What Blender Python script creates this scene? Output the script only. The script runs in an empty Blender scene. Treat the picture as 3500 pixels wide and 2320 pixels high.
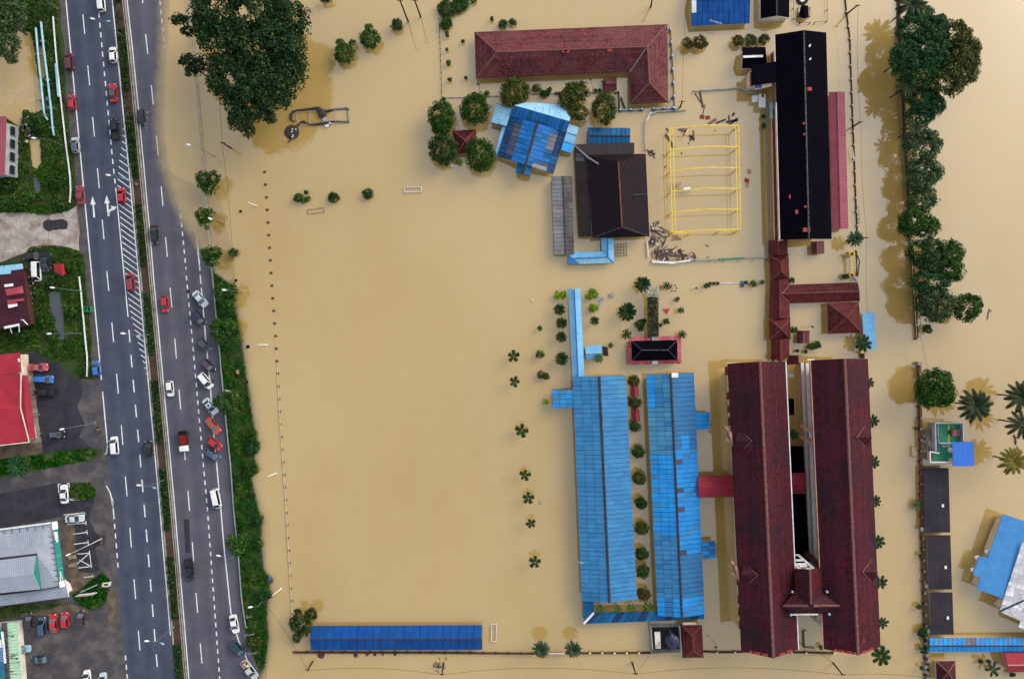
import bpy,bmesh,math,random
import numpy as np
from mathutils import Vector,Matrix

random.seed(7)
RNG=np.random.default_rng(11)
sc=bpy.context.scene
COL=sc.collection

# ---------------------------------------------------------------- camera, sky, sun, exposure
CAM_H=175.0            # metres above the flood water
GW=240.0               # metres of water seen across the frame
S=GW/3500.0          # metres per photograph pixel on the water
cam=bpy.data.cameras.new("camera")
cam.sensor_width=36.0
cam.lens=36.0*CAM_H/GW
cam.clip_start=1.0
cam.clip_end=4000.0
cam_ob=bpy.data.objects.new("camera",cam)
cam_ob.location=(0,0,CAM_H)
COL.objects.link(cam_ob)
sc.camera=cam_ob

SUN_EL,SUN_AZ=math.radians(31),math.radians(52)     # azimuth measured from +y (image up) towards +x (right)
world=bpy.data.worlds.new("World")
sc.world=world
world.use_nodes=True
wn=world.node_tree
bg=wn.nodes["Background"]
sky=wn.nodes.new("ShaderNodeTexSky")
sky.sky_type='NISHITA'
sky.sun_disc=False
sky.sun_elevation=SUN_EL
sky.sun_rotation=SUN_AZ
sky.air_density=1.6
sky.dust_density=3.0
sky.ozone_density=1.0
hs=wn.nodes.new("ShaderNodeHueSaturation")            # cloud cover: the blue washed out of the sky
hs.inputs["Saturation"].default_value=0.42
wn.links.new(sky.outputs[0],hs.inputs["Color"])
wn.links.new(hs.outputs[0],bg.inputs["Color"])
bg.inputs["Strength"].default_value=0.15
sun=bpy.data.lights.new("sun",'SUN')
sun.energy=0.6
sun.angle=math.radians(38)
sun.color=(1.0,0.97,0.93)
sun_ob=bpy.data.objects.new("sun",sun)
sd=Vector((math.sin(SUN_AZ)*math.cos(SUN_EL),math.cos(SUN_AZ)*math.cos(SUN_EL),math.sin(SUN_EL)))
sun_ob.rotation_euler=sd.to_track_quat('Z','Y').to_euler()
COL.objects.link(sun_ob)
sc.view_settings.view_transform='Standard'
sc.view_settings.look='None'
sc.view_settings.exposure=0.60
sc.view_settings.gamma=1.0
sc.view_settings.use_curve_mapping=False
sc.cycles.use_denoising=True
sc.cycles.max_bounces=5
sc.cycles.transparent_max_bounces=6
sc.cycles.caustics_reflective=False
sc.cycles.caustics_refractive=False

# ---------------------------------------------------------------- places
def P(x,y,h=0.0):
 """World point h metres above the water that stands at photograph position (x, y)."""
 k=S*(CAM_H - h)/CAM_H
 return Vector(((x - 1750)*k,(1160 - y)*k,h))

TS=1/2.703
def T(c,r,*pts):
 o=[(700*c+a*TS,580*r+b*TS) for a,b in pts]
 return o[0] if len(o)==1 else o

def Z(x0,y0,k,*pts):
 o=[(x0+a/k,y0+b/k) for a,b in pts]
 return o[0] if len(o)==1 else o

# ---------------------------------------------------------------- objects
ORG={}
def link(o,parent=None):
 COL.objects.link(o)
 if parent is not None:
  o.parent=parent
 return o

def tag(o,label=None,cat=None,group=None,kind=None):
 if label:o["label"]=label
 if cat:o["category"]=cat
 if group:o["group"]=group
 if kind:o["kind"]=kind
 return o

def thing(name,label,cat,loc=(0,0,0),group=None,rz=0.0):
 o=bpy.data.objects.new(name,None)
 o.empty_display_size=0.3
 o.location=loc
 o.rotation_euler=(0,0,rz)
 link(o)
 ORG[o.name]=Vector(loc)
 return tag(o,label,cat,group)

class MB:
 def __init__(s):
  s.v,s.f,s.uv,s.mi=[],[],{},[]
 def face(s,pts,uv=None,mi=0):
  b=len(s.v)
  s.v+=[tuple(p) for p in pts]
  s.f.append(tuple(range(b,b+len(pts))))
  if uv:s.uv[len(s.f) - 1]=uv
  s.mi.append(mi)
 def raw(s,vs,fs,mi=0):
  b=len(s.v)
  s.v+=[tuple(p) for p in vs]
  for f in fs:
   s.f.append(tuple(b+i for i in f)); s.mi.append(mi)
  return s
 def hexa(s,lo,hi,mi=0):
  """lo, hi: four points each, counter-clockwise seen from above."""
  return s.raw(list(lo)+list(hi),[(3,2,1,0),(4,5,6,7),(0,1,5,4),(1,2,6,5),(2,3,7,6),(3,0,4,7)],mi)
 def box(s,c,size,rz=0.0,mi=0):
  x,y,z=size[0]/2,size[1]/2,size[2]/2
  ca,sa=math.cos(rz),math.sin(rz)
  q=[(c[0]+a*ca - b*sa,c[1]+a*sa+b*ca) for a,b in ((-x,-y),(x,-y),(x,y),(-x,y))]
  return s.hexa([(a,b,c[2] - z) for a,b in q],[(a,b,c[2]+z) for a,b in q],mi)
 def bar(s,a,b,w,h=None,mi=0):
  """A rectangular bar from a to b, w wide and h high."""
  a,b=Vector(a),Vector(b); h=h or w
  d=(b - a).normalized()
  sd_=d.cross(Vector((0,0,1)))
  if sd_.length<1e-4:sd_=Vector((1,0,0))
  sd_.normalize(); up=sd_.cross(d)
  o=[(-1,-1),(1,-1),(1,1),(-1,1)]
  pa=[a+sd_*(w/2*i)+up*(h/2*j) for i,j in o]
  pb=[b+sd_*(w/2*i)+up*(h/2*j) for i,j in o]
  return s.raw(pa+pb,[(0,1,2,3),(7,6,5,4),(0,4,5,1),(1,5,6,2),(2,6,7,3),(3,7,4,0)],mi)
 def tube(s,pts,r,n=6,mi=0):
  """A tube through pts; r a number or one radius for each point."""
  pts=[Vector(p) for p in pts]
  rs=r if isinstance(r,(list,tuple)) else [r]*len(pts)
  vs,fs=[],[]
  for i,p in enumerate(pts):
   d=(pts[min(i+1,len(pts) - 1)] - pts[max(i - 1,0)]).normalized()
   a=d.cross(Vector((0,0,1)))
   if a.length<1e-3:a=Vector((1,0,0))
   a.normalize(); b=d.cross(a)
   for k in range(n):
    t=2*math.pi*k/n
    vs.append(p+a*(rs[i]*math.cos(t))+b*(rs[i]*math.sin(t)))
  for i in range(len(pts) - 1):
   for k in range(n):
    fs.append((i*n+k,i*n+(k+1) % n,(i+1)*n+(k+1) % n,(i+1)*n+k))
  fs.append(tuple(range(n))[::-1]); fs.append(tuple((len(pts) - 1)*n+k for k in range(n)))
  return s.raw(vs,fs,mi)
 def prism(s,poly,z0,z1,mi=0):
  n=len(poly)
  vs=[(p[0],p[1],z0) for p in poly]+[(p[0],p[1],z1) for p in poly]
  fs=[tuple(range(n))[::-1],tuple(range(n,2*n))]+[(i,(i+1) % n,n+(i+1) % n,n+i) for i in range(n)]
  return s.raw(vs,fs,mi)
 def lathe(s,c,prof,n=16,mi=0):
  vs,fs=[],[]
  for r,z in prof:
   for k in range(n):
    t=2*math.pi*k/n
    vs.append((c[0]+r*math.cos(t),c[1]+r*math.sin(t),c[2]+z))
  for i in range(len(prof) - 1):
   for k in range(n):
    fs.append((i*n+k,i*n+(k+1) % n,(i+1)*n+(k+1) % n,(i+1)*n+k))
  fs.append(tuple((len(prof) - 1)*n+k for k in range(n)))
  fs.append(tuple(range(n))[::-1])
  return s.raw(vs,fs,mi)
 def mesh(s,name,mats,off=None):
  m=bpy.data.meshes.new(name)
  v=s.v if off is None else [(a - off[0],b - off[1],c - off[2]) for a,b,c in s.v]
  m.from_pydata(v,[],s.f)
  for k in (mats if isinstance(mats,(list,tuple)) else [mats]):m.materials.append(k)
  if any(s.mi):m.polygons.foreach_set("material_index",s.mi)
  if s.uv:
   u=m.uv_layers.new(name="UVMap").data
   for i,c in s.uv.items():
    for j,l in enumerate(m.polygons[i].loop_indices):u[l].uv=c[j]
  return m
 def build(s,name,mats,parent=None,local=False,smooth=False):
  off=None
  if not local and parent is not None:off=ORG[parent.name]
  m=s.mesh(name,mats,off)
  if smooth:m.polygons.foreach_set("use_smooth",[True]*len(m.polygons))
  m.update()
  o=bpy.data.objects.new(name,m)
  link(o,parent)
  ORG[o.name]=off if off is not None else Vector((0,0,0))
  return o

def solo(mb,name,mats,label,cat,group=None,kind=None,smooth=False):
 return tag(mb.build(name,mats,None,smooth=smooth),label,cat,group,kind)

def copy_tree(o,parent=None,loc=None,rz=None,scale=None):
 c=o.copy()
 link(c,parent)
 if loc is not None:c.location=loc
 if rz is not None:c.rotation_euler=(o.rotation_euler[0],o.rotation_euler[1],rz)
 if scale is not None:c.scale=(scale,)*3 if not isinstance(scale,(tuple,list)) else scale
 ORG[c.name]=Vector(c.location)
 for ch in list(o.children):copy_tree(ch,c)
 return c

ORD=["first","second","third","fourth","fifth","sixth","seventh","eighth","ninth","tenth",
       "eleventh","twelfth","thirteenth","fourteenth"]

# ---------------------------------------------------------------- materials
def srgb(r,g,b,k=1.0):
 f=lambda c:((c/255)/12.92 if c/255<.04045 else (((c/255)+.055)/1.055)**2.4)*k
 return (f(r),f(g),f(b),1.0)

def new_mat(name):
 m=bpy.data.materials.new(name)
 m.use_nodes=True
 return m,m.node_tree,m.node_tree.nodes["Principled BSDF"]

def nd(nt,typ,**kw):
 n=nt.nodes.new(typ)
 for k,v in kw.items():
  if k in n.inputs:n.inputs[k].default_value=v
  else:setattr(n,k,v)
 return n

def mixc(nt,fac,a,b,mode='MIX'):
 n=nt.nodes.new("ShaderNodeMix"); n.data_type='RGBA'; n.blend_type=mode
 for i,v in ((0,fac),(6,a),(7,b)):
  if hasattr(v,"is_output"):nt.links.new(v,n.inputs[i])
  else:n.inputs[i].default_value=v
 return n.outputs[2]

def mth(nt,op,a,b=None,c=None):
 n=nt.nodes.new("ShaderNodeMath"); n.operation=op
 for i,v in enumerate((a,b,c)):
  if v is None:continue
  if hasattr(v,"is_output"):nt.links.new(v,n.inputs[i])
  else:n.inputs[i].default_value=v
 return n.outputs[0]

def noise(nt,vec,scale,detail=4,rough=.55):
 n=nd(nt,"ShaderNodeTexNoise",Scale=scale,Detail=detail,Roughness=rough)
 nt.links.new(vec,n.inputs["Vector"])
 return n.outputs["Fac"]

def ramp(nt,fac,lo,hi):
 n=nd(nt,"ShaderNodeMapRange"); n.clamp=True
 nt.links.new(fac,n.inputs[0]); n.inputs[1].default_value=lo; n.inputs[2].default_value=hi
 return n.outputs[0]

def objvary(nt,col,amt):
 oi=nd(nt,"ShaderNodeObjectInfo")
 v=nd(nt,"ShaderNodeMapRange"); nt.links.new(oi.outputs["Random"],v.inputs[0])
 v.inputs[3].default_value=1 - amt; v.inputs[4].default_value=1+amt
 h=nd(nt,"ShaderNodeHueSaturation"); nt.links.new(v.outputs[0],h.inputs["Value"]); nt.links.new(col,h.inputs["Color"])
 return h.outputs[0]

def bump(nt,b,height,strength,dist=.05):
 n=nd(nt,"ShaderNodeBump",Strength=strength,Distance=dist)
 nt.links.new(height,n.inputs["Height"]); nt.links.new(n.outputs[0],b.inputs["Normal"])

def M(name,c1,c2=None,rough=.7,scale=.6,spec=.3,objv=0.0,bmp=0.0,bscale=6,metal=0,fine=.25,lo=.38,hi=.62):
 """Plain surface with two mottled colours (real position, so no two objects look alike)."""
 m,nt,b=new_mat(name)
 pos=nd(nt,"ShaderNodeNewGeometry").outputs["Position"]
 if c2 is None:c2=tuple(x*.72 for x in c1[:3])+(1,)
 col=mixc(nt,ramp(nt,noise(nt,pos,scale,6,.62),lo,hi),c1,c2)
 g=nd(nt,"ShaderNodeMapRange"); nt.links.new(noise(nt,pos,scale*14,3),g.inputs[0])
 g.inputs[1].default_value=.25; g.inputs[2].default_value=.75; g.inputs[3].default_value=1 - fine; g.inputs[4].default_value=1+fine
 h=nd(nt,"ShaderNodeHueSaturation"); nt.links.new(g.outputs[0],h.inputs["Value"]); nt.links.new(col,h.inputs["Color"])
 col=h.outputs[0]
 if objv:col=objvary(nt,col,objv)
 nt.links.new(col,b.inputs["Base Color"])
 b.inputs["Roughness"].default_value=rough
 b.inputs["Specular IOR Level"].default_value=spec
 b.inputs["Metallic"].default_value=metal
 if bmp:bump(nt,b,noise(nt,pos,bscale,4),bmp)
 return m

def uvnode(nt):
 n=nd(nt,"ShaderNodeUVMap"); n.uv_map="UVMap"
 s=nd(nt,"ShaderNodeSeparateXYZ"); nt.links.new(n.outputs[0],s.inputs[0])
 return n.outputs[0],s.outputs[0],s.outputs[1]

def tile_mat(name,c1,c2,c3,cu=.48,cv=.44,gap=.62,stain=(.02,.012,.018,1),stain_lo=.52,stain_hi=.78,rough=.62,lichen=None):
 """Fired roof tiles: every tile its own shade, dark joints, weather stains over whole patches."""
 m,nt,b=new_mat(name)
 pos=nd(nt,"ShaderNodeNewGeometry").outputs["Position"]
 _,u,v=uvnode(nt)
 ui,vi=mth(nt,'DIVIDE',u,cu),mth(nt,'DIVIDE',v,cv)
 fu,fv=mth(nt,'FRACT',ui),mth(nt,'FRACT',vi)
 cb=nd(nt,"ShaderNodeCombineXYZ")
 nt.links.new(mth(nt,'FLOOR',ui),cb.inputs[0]); nt.links.new(mth(nt,'FLOOR',vi),cb.inputs[1])
 wnz=nd(nt,"ShaderNodeTexWhiteNoise"); nt.links.new(cb.outputs[0],wnz.inputs["Vector"])
 wr=nd(nt,"ShaderNodeTexWhiteNoise"); wr.noise_dimensions='1D'; nt.links.new(mth(nt,'FLOOR',vi),wr.inputs["W"])
 col=mixc(nt,mth(nt,'MULTIPLY_ADD',wr.outputs[0],.45,mth(nt,'MULTIPLY',wnz.outputs[0],.75)),tuple(x*.62 for x in c1[:3])+(1,),tuple(x*1.35 for x in c2[:3])+(1,))
 col=mixc(nt,ramp(nt,noise(nt,pos,.22,5,.65),.45,.7),col,c3)
 if lichen:col=mixc(nt,mth(nt,'MULTIPLY',ramp(nt,noise(nt,pos,1.3,6,.7),.58,.74),.7),col,lichen)
 col=mixc(nt,ramp(nt,noise(nt,pos,.13,6,.7),stain_lo,stain_hi),col,stain)
 gapm=mth(nt,'MAXIMUM',mth(nt,'LESS_THAN',fu,.2),mth(nt,'LESS_THAN',fv,.24))
 col=mixc(nt,mth(nt,'MULTIPLY',gapm,gap),col,(.012,.006,.009,1))
 nt.links.new(col,b.inputs["Base Color"])
 b.inputs["Roughness"].default_value=rough
 b.inputs["Specular IOR Level"].default_value=.12
 bump(nt,b,mth(nt,'MULTIPLY',mth(nt,'SUBTRACT',1.0,gapm),mth(nt,'ADD',fv,.5)),.6,.06)
 return m

def sheet_mat(name,c1,c2,c3=None,pitch=.28,line=.16,rough=.5,objv=.10,bmp=.5,c3lo=.58,c3hi=.75,scale=.35,spec=.15):
 """Painted corrugated metal or cement sheet: ribs run down the slope, fading and dirt in patches."""
 m,nt,b=new_mat(name)
 pos=nd(nt,"ShaderNodeNewGeometry").outputs["Position"]
 uv,u,v=uvnode(nt)
 col=mixc(nt,ramp(nt,noise(nt,pos,scale,6,.65),.36,.64),c1,c2)
 mp=nd(nt,"ShaderNodeMapping"); mp.inputs["Scale"].default_value=(2.2,.35,1); nt.links.new(uv,mp.inputs[0])
 st=noise(nt,mp.outputs[0],1.0,5,.7)
 if c3 is not None:col=mixc(nt,ramp(nt,st,c3lo,c3hi),col,c3)
 w=mth(nt,'SINE',mth(nt,'MULTIPLY',u,2*math.pi/pitch))
 h=nd(nt,"ShaderNodeHueSaturation"); nt.links.new(col,h.inputs["Color"])
 nt.links.new(mth(nt,'MULTIPLY_ADD',w,line,1.0 - line*.4),h.inputs["Value"])
 col=h.outputs[0]
 if objv:col=objvary(nt,col,objv)
 nt.links.new(col,b.inputs["Base Color"])
 b.inputs["Roughness"].default_value=rough
 b.inputs["Specular IOR Level"].default_value=spec
 bump(nt,b,w,bmp,.04)
 return m

def leaf_mat(name,dark,mid,light,tint=None,rough=.55):
 m,nt,b=new_mat(name)
 g=nd(nt,"ShaderNodeNewGeometry")
 r=nd(nt,"ShaderNodeValToRGB")
 nt.links.new(g.outputs["Random Per Island"],r.inputs[0])
 e=r.color_ramp.elements
 e[0].color,e[1].color=dark,light
 x=r.color_ramp.elements.new(.55); x.color=mid
 col=r.outputs[0]
 if tint:col=mixc(nt,ramp(nt,noise(nt,g.outputs["Position"],.35,3),.48,.66),col,tint)
 h=nd(nt,"ShaderNodeHueSaturation"); nt.links.new(col,h.inputs["Color"])
 nv=nd(nt,"ShaderNodeMapRange"); nt.links.new(noise(nt,g.outputs["Position"],.9,2),nv.inputs[0])
 nv.inputs[1].default_value=.3; nv.inputs[2].default_value=.7; nv.inputs[3].default_value=.6; nv.inputs[4].default_value=1.35
 nt.links.new(nv.outputs[0],h.inputs["Value"])
 col=objvary(nt,h.outputs[0],.12)
 nt.links.new(col,b.inputs["Base Color"])
 b.inputs["Roughness"].default_value=rough
 b.inputs["Specular IOR Level"].default_value=.1
 return m

MT={}
MT['asphalt_l']=M('asphalt_blue_grey',(.0462,.0551,.0887,1),(.0615,.0699,.1023,1),.8,.25,fine=.12,bmp=.1)
MT['asphalt_r']=M('asphalt_grey',(.0953,.0946,.1206,1),(.074,.0744,.1021,1),.8,.2,fine=.12,bmp=.1)
MT['shoulder']=M('shoulder_asphalt',(.06,.054,.06,1),(.102,.0888,.084,1),.85,.5,fine=.2)
MT['lot_dark']=M('car_park_asphalt_dark',(.0204,.0204,.03,1),(.0384,.0372,.048,1),.75,.35,fine=.2)
MT['lot_grey']=M('car_park_asphalt_worn',(.06,.0537,.06,1),(.1313,.1187,.115,1),.85,.22,fine=.2,lo=.45,hi=.68)
MT['gravel']=M('gravel_drive',(.42,.3783,.3493,1),(.23,.165,.135,1),.9,.35,fine=.35,bmp=.4,bscale=5)
MT['patch']=M('fresh_asphalt',(.020,.020,.027,1),(.035,.034,.040,1),.8,2,fine=.4)
MT['concrete']=M('worn_concrete',(.33,.29,.25,1),(.17,.145,.125,1),.85,.7,fine=.25)
MT['dirt']=M('damp_earth',(.085,.058,.042,1),(.15,.11,.08,1),.9,.5,fine=.35,bmp=.4)
MT['soil']=M('planter_earth',(.075,.042,.030,1),(.042,.032,.022,1),.95,.5,fine=.4,bmp=.5)
MT['kerb']=M('kerb_concrete',(.357,.3256,.279,1),(.221,.1936,.1665,1),.85,.8,fine=.2)
MT['paint']=M('road_paint',(.736,.736,.7254,1),(.40,.40,.41,1),.7,1.6,fine=.2,lo=.5,hi=.72)
MT['ground']=M('grassy_earth',(.030,.052,.014,1),(.062,.052,.026,1),.95,.18,fine=.4,lo=.5,hi=.72)
MT['verge']=M('verge_earth',(.004,.0268,.0025,1),(.007,.0298,.004,1),.95,.25,fine=.35)
MT['wall_white']=M('painted_wall_white',(.72,.68,.61,1),(.55,.50,.44,1),.8,.5,fine=.1)
MT['wall_cream']=M('painted_wall_cream',(.70,.59,.46,1),(.55,.46,.35,1),.8,.5,fine=.1)
MT['wall_pink']=M('painted_wall_pink',(.50,.27,.21,1),(.38,.19,.15,1),.8,.5,fine=.1)
MT['wall_red']=M('painted_wall_red',(.30,.045,.03,1),(.22,.035,.025,1),.8,.5,fine=.1)
MT['wall_grey']=M('painted_wall_grey',(.36,.37,.39,1),(.26,.27,.29,1),.8,.5,fine=.12)
MT['dark']=M('near_black_floor',(.012,.012,.014,1),(.02,.018,.018,1),.5,1)
MT['lamp_grey']=M('lamp_post_grey',(.16,.18,.20,1),(.12,.135,.15,1),.5,.6)
MT['shade_red']=M('dull_red_shade',(.20,.022,.022,1),(.13,.016,.018,1),.8,1)
MT['steel']=M('galvanised_steel',(.36,.40,.40,1),(.26,.30,.30,1),.5,.6,spec=.5,metal=.4)
MT['black_steel']=M('black_iron',(.016,.015,.016,1),(.03,.026,.024,1),.6,1)
MT['white_gloss']=M('white_paint_metal',(.80,.80,.80,1),(.66,.66,.65,1),.45,.8,fine=.06)
MT['yellow']=M('yellow_paint',(.80,.58,.045,1),(.66,.45,.04,1),.45,.8,fine=.12,spec=.45)
MT['red_paint']=M('red_paint',(.55,.035,.04,1),(.42,.03,.035,1),.5,.8)
MT['blue_paint']=M('blue_paint',(.03,.14,.42,1),(.025,.10,.32,1),.5,.8)
MT['wood']=M('wet_wood',(.055,.036,.03,1),(.10,.07,.055,1),.75,.9,objv=.35)
MT['wood_pale']=M('pale_wood',(.34,.19,.13,1),(.24,.13,.09,1),.75,.9,objv=.25)
MT['bark']=M('bark',(.085,.062,.045,1),(.05,.038,.03,1),.9,2)
MT['wall_brown']=M('red_brown_wall',(.085,.030,.022,1),(.05,.022,.018,1),.85,.8)
MT['beam_tan']=M('tan_beam',(.56,.40,.25,1),(.42,.30,.19,1),.8,.9)
MT['post_brown']=M('wet_brick_post',(.085,.05,.03,1),(.05,.03,.02,1),.8,2)
MT['cap']=M('pale_post_cap',(.76,.60,.34,1),(.62,.48,.27,1),.7,2)
MT['pole']=M('pole_black',(.014,.012,.011,1),(.03,.025,.02,1),.8,1)
MT['cable']=M('cable',(.03,.025,.018,1),(.02,.018,.014,1),.7,1)
MT['foam']=M('river_foam',(.62,.50,.36,1),(.52,.42,.30,1),.6,1)
MT['green_floor']=M('green_deck',(.018,.20,.095,1),(.03,.26,.14,1),.6,.7,fine=.15)
MT['sign_green']=M('sign_green',(.012,.22,.18,1),(.01,.18,.145,1),.4,.8,fine=.05)
MT['pipe_blue']=M('pale_blue_pipe',(.32,.56,.70,1),(.24,.44,.58,1),.45,.6)
MT['pvc']=M('purple_net',(.035,.024,.030,1),(.06,.042,.045,1),.9,1.5)
MT['tank']=M('blue_black_tank',(.014,.022,.06,1),(.02,.03,.075,1),.45,.8,spec=.5)
MT['redload']=M('red_cylinders',(.42,.02,.02,1),(.3,.018,.018,1),.4,1)
MT['tyre']=M('tyre_rubber',(.012,.012,.012,1),(.02,.02,.02,1),.8,3)
MT['glass']=M('car_glass',(.010,.012,.016,1),(.014,.017,.022,1),.06,1,spec=.8)
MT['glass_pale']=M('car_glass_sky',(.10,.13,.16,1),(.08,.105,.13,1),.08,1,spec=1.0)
MT['lamp_clear']=M('headlamp_glass',(.75,.77,.8,1),(.6,.62,.65,1),.15,2,spec=.8)
MT['lamp_red']=M('tail_lamp',(.3,.01,.01,1),(.24,.01,.01,1),.2,2)
MT['skin']=M('skin',(.22,.12,.08,1),(.18,.10,.065,1),.6,4)
MT['cloth_dark']=M('dark_clothing',(.02,.02,.024,1),(.03,.028,.032,1),.9,4)
MT['cloth_orange']=M('orange_shirt',(.55,.22,.12,1),(.45,.18,.1,1),.9,4)
# roofs
MT['tile_maroon']=tile_mat('tile_maroon',(.0996,.0209,.0298,1),(.1564,.0403,.0428,1),(.1942,.0655,.0698,1),lichen=(.1421,.0743,.0559,1))
MT['tile_dark']=tile_mat('tile_maroon_dark',(.0427,.0048,.0115,1),(.0828,.01,.0173,1),(.0725,.0118,.022,1),stain_lo=.44,stain_hi=.72,lichen=(.076,.0147,.0168,1))
MT['tile_red']=tile_mat('tile_red',(.085,.012,.013,1),(.125,.020,.019,1),(.155,.030,.026,1),stain=(.02,.004,.006,1),stain_lo=.5,stain_hi=.8)
MT['tile_black']=tile_mat('tile_black',(.0067,.0043,.0089,1),(.0118,.0061,.011,1),(.0143,.0069,.011,1),gap=.6,lichen=(.0189,.0086,.0096,1))
MT['ridge_maroon']=M('ridge_tile_maroon',(.20,.085,.075,1),(.12,.04,.04,1),.7,2.5)
MT['ridge_red']=M('ridge_tile_red',(.17,.05,.04,1),(.11,.025,.022,1),.7,2.5)
MT['ridge_black']=M('ridge_tile_black',(.12,.11,.11,1),(.02,.015,.016,1),.7,2.2)
MT['ridge_orange']=M('ridge_tile_orange',(.26,.06,.04,1),(.15,.035,.03,1),.7,2.2)
MT['new_red_tile']=M('new_red_tile',(.36,.05,.045,1),(.28,.04,.036,1),.6,2.2)
MT['sheet_a']=sheet_mat('sheet_steel_blue',(.0396,.1961,.425,1),(.0562,.2491,.5,1),(.0232,.1219,.3,1),objv=.07)
MT['sheet_b']=sheet_mat('sheet_bright_blue',(.018,.2339,.6669,1),(.0259,.3078,.7469,1),(.012,.1477,.4802,1),objv=.07)
MT['sheet_c']=sheet_mat('sheet_slate_blue',(.033,.1628,.3654,1),(.036,.1837,.4032,1),(.027,.1365,.315,1),objv=.06)
MT['sheet_pale']=sheet_mat('sheet_pale_blue_grey',(.0587,.2375,.432,1),(.0714,.266,.456,1),(.0382,.1805,.372,1),objv=.12)
MT['sheet_royal']=sheet_mat('sheet_royal_blue',(.0009,.0611,.2754,1),(.0014,.0814,.3213,1),(.0006,.0349,.1836,1),objv=.10)
MT['sheet_teal']=sheet_mat('sheet_teal_blue',(.0063,.092,.2375,1),(.0087,.12,.285,1),(.0042,.056,.1615,1),objv=.2)
MT['sheet_mid']=sheet_mat('sheet_mid_blue',(.012,.13,.42,1),(.02,.17,.50,1),(.008,.085,.30,1),objv=.10)
MT['sheet_navy']=sheet_mat('sheet_navy',(.010,.038,.115,1),(.016,.055,.15,1),(.012,.02,.045,1),objv=.25)
MT['sheet_slate']=sheet_mat('sheet_mossy_slate',(.055,.068,.115,1),(.085,.090,.125,1),(.03,.032,.05,1),objv=.2)
MT['sheet_bare']=sheet_mat('sheet_faded_grey',(.20,.20,.22,1),(.13,.13,.15,1),(.07,.065,.07,1),objv=.18)
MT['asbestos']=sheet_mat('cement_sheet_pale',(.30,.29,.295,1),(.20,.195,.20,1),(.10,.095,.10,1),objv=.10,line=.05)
MT['asbestos_dark']=sheet_mat('cement_sheet_dark',(.105,.095,.098,1),(.055,.05,.054,1),(.30,.28,.28,1),objv=.25,line=.05)
MT['sky_sheet']=sheet_mat('sheet_sky_blue',(.20,.48,.74,1),(.14,.38,.68,1),(.045,.18,.50,1),objv=.05,line=.26,c3lo=.60,c3hi=.72)
MT['sky_light']=sheet_mat('sheet_pale_sky',(.36,.63,.78,1),(.28,.55,.74,1),(.05,.21,.58,1),objv=.03,line=.2,c3lo=.55,c3hi=.64)
MT['cobalt']=sheet_mat('sheet_cobalt',(.040,.16,.62,1),(.05,.18,.66,1),(.03,.12,.5,1),objv=.03,line=.12)
MT['house_blue']=sheet_mat('sheet_house_blue',(.055,.235,.56,1),(.07,.29,.62,1),(.035,.16,.46,1),objv=.03,line=.3)
MT['pink_sheet']=sheet_mat('sheet_dusty_pink',(.2706,.0638,.0902,1),(.328,.085,.1148,1),(.1804,.0382,.0574,1),objv=.04,pitch=.5)
MT['crimson']=sheet_mat('sheet_crimson',(.30,.024,.045,1),(.36,.035,.055,1),(.20,.018,.03,1),objv=.05)
MT['red_sheet']=sheet_mat('sheet_red',(.336,.0224,.04,1),(.4,.032,.048,1),(.24,.0192,.032,1),objv=.03,line=.06)
MT['faded_red']=sheet_mat('sheet_faded_red',(.36,.04,.06,1),(.45,.10,.13,1),(.62,.42,.45,1),objv=.15,line=.3,c3lo=.6,c3hi=.72)
MT['black_roof']=M('black_roof',(.0016,.0013,.004,1),(.0029,.0022,.0053,1),.95,.2,fine=.25,spec=.05)
MT['brown_roof']=sheet_mat('sheet_brown_black',(.0186,.0144,.0149,1),(.0279,.0228,.0223,1),(.0465,.0396,.0397,1),objv=.08,line=.06,c3lo=.66,c3hi=.8)
MT['flat_roof']=M('roofing_felt',(.034,.029,.035,1),(.022,.019,.026,1),.8,.25,fine=.25,spec=.2)
MT['grey_metal']=sheet_mat('sheet_grey_metal',(.27,.30,.37,1),(.34,.37,.43,1),(.20,.22,.28,1),objv=.05,pitch=.5,line=.05)
MT['maroon_sheet']=sheet_mat('sheet_maroon',(.045,.010,.018,1),(.06,.015,.024,1),(.028,.008,.014,1),objv=.04)
MT['mint_sheet']=sheet_mat('sheet_mint',(.34,.55,.38,1),(.42,.62,.44,1),(.03,.022,.02,1),objv=.05,line=.12,c3lo=.56,c3hi=.6,pitch=.7)
MT['white_tile']=tile_mat('tile_white',(.55,.55,.57,1),(.68,.68,.70,1),(.50,.50,.52,1),cu=1.1,cv=.95,gap=.14,stain=(.04,.035,.04,1),stain_lo=.7,stain_hi=.8,lichen=(.03,.025,.03,1))
MT['ridge_dark']=M('dark_ridge_flashing',(.020,.018,.028,1),(.05,.04,.045,1),.6,2)
# leaves
MT['leaf_dark']=leaf_mat('leaf_deep',(.0057,.0186,.0059,1),(.0211,.0497,.0118,1),(.0673,.1138,.0235,1))
MT['leaf_rain']=leaf_mat('leaf_rain_tree',(.003,.0126,.0048,1),(.012,.036,.0098,1),(.0443,.0947,.0209,1),tint=(.0166,.036,.014,1))
MT['leaf_olive']=leaf_mat('leaf_olive',(.008,.022,.005,1),(.035,.060,.010,1),(.16,.15,.03,1))
MT['leaf_mid']=leaf_mat('leaf_green',(.008,.030,.006,1),(.030,.085,.013,1),(.080,.150,.026,1))
MT['leaf_mango']=leaf_mat('leaf_mango',(.0052,.0199,.0029,1),(.0204,.0662,.0065,1),(.0561,.127,.013,1))
MT['leaf_lime']=leaf_mat('leaf_lime',(.06,.13,.008,1),(.17,.31,.015,1),(.30,.45,.03,1))
MT['leaf_rust']=leaf_mat('leaf_rust',(.010,.024,.006,1),(.05,.055,.010,1),(.20,.105,.03,1),tint=(.03,.055,.012,1))
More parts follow.
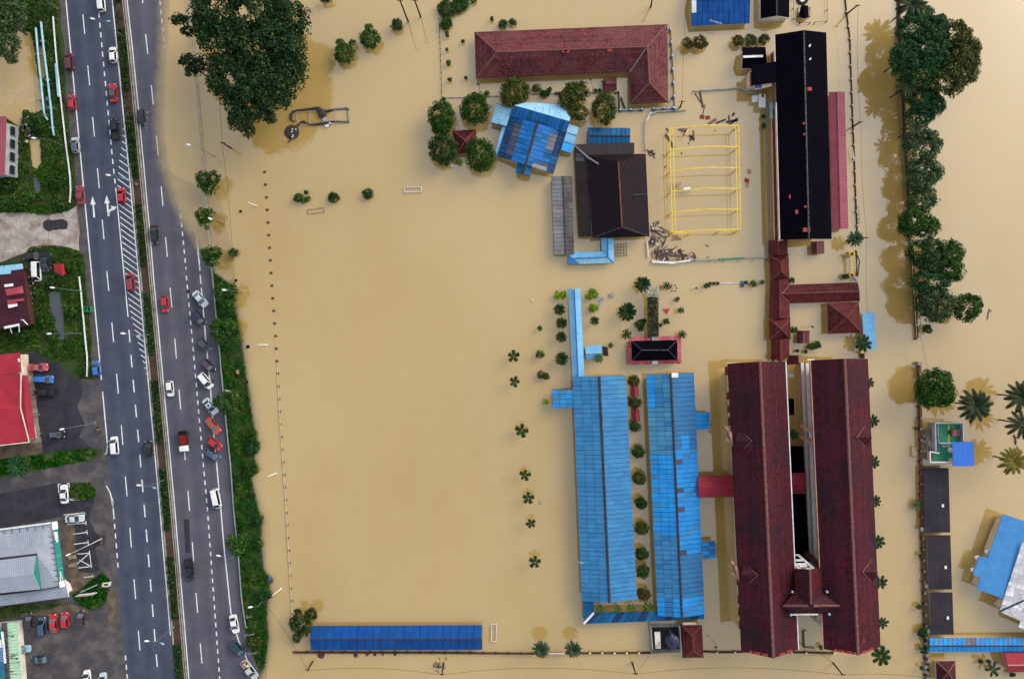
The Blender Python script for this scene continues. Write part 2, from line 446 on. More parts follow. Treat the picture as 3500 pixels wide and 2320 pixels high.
MT['leaf_grey']=leaf_mat('leaf_grey_green',(.011,.0315,.013,1),(.0419,.0774,.026,1),(.1103,.1573,.06,1))
MT['leaf_teal']=leaf_mat('leaf_blue_green',(.0059,.0254,.0093,1),(.0164,.061,.0186,1),(.0398,.1082,.0288,1))
MT['leaf_palm']=leaf_mat('leaf_palm',(.0026,.0131,.0036,1),(.0067,.0283,.0063,1),(.0189,.0544,.0117,1))
MT['leaf_coco']=leaf_mat('leaf_coconut',(.0048,.0119,.0045,1),(.0144,.0268,.009,1),(.0432,.0595,.018,1))
MT['leaf_gold']=leaf_mat('leaf_golden_palm',(.04,.048,.0084,1),(.128,.112,.014,1),(.264,.192,.0245,1))
MT['leaf_fan']=leaf_mat('leaf_fan_palm',(.0135,.036,.018,1),(.0375,.0704,.036,1),(.0825,.12,.06,1))
MT['grass']=leaf_mat('grass_blades',(.0075,.0324,.0028,1),(.021,.0738,.0055,1),(.0638,.1304,.0121,1),tint=(.075,.10,.026,1))
MT['grass_lush']=leaf_mat('grass_lush',(.0018,.0291,.0007,1),(.0042,.0619,.0011,1),(.0126,.0982,.0018,1),tint=(.0562,.104,.0184,1))
MT['weed']=leaf_mat('creeper',(.012,.018,.008,1),(.05,.06,.022,1),(.15,.14,.07,1),tint=(.05,.038,.026,1))
MT['petal']=leaf_mat('pale_blossom',(.30,.30,.22,1),(.48,.48,.38,1),(.6,.6,.5,1))
CARC={}
def paint(name,c):
 if name not in CARC:
  m,nt,b=new_mat('car_paint_'+name)
  pos=nd(nt,"ShaderNodeNewGeometry").outputs["Position"]
  c2=tuple(x*.86 for x in c[:3])+(1,)
  nt.links.new(mixc(nt,ramp(nt,noise(nt,pos,1.2,4),.4,.65),c,c2),b.inputs["Base Color"])
  b.inputs["Roughness"].default_value=.28
  b.inputs["Specular IOR Level"].default_value=.5
  b.inputs["Coat Weight"].default_value=.35
  CARC[name]=m
 return CARC[name]
# ================================================================ the ground, the road and the flood
def tab(*pts):
 ys=[p[0] for p in pts]; xs=[p[1] for p in pts]
 def f(y):
  y=np.asarray(y,float)
  r=np.interp(y,ys,xs)
  r=np.where(y<ys[0],xs[0]+(y - ys[0])*.088,r)
  return np.where(y>ys[-1],xs[-1]+(y - ys[-1])*.088,r)
 return f
XL=tab((0,228),(580,282.5),(1160,337),(1740,390),(2320,438))                       # left edge line
XM=tab((0,336),(555,388),(643,398),(860,419),(1083,440),(1212,450),(1549,480),(1890,509),(2231,536),(2320,544))
ML=tab((0,389),(185,407),(370,425),(580,446),(1160,499),(1740,552),(2169,588),(2320,600))
MR=tab((0,431),(163,449),(296,462),(580,489),(1160,543),(1740,596),(2320,644))
XD=tab((118,498),(292,517),(466,534.6),(637,551),(809,566),(982,583.4),(1174,601),(1343,615),(1545,633),(1858,660),(2013,671),(2167,684))
XSH=tab((0,546),(311,577),(687,612),(955,640),(1167,660),(1439,684),(1740,711),(2320,753))
XE=tab((0,616),(400,645),(802,671),(1024,694),(1160,705),(1308,720),(1485,733),(1622,746),(1740,757),(1862,767),(2099,792),(2180,815),(2258,848),(2320,880))
XG=tab((0,644),(580,695),(665,702),(839,717),(968,728),(1098,740),(1160,746),(1397,768),(1604,789),(1740,798),(1880,813),(2054,826),(2191,848),(2320,900))
XSHORE=tab((-900,440),(0,536),(146,530),(259,520),(431,514),(561,530),(690,572),(768,608),(850,660),(920,710),(975,785),(1160,818),(1367,848),(1478,866),(1515,878),
             (1563,862),(1604,876),(1626,852),(1737,876),(1777,890),(1850,886),(1947,895),(1977,920),(2013,912),(2091,906),(2184,912),(2272,900),(2320,880),(2700,800))
LAND=.30
def zr(x,y):
 """Surface height to the right of the central reservation: it dips under the flood."""
 d=(XSHORE(y) - np.asarray(x,float))*S
 slope=np.where(np.asarray(y,float)<930,.021,.05)
 z=np.where(d>0,d*slope,d*slope*1.15)
 z=np.where(d<-3.0,-3.0*slope*1.15+(d+3.0)*.16,z)
 y=np.asarray(y,float); x=np.asarray(x,float)
 xp=np.interp(y,[500,600,660,700,850,960,1000],[380,600,720,755,788,800,800])      # shallow ledge of the drowned verge
 ledge=-.075 - np.maximum(0,x - xp)*S*.09
 z=np.where((y>500) & (y<1010),np.maximum(z,ledge),z)
 return np.clip(z,-1.6,LAND+.05)

def inpoly(x,y,poly):
 x=np.asarray(x,float); y=np.asarray(y,float)
 ins=np.zeros(x.shape,bool); dist=np.full(x.shape,1e9)
 n=len(poly)
 for i in range(n):
  x0,y0=poly[i]; x1,y1=poly[(i+1) % n]
  c=((y0>y) != (y1>y)) & (x<(x1 - x0)*(y - y0)/((y1 - y0) or 1e-9)+x0)
  ins ^= c
  t=np.clip(((x - x0)*(x1 - x0)+(y - y0)*(y1 - y0))/((x1 - x0)**2+(y1 - y0)**2+1e-9),0,1)
  dist=np.minimum(dist,np.hypot(x - (x0+t*(x1 - x0)),y - (y0+t*(y1 - y0))))
 return ins,np.where(ins,dist,-dist)

POOLS=[T(0,0,(-900,330),(60,300),(200,290),(285,300),(320,420),(345,640),(400,900),(400,1010),(330,1060),(230,1020),(190,1180),(60,1090),(-900,1090)),
         T(0,0,(270,1290),(370,1290),(385,1500),(350,1560),(300,1540)),
         T(0,0,(360,430),(400,440),(425,700),(385,750))]
def gz(x,y):
 x=np.asarray(x,float); y=np.asarray(y,float)
 left=np.full(x.shape,LAND)
 for p in POOLS:
  _,d=inpoly(x,y,p)
  left=np.minimum(left,np.clip(LAND - .06*(d+6),-.9,LAND))
 right=zr(x,y) - np.where(x<XG(y)+1,.07,0)
 mid=(ML(y)+MR(y))/2
 left=left - np.where((x>XL(y) - 26),.06,0)
 return np.where(x<mid,left,right)

def grid_obj(name,xs,ys,zf,mat,extra=None,uvf=None):
 X,Y=np.meshgrid(xs,ys)
 Zv=zf(X,Y)
 v=np.stack([(X - 1750)*S,(1160 - Y)*S,Zv],-1).reshape(-1,3)
 nx,ny=len(xs),len(ys)
 i=np.arange(ny - 1)[:,None]*nx+np.arange(nx - 1)[None,:]
 f=np.stack([i,i+nx,i+nx+1,i+1],-1).reshape(-1,4)
 m=bpy.data.meshes.new(name)
 m.vertices.add(len(v)); m.vertices.foreach_set("co",v.ravel())
 m.loops.add(f.size); m.loops.foreach_set("vertex_index",f.ravel())
 m.polygons.add(len(f)); m.polygons.foreach_set("loop_start",np.arange(0,f.size,4)); m.polygons.foreach_set("loop_total",np.full(len(f),4))
 m.polygons.foreach_set("use_smooth",np.ones(len(f),bool))
 m.update(calc_edges=True); m.materials.append(mat)
 if extra is not None:
  a=m.attributes.new("depth",'FLOAT','POINT')
  a.data.foreach_set("value",extra(X,Y).ravel().astype(np.float32))
 o=bpy.data.objects.new(name,m); link(o); ORG[o.name]=Vector((0,0,0))
 o["kind"]="structure"
 return o

far_l,far_r=[-14000,-6000,-2500,-1200,-700],[1300,1800,2600,3600,5000,8000,17000]
gx=np.array(far_l+list(range(-440,1121,8))+far_r,float)
gy=np.array([-14000,-6000,-2500,-1200,-700]+list(range(-440,2761,10))+[3000,3600,5000,8000,16000],float)
ground=grid_obj('ground',gx,gy,gz,MT['ground'])

# the water: murk hides the bottom as it gets deeper
m,nt,b=new_mat('flood_water')
pos=nd(nt,"ShaderNodeNewGeometry").outputs["Position"]
c=mixc(nt,ramp(nt,noise(nt,pos,.014,5,.55),.36,.64),(.55,.372,.125,1),(.475,.302,.078,1))
c=mixc(nt,mth(nt,'MULTIPLY',ramp(nt,noise(nt,pos,.16,5,.6),.4,.7),.35),c,(.50,.335,.12,1))
mp=nd(nt,"ShaderNodeMapping"); mp.inputs["Scale"].default_value=(.05,.016,1); mp.inputs["Rotation"].default_value=(0,0,.5); nt.links.new(pos,mp.inputs[0])
c=mixc(nt,mth(nt,'MULTIPLY',ramp(nt,noise(nt,mp.outputs[0],1.0,6,.62),.42,.66),.5),c,(.53,.375,.15,1))   # silt drawn out by the current
hv=nd(nt,"ShaderNodeHueSaturation"); nt.links.new(c,hv.inputs["Color"]); nt.links.new(mth(nt,'MULTIPLY_ADD',noise(nt,pos,2.6,3,.7),.22,.89),hv.inputs["Value"]); c=hv.outputs[0]
df=nd(nt,"ShaderNodeBsdfDiffuse"); nt.links.new(c,df.inputs["Color"])
tr=nd(nt,"ShaderNodeBsdfTransparent")
at=nd(nt,"ShaderNodeAttribute"); at.attribute_name="depth"
wob=mth(nt,'MULTIPLY',mth(nt,'SUBTRACT',noise(nt,pos,.45,5,.65),.5),.055)
dp=mth(nt,'MAXIMUM',mth(nt,'ADD',at.outputs["Fac"],mth(nt,'MULTIPLY',wob,mth(nt,'LESS_THAN',at.outputs["Fac"],.3))),0.0)
murk=mth(nt,'SUBTRACT',1.0,mth(nt,'EXPONENT',mth(nt,'MULTIPLY',mth(nt,'POWER',mth(nt,'MULTIPLY',dp,17.0),1.5),-1.0)))
mx=nd(nt,"ShaderNodeMixShader"); nt.links.new(murk,mx.inputs[0]); nt.links.new(tr.outputs[0],mx.inputs[1]); nt.links.new(df.outputs[0],mx.inputs[2])
gl=nd(nt,"ShaderNodeBsdfGlossy",Roughness=.02)
bp=nd(nt,"ShaderNodeBump",Strength=.14,Distance=.05); nt.links.new(noise(nt,pos,1.6,4,.6),bp.inputs["Height"])
nt.links.new(bp.outputs[0],gl.inputs["Normal"])
fr=nd(nt,"ShaderNodeFresnel",IOR=2.85); nt.links.new(bp.outputs[0],fr.inputs["Normal"])
m2=nd(nt,"ShaderNodeMixShader"); nt.links.new(mth(nt,'MULTIPLY',mth(nt,'MULTIPLY',fr.outputs[0],ramp(nt,dp,.0,.05)),mth(nt,'SUBTRACT',1.0,nd(nt,"ShaderNodeNewGeometry").outputs["Backfacing"])),m2.inputs[0]); nt.links.new(mx.outputs[0],m2.inputs[1]); nt.links.new(gl.outputs[0],m2.inputs[2])
nt.links.new(m2.outputs[0],nt.nodes["Material Output"].inputs[0]); nt.nodes.remove(b)
WATER=m
water=grid_obj('flood_water',gx,gy,lambda X,Y:X*0.0,WATER,extra=lambda X,Y:np.maximum(0.0,-np.where(X>(ML(Y)+MR(Y))/2,zr(X,Y),gz(X,Y))))

# tyre tracks polish each lane, oil darkens its middle
for key,lanes in (('asphalt_l',3.1),('asphalt_r',3.6)):
 nt=MT[key].node_tree; b=nt.nodes["Principled BSDF"]; src=b.inputs["Base Color"].links[0].from_socket
 _,u,v=uvnode(nt); pos=nd(nt,"ShaderNodeNewGeometry").outputs["Position"]
 mp=nd(nt,"ShaderNodeMapping"); mp.inputs["Scale"].default_value=(.9,.04,1); nt.links.new(pos,mp.inputs[0])
 wv=mth(nt,'MULTIPLY',mth(nt,'COSINE',mth(nt,'MULTIPLY',u,6.2832*lanes)),.09)
 wv=mth(nt,'ADD',mth(nt,'ADD',wv,1.0),mth(nt,'MULTIPLY',mth(nt,'SUBTRACT',noise(nt,mp.outputs[0],1.0,5,.7),.5),.5))
 h=nd(nt,"ShaderNodeHueSaturation"); nt.links.new(src,h.inputs["Color"]); nt.links.new(wv,h.inputs["Value"]); nt.links.new(h.outputs[0],b.inputs["Base Color"])
# ---------------------------------------------------------------- roads
def strip(name,f0,f1,zf,mat,y0=-440,y1=2760,n=8,dy=10,kind="structure",parent=None):
 ys=np.arange(y0,y1+.1,dy); mb=MB(); V=[]
 for y in ys:
  a,b2=float(f0(y)),float(f1(y))
  for k in range(n+1):
   x=a+(b2 - a)*k/n
   V.append(((x - 1750)*S,(1160 - y)*S,float(zf(x,y))))
 w=n+1
 F=[(j*w+i,(j+1)*w+i,(j+1)*w+i+1,j*w+i+1) for j in range(len(ys) - 1) for i in range(n)]
 mb.raw(V,F)
 for i_,f_ in enumerate(mb.f):mb.uv[i_]=[((q_ % w)/n,V[q_][1]) for q_ in f_]
 o=mb.build(name,mat,parent,smooth=True)
 if kind:o["kind"]=kind
 return o
ZL=LAND+.03
road_left=strip('road_left',lambda y:XL(y) - 4,lambda y:ML(y)+1,lambda x,y:ZL,MT['asphalt_l'],n=3,dy=20)
strip('road_shoulder',lambda y:XL(y) - 27+5*math.sin(y*.013)+3*math.sin(y*.05),lambda y:XL(y) - 3.5,lambda x,y:ZL - .008,MT['shoulder'],n=2,dy=10)
zroad=lambda x,y:float(zr(x,y)) - .02
road_right=strip('road_right',lambda y:MR(y) - 1,lambda y:XG(y) - 3,zroad,MT['asphalt_r'],n=14,dy=10)

def mark(parent,name,pts,zf,mat=None):
 """Painted marking: a thin sheet of the quads in pts."""
 mb=MB()
 for q in pts:mb.face([((x - 1750)*S,(1160 - y)*S,zf(x,y)) for x,y in q])
 return mb.build(name,mat or MT['paint'],parent)
def seg(f,y0,y1,w,step=24):
 n=max(1,int(abs(y1 - y0)/step)); out=[]
 for i in range(n):
  a,c2=y0+(y1 - y0)*i/n,y0+(y1 - y0)*(i+1)/n
  xa,xc=float(f(a)),float(f(c2))
  out.append([(xa - w/2,a),(xc - w/2,c2),(xc+w/2,c2),(xa+w/2,a)])
 return out
zl=lambda x,y:ZL+.008
zrm=lambda x,y:float(zr(x,y)) - .012
for y0,y1 in ((-440,1298),(1338,1520),(1700,1772)):
 mark(road_left,'edge_line',seg(XL,y0,y1,4),zl)
for y0 in list(range(1788,1940,33))+list(range(2236,2500,32)):
 mark(road_left,'edge_dash',seg(XL,y0,y0+17,4),zl)
mark(road_left,'edge_line',[[T(0,2,p)for p in q] for q in (
 [(985,1350),(1003,1380),(1010,1372),(992,1343)],[(1003,1380),(1024,1425),(1034,1420),(1010,1372)],[(1024,1425),(1046,1555),(1057,1555),(1034,1420)],
 [(997,955),(988,1040),(998,1044),(1007,955)],[(988,1040),(974,1052),(978,1060),(998,1044)])],zl)
mark(road_left,'edge_line',seg(lambda y:ML(y) - 3,-440,2169,4),zl)
mark(road_right,'edge_line',seg(lambda y:MR(y)+4,-440,2760,3.5),zrm)
LD=lambda y:np.interp(y,[52,229,580,756,928,1103,1276,1451,1626,1799,1973,2148,2320],[286,303,336,352.6,368,385,401,417,431,446,460,475,489])
for k in range(-1,15):
 y0=52+175*k
 mark(road_left,'lane_dash',seg(LD,y0,y0+67,3.4),zl)
for k in range(19):
 mark(road_left,'lane_dash',seg(XM,14+33.2*k,31+33.2*k,4),zl)
mark(road_left,'solid_line',seg(XM,643,1083,3.6),zl)
for k in range(-1,15):
 mark(road_left,'lane_dash',seg(XM,1212+85*k,1255+85*k,4),zl)
for k in range(-1,14):
 y0=118+173.2*k
 mark(road_right,'lane_dash',seg(XD,y0,y0+67,3.4),zrm)
for k in range(79):
 y0=4+30.3*k
 mark(road_right,'lane_dash',seg(XSH,y0,y0+15,4),zrm)
mark(road_right,'edge_line',seg(XE,700,2400,4),zrm)
HB=tab((395,424),(483,419),(560,408),(640,403),(860,422),(1042,443),(1100,455),(1160,471),(1200,480),(1240,492),(1290,505))
for k in range(42):
 y0=398+21.4*k
 x0=float(HB(y0))+1
 dx=max(3.0,float(ML(y0+30)) - 4 - x0)
 if k>34:dx=min(dx,26)
 dy=dx*.72
 mark(road_left,'hatch_stroke',[[(x0,y0),(x0 - .6,y0+3),(x0+dx - .6,y0+dy+3),(x0+dx,y0+dy)]],zl)
mark(road_left,'direction_arrow',[[T(0,1,p) for p in q] for q in ([(862,248),(842,327),(892,325)],[(862,326),(870,444),(887,442),(874,325)])],zl)
mark(road_left,'direction_arrow',[[T(0,1,p) for p in q] for q in ([(992,238),(972,316),(1022,314)],[(990,316),(1002,434),(1021,432),(1006,314)],
 [(1009,405),(1014,420),(1030,385),(1018,372)],[(1018,372),(1030,385),(1050,375),(1044,355)],[(1028,336),(1055,382),(1086,346)])],zl)
# dark repair on the right carriageway
mark(road_right,'asphalt_repair',[T(0,3,(1702,88),(1718,398),(1768,396),(1752,86))],lambda x,y:zrm(x,y) - .004,MT['patch'])

# central reservation: two kerbs and an earth bed
mb=MB()
def kerbline(name,f,w,h,zf,parent=None,y0=-440,y1=2760):
 mb=MB(); ys=list(range(y0,y1+1,40)); V=[]; F=[]
 for y in ys:
  x=float(f(y)); zz=zf(x,y)
  for a,b2 in ((-w/2,-.2),(-w/2,h),(w/2,h),(w/2,-.2)):
   V.append(((x+a - 1750)*S,(1160 - y)*S,zz+b2))
 for j in range(len(ys) - 1):
  for k in range(3):
   F.append((j*4+k,j*4+k+1,(j+1)*4+k+1,(j+1)*4+k))
 mb.raw(V,F)
 o=mb.build(name,MT['kerb'],parent); o["kind"]="structure"
 return o
median=strip('central_reservation',lambda y:ML(y)+4,lambda y:MR(y) - 4,lambda x,y:LAND+.10+.03*math.sin(x*3+y*.7),MT['soil'],n=3,dy=10)
kerbline('kerb',lambda y:ML(y)+5,4.5,.17,lambda x,y:ZL,None,560,2210)
kerbline('kerb',lambda y:MR(y) - 3.0,4.0,.17,lambda x,y:LAND)
kerbline('kerb',lambda y:MR(y) - 9.5,2.2,.25,lambda x,y:LAND)

# ---------------------------------------------------------------- lots and drives on the left
def sheet(name,poly,z,mat,kind="structure",parent=None):
 """A flat sheet with a ragged edge."""
 pts=[]
 n=len(poly)
 for i in range(n):
  a,c2=Vector((*poly[i],0)),Vector((*poly[(i+1) % n],0))
  k=max(1,int((c2 - a).length/9))
  for j in range(k):
   p=a.lerp(c2,j/k)
   pts.append((p.x+random.uniform(-1.6,1.6),p.y+random.uniform(-1.6,1.6)))
 bm=bmesh.new()
 vs=[bm.verts.new(((x - 1750)*S,(1160 - y)*S,z)) for x,y in pts]
 f=bm.faces.new(vs); f.normal_update()
 if f.normal.z<0:f.normal_flip()
 bmesh.ops.triangulate(bm,faces=[f])
 me=bpy.data.meshes.new(name); bm.to_mesh(me); bm.free(); me.materials.append(mat)
 o=bpy.data.objects.new(name,me); link(o,parent); ORG[o.name]=Vector((0,0,0))
 if kind:o["kind"]=kind
 return o
rx=lambda y,d=0:(float(XL(y)) - 3+d,y)
GRAVEL=T(0,1,(-700,420),(0,400),(200,390),(440,420),(650,380),(730,320),(772,420),(790,770),(640,720),(430,700),(200,780),(0,860),(-700,880))
sheet('gravel_drive',GRAVEL,LAND+.004,MT['gravel'])
sheet('asphalt_repair',T(0,1,(410,480),(450,460),(500,470),(580,460),(635,480),(630,545),(560,555),(440,570),(405,530)),LAND+.010,MT['patch'])
LOT1=T(0,2,(200,140),(330,110),(420,190),(560,230),(620,310),(760,370),(930,370),(1000,1010),(890,1010),(400,1058),(260,940),(200,300))
sheet('car_park',LOT1,LAND+.006,MT['lot_dark'])
sheet('car_park_edge',T(0,2,(760,370),(935,368),(1003,1010),(860,1000),(740,900),(790,780),(720,620),(770,500)),LAND+.011,MT['lot_grey'])
sheet('concrete_apron',T(0,2,(255,290),(310,300),(388,945),(262,955)),LAND+.014,MT['concrete'])
sheet('dirt_strip',T(0,2,(-700,1000),(395,940),(402,1056),(0,1115),(-700,1180)),LAND+.009,MT['dirt'])
sheet('side_lane',[T(0,2,(-700,1330)),T(0,2,(0,1262)),T(0,2,(500,1165)),T(0,2,(880,1095)),rx(1535),rx(2760),T(0,3,(-700,2760)),T(0,3,(-700,860))],LAND+.003,MT['lot_grey'])
sheet('car_park',[T(0,2,p) for p in ((-700,1560),(0,1420),(540,1322),(840,1312),(890,1440),(850,1568))]+[T(0,3,p) for p in ((830,90),(900,220),(990,250),(890,350),(930,560),(720,600),(680,540),(600,60),(0,175),(-700,260))],LAND+.008,MT['lot_dark'])
sheet('dirt_strip',T(0,3,(600,60),(690,120),(730,560),(860,600),(930,640),(700,830),(660,700)),LAND+.013,MT['dirt'])
sheet('dirt_strip',T(0,3,(-700,980),(0,900),(640,870),(840,900),(820,960),(150,985),(0,1010),(-700,1080)),LAND+.007,MT['dirt'])
sheet('concrete_walk',T(0,3,(490,110),(600,95),(680,790),(590,810)),LAND+.015,MT['shoulder'])
sheet('dirt_patch',T(0,3,(1000,760),(1100,740),(1150,900),(1140,1080),(1060,1130),(1000,1000)),LAND+.007,MT['dirt'])
# parking bays
def bays(lines,z=LAND+.018):
 for a,c2 in lines:
  a,c2=Vector((*a,0)),Vector((*c2,0)); d=(c2 - a).normalized(); n=Vector((-d.y,d.x,0))*1.4
  mb=MB(); mb.face([((p.x - 1750)*S,(1160 - p.y)*S,z) for p in (a - n,a+n,c2+n,c2 - n)])
  tag(mb.build('bay_line',MT['paint']),kind='structure')
bl=[((545,1335),(550,1420)),((542,1335),(566,1332)),((625,1327),(648,1325)),((645,1325),(652,1412)),((625,1470),(790,1460)),((630,1482),(785,1472))]
bays([(T(0,2,a),T(0,2,c2)) for a,c2 in bl])
bl=[((595,48),(788,27)),((788,25),(790,52)),((628,137),(800,122)),((800,103),(803,140)),((683,225),(812,208)),((808,188),(815,228)),((690,318),(822,302)),((819,283),(825,322)),
      ((725,408),(833,400)),((832,378),(853,535)),((740,463),(850,522)),((718,500),(832,402)),((733,536),(852,522)),((783,623),(865,615)),((862,598),(866,620))]
bays([(T(0,3,a),T(0,3,c2)) for a,c2 in bl])

# drain with grey standing water
DRAIN=T(0,1,(455,1140),(500,1120),(560,1130),(600,1330),(605,1568),(545,1568),(515,1440),(480,1300))
m2_,nt,b=new_mat('drain_water')
b.inputs["Base Color"].default_value=(.075,.085,.095,1); b.inputs["Roughness"].default_value=.25
sheet('drain_water',DRAIN,LAND+.03,m2_)
sheet('drain_water',T(0,1,(310,80),(340,75),(385,130),(390,200),(350,225),(325,170)),LAND+.03,m2_)

# ---------------------------------------------------------------- grass and creepers (nobody could count the blades)
def scatter(name,polys,n,size,mat,label,cat,holes=(),zoff=0.0,tall=.35,clump=None,kind='stuff',zfix=None):
 P_=[]
 tot=[]
 for poly in polys:
  xs=[p[0] for p in poly]; ys=[p[1] for p in poly]
  tot.append((max(xs) - min(xs))*(max(ys) - min(ys)))
 for poly,t in zip(polys,tot):
  xs=[p[0] for p in poly]; ys=[p[1] for p in poly]
  k=int(n*t/sum(tot))
  x=RNG.uniform(min(xs),max(xs),k); y=RNG.uniform(min(ys),max(ys),k)
  ins,d=inpoly(x,y,poly)
  keep=d>-3*RNG.random(k)
  for h in holes:
   keep &= ~inpoly(x,y,h)[0]
  P_.append(np.stack([x[keep],y[keep]],1))
 p=np.concatenate(P_)
 z=(gz(p[:,0],p[:,1]) if zfix is None else np.full(len(p),zfix))+zoff
 cl=.5+.5*np.sin(p[:,0]*.11+1.3*np.sin(p[:,1]*.07))*np.sin(p[:,1]*.09+p[:,0]*.02)
 keep=(z>-.045) & (cl+.25*RNG.random(len(cl))>.17)
 p,z,cl=p[keep],z[keep],cl[keep]
 k=len(p)
 c=np.stack([(p[:,0] - 1750)*S,(1160 - p[:,1])*S,z+RNG.random(k)*tall*(.4+cl)],1)
 leaf_mesh_obj(name,c,RNG.normal(0,.55,(k,3))+np.array([0,0,1.0]),size*RNG.uniform(.6,1.4,k),mat,label,cat,kind)

def leaf_arrays(c,nrm,size,asp=.62):
 k=len(c)
 nrm=nrm/(np.linalg.norm(nrm,axis=1,keepdims=True)+1e-9)
 a=np.cross(nrm,RNG.normal(0,1,(k,3))); a /= (np.linalg.norm(a,axis=1,keepdims=True)+1e-9)
 b2=np.cross(nrm,a)
 s=size[:,None]/2
 dz=nrm*s*.25
 v=np.stack([c - a*s,c - b2*s*asp+dz,c+a*s,c+b2*s*asp+dz],1).reshape(-1,3)
 return v

def quads_mesh(name,v,mat):
 k=len(v) // 4
 me=bpy.data.meshes.new(name)
 me.vertices.add(len(v)); me.vertices.foreach_set("co",v.astype(np.float32).ravel())
 me.loops.add(len(v)); me.loops.foreach_set("vertex_index",np.arange(len(v)))
 me.polygons.add(k); me.polygons.foreach_set("loop_start",np.arange(0,len(v),4)); me.polygons.foreach_set("loop_total",np.full(k,4))
 me.update(calc_edges=True); me.materials.append(mat)
 return me

def leaf_mesh_obj(name,c,nrm,size,mat,label=None,cat=None,kind=None,parent=None,off=None):
 v=leaf_arrays(c,nrm,size)
 if off is not None:v=v - np.array(off)
 o=bpy.data.objects.new(name,quads_mesh(name,v,mat))
 link(o,parent); ORG[o.name]=Vector(off) if off is not None else Vector((0,0,0))
 return tag(o,label,cat,None,kind)

GR_TOP=[T(0,0,(-200,-200),(535,-200),(545,300),(590,800),(650,1300),(680,1568)) [i] for i in range(6)]+[T(0,1,p) for p in ((690,330),(640,380),(430,420),(200,390),(-200,400))]
scatter('grass',[GR_TOP],50000,.38,MT['grass'],'rough green grass on the bank above the gravel drive','grass',holes=POOLS+[T(0,1,(310,80),(340,75),(385,130),(390,200),(350,225),(325,170))])
GR_MID=[T(0,1,p) for p in ((300,720),(440,700),(640,725),(780,780),(800,1100),(850,1568))]+[T(0,2,p) for p in ((850,350),(760,350),(690,260),(560,200),(420,140),(330,90),(-200,130))]+[T(0,1,p) for p in ((-200,1500),(290,1450),(230,900),(240,780))]
scatter('grass',[GR_MID],44000,.36,MT['grass'],'rough green grass around the grey drain and the maroon roofed house','grass',holes=[DRAIN,T(0,1,(210,760),(470,760),(470,1020),(240,1030)),T(0,2,(560,210),(720,170),(740,240),(660,330),(600,290))])
scatter('grass',[T(0,2,(-200,1130),(400,1062),(700,1015),(860,1003),(893,1045),(860,1100),(330,1200),(-200,1290))],9000,.5,MT['grass_lush'],'lush grass strip between the dark car park and the side lane','grass')
ov=[(770+118*math.cos(t),1400+76*math.sin(t)) for t in np.linspace(0,6.283,20)[:-1]]
scatter('grass',[T(0,2,*ov)],4500,.45,MT['grass'],'oval lawn island beside the parked white saloon','grass')
scatter('grass',[T(0,3,(680,790),(800,700),(900,620),(960,590),(1025,660),(1010,720),(960,890),(860,915),(760,880))],6000,.45,MT['grass_lush'],'triangle of grass at the corner of the grey roofed shop','grass')
scatter('grass',[T(0,3,(-200,900),(640,862),(150,985),(-200,1010))],1600,.5,MT['grass'],'thin weeds along the rear edge of the lower car park','grass')
VERGE=[(float(XG(y))+3,y) for y in range(880,2300,20)]+[(float(XSHORE(y))+4,y) for y in range(2290,880,-10)]
scatter('grass',[VERGE],66000,.31,MT['grass_lush'],'lush green verge between the guard rail and the flood','grass',tall=.25)
for k,(y0,w0,w1,hh) in enumerate(((1240,.1,.6,60),(1360,.3,.9,50),(1480,.1,.5,70),(1650,.2,.8,60),(1790,.05,.5,70),(1960,.3,.9,60),(2100,.1,.6,50),(2200,.2,.7,40))):
 ga=lambda y,w:float(XG(y))+4+(float(XSHORE(y)) - float(XG(y)) - 4)*w
 scatter('grass',[[(ga(y0,w0),y0),(ga(y0,w1),y0+hh*.3),(ga(y0+hh,w1 - .1),y0+hh),(ga(y0+hh,w0+.1),y0+hh*.8)]],900,.5,MT['grass'],'lighter tuft patch on the verge, %s from the top' % ORD[k],'grass',tall=.35)
MED=[(float(ML(y))+9,y) for y in range(-20,2340,20)]+[(float(MR(y)) - 12,y) for y in range(2340,-20,-20)]
MEDP=[]
for y0 in range(-20,2330,30):
 if (y0*37 % 100)<62:
  MEDP.append([(float(ML(y0))+9,y0),(float(MR(y0)) - 14,y0),(float(MR(y0+30)) - 14,y0+30),(float(ML(y0+30))+9,y0+30)])
scatter('hedge_plants',MEDP,15000,.42,MT['leaf_dark'],'dark low plants growing in the central reservation','plants',tall=.7,zoff=.12)
scatter('grass',[[(float(ML(y))+6,y) for y in range(-20,520,20)]+[(float(MR(y)) - 10,y) for y in range(520,-20,-20)]],5000,.4,MT['weed'],'dry grass at the top end of the central reservation','grass',tall=.2,zoff=.1)
# ================================================================ buildings
def up(pts):
 n=Vector((0,0,0))
 for i in range(len(pts)):
  a,c2=pts[i],pts[(i+1) % len(pts)]
  n+=Vector(((a.y - c2.y)*(a.z+c2.z),(a.z - c2.z)*(a.x+c2.x),(a.x - c2.x)*(a.y+c2.y)))
 return (list(pts),n.normalized()) if n.z>=0 else (list(pts)[::-1],-n.normalized())

def plane_axes(n,pts):
 u=Vector((0,0,1)).cross(n)
 if u.length<.02:u=pts[1] - pts[0]; u.z=0
 u.normalize()
 return u,n.cross(u)

def slope(parent,pts,mat,thick=.14,name='roof_slope',drop=0.0):
 pts,n=up([Vector(p) for p in pts])
 u,v=plane_axes(n,pts)
 pts=[p - Vector((0,0,drop)) for p in pts]
 k=len(pts); lo=[p - Vector((0,0,thick)) for p in pts]
 mb=MB()
 mb.face(pts,[(p.dot(u),p.dot(v)) for p in pts])
 mb.face(lo[::-1],[(p.dot(u),p.dot(v)) for p in lo[::-1]])
 for i in range(k):
  j=(i+1) % k
  q=[pts[i],lo[i],lo[j],pts[j]]
  mb.face(q,[(p.dot(u),p.dot(v)) for p in q])
 return mb.build(name,mat,parent)

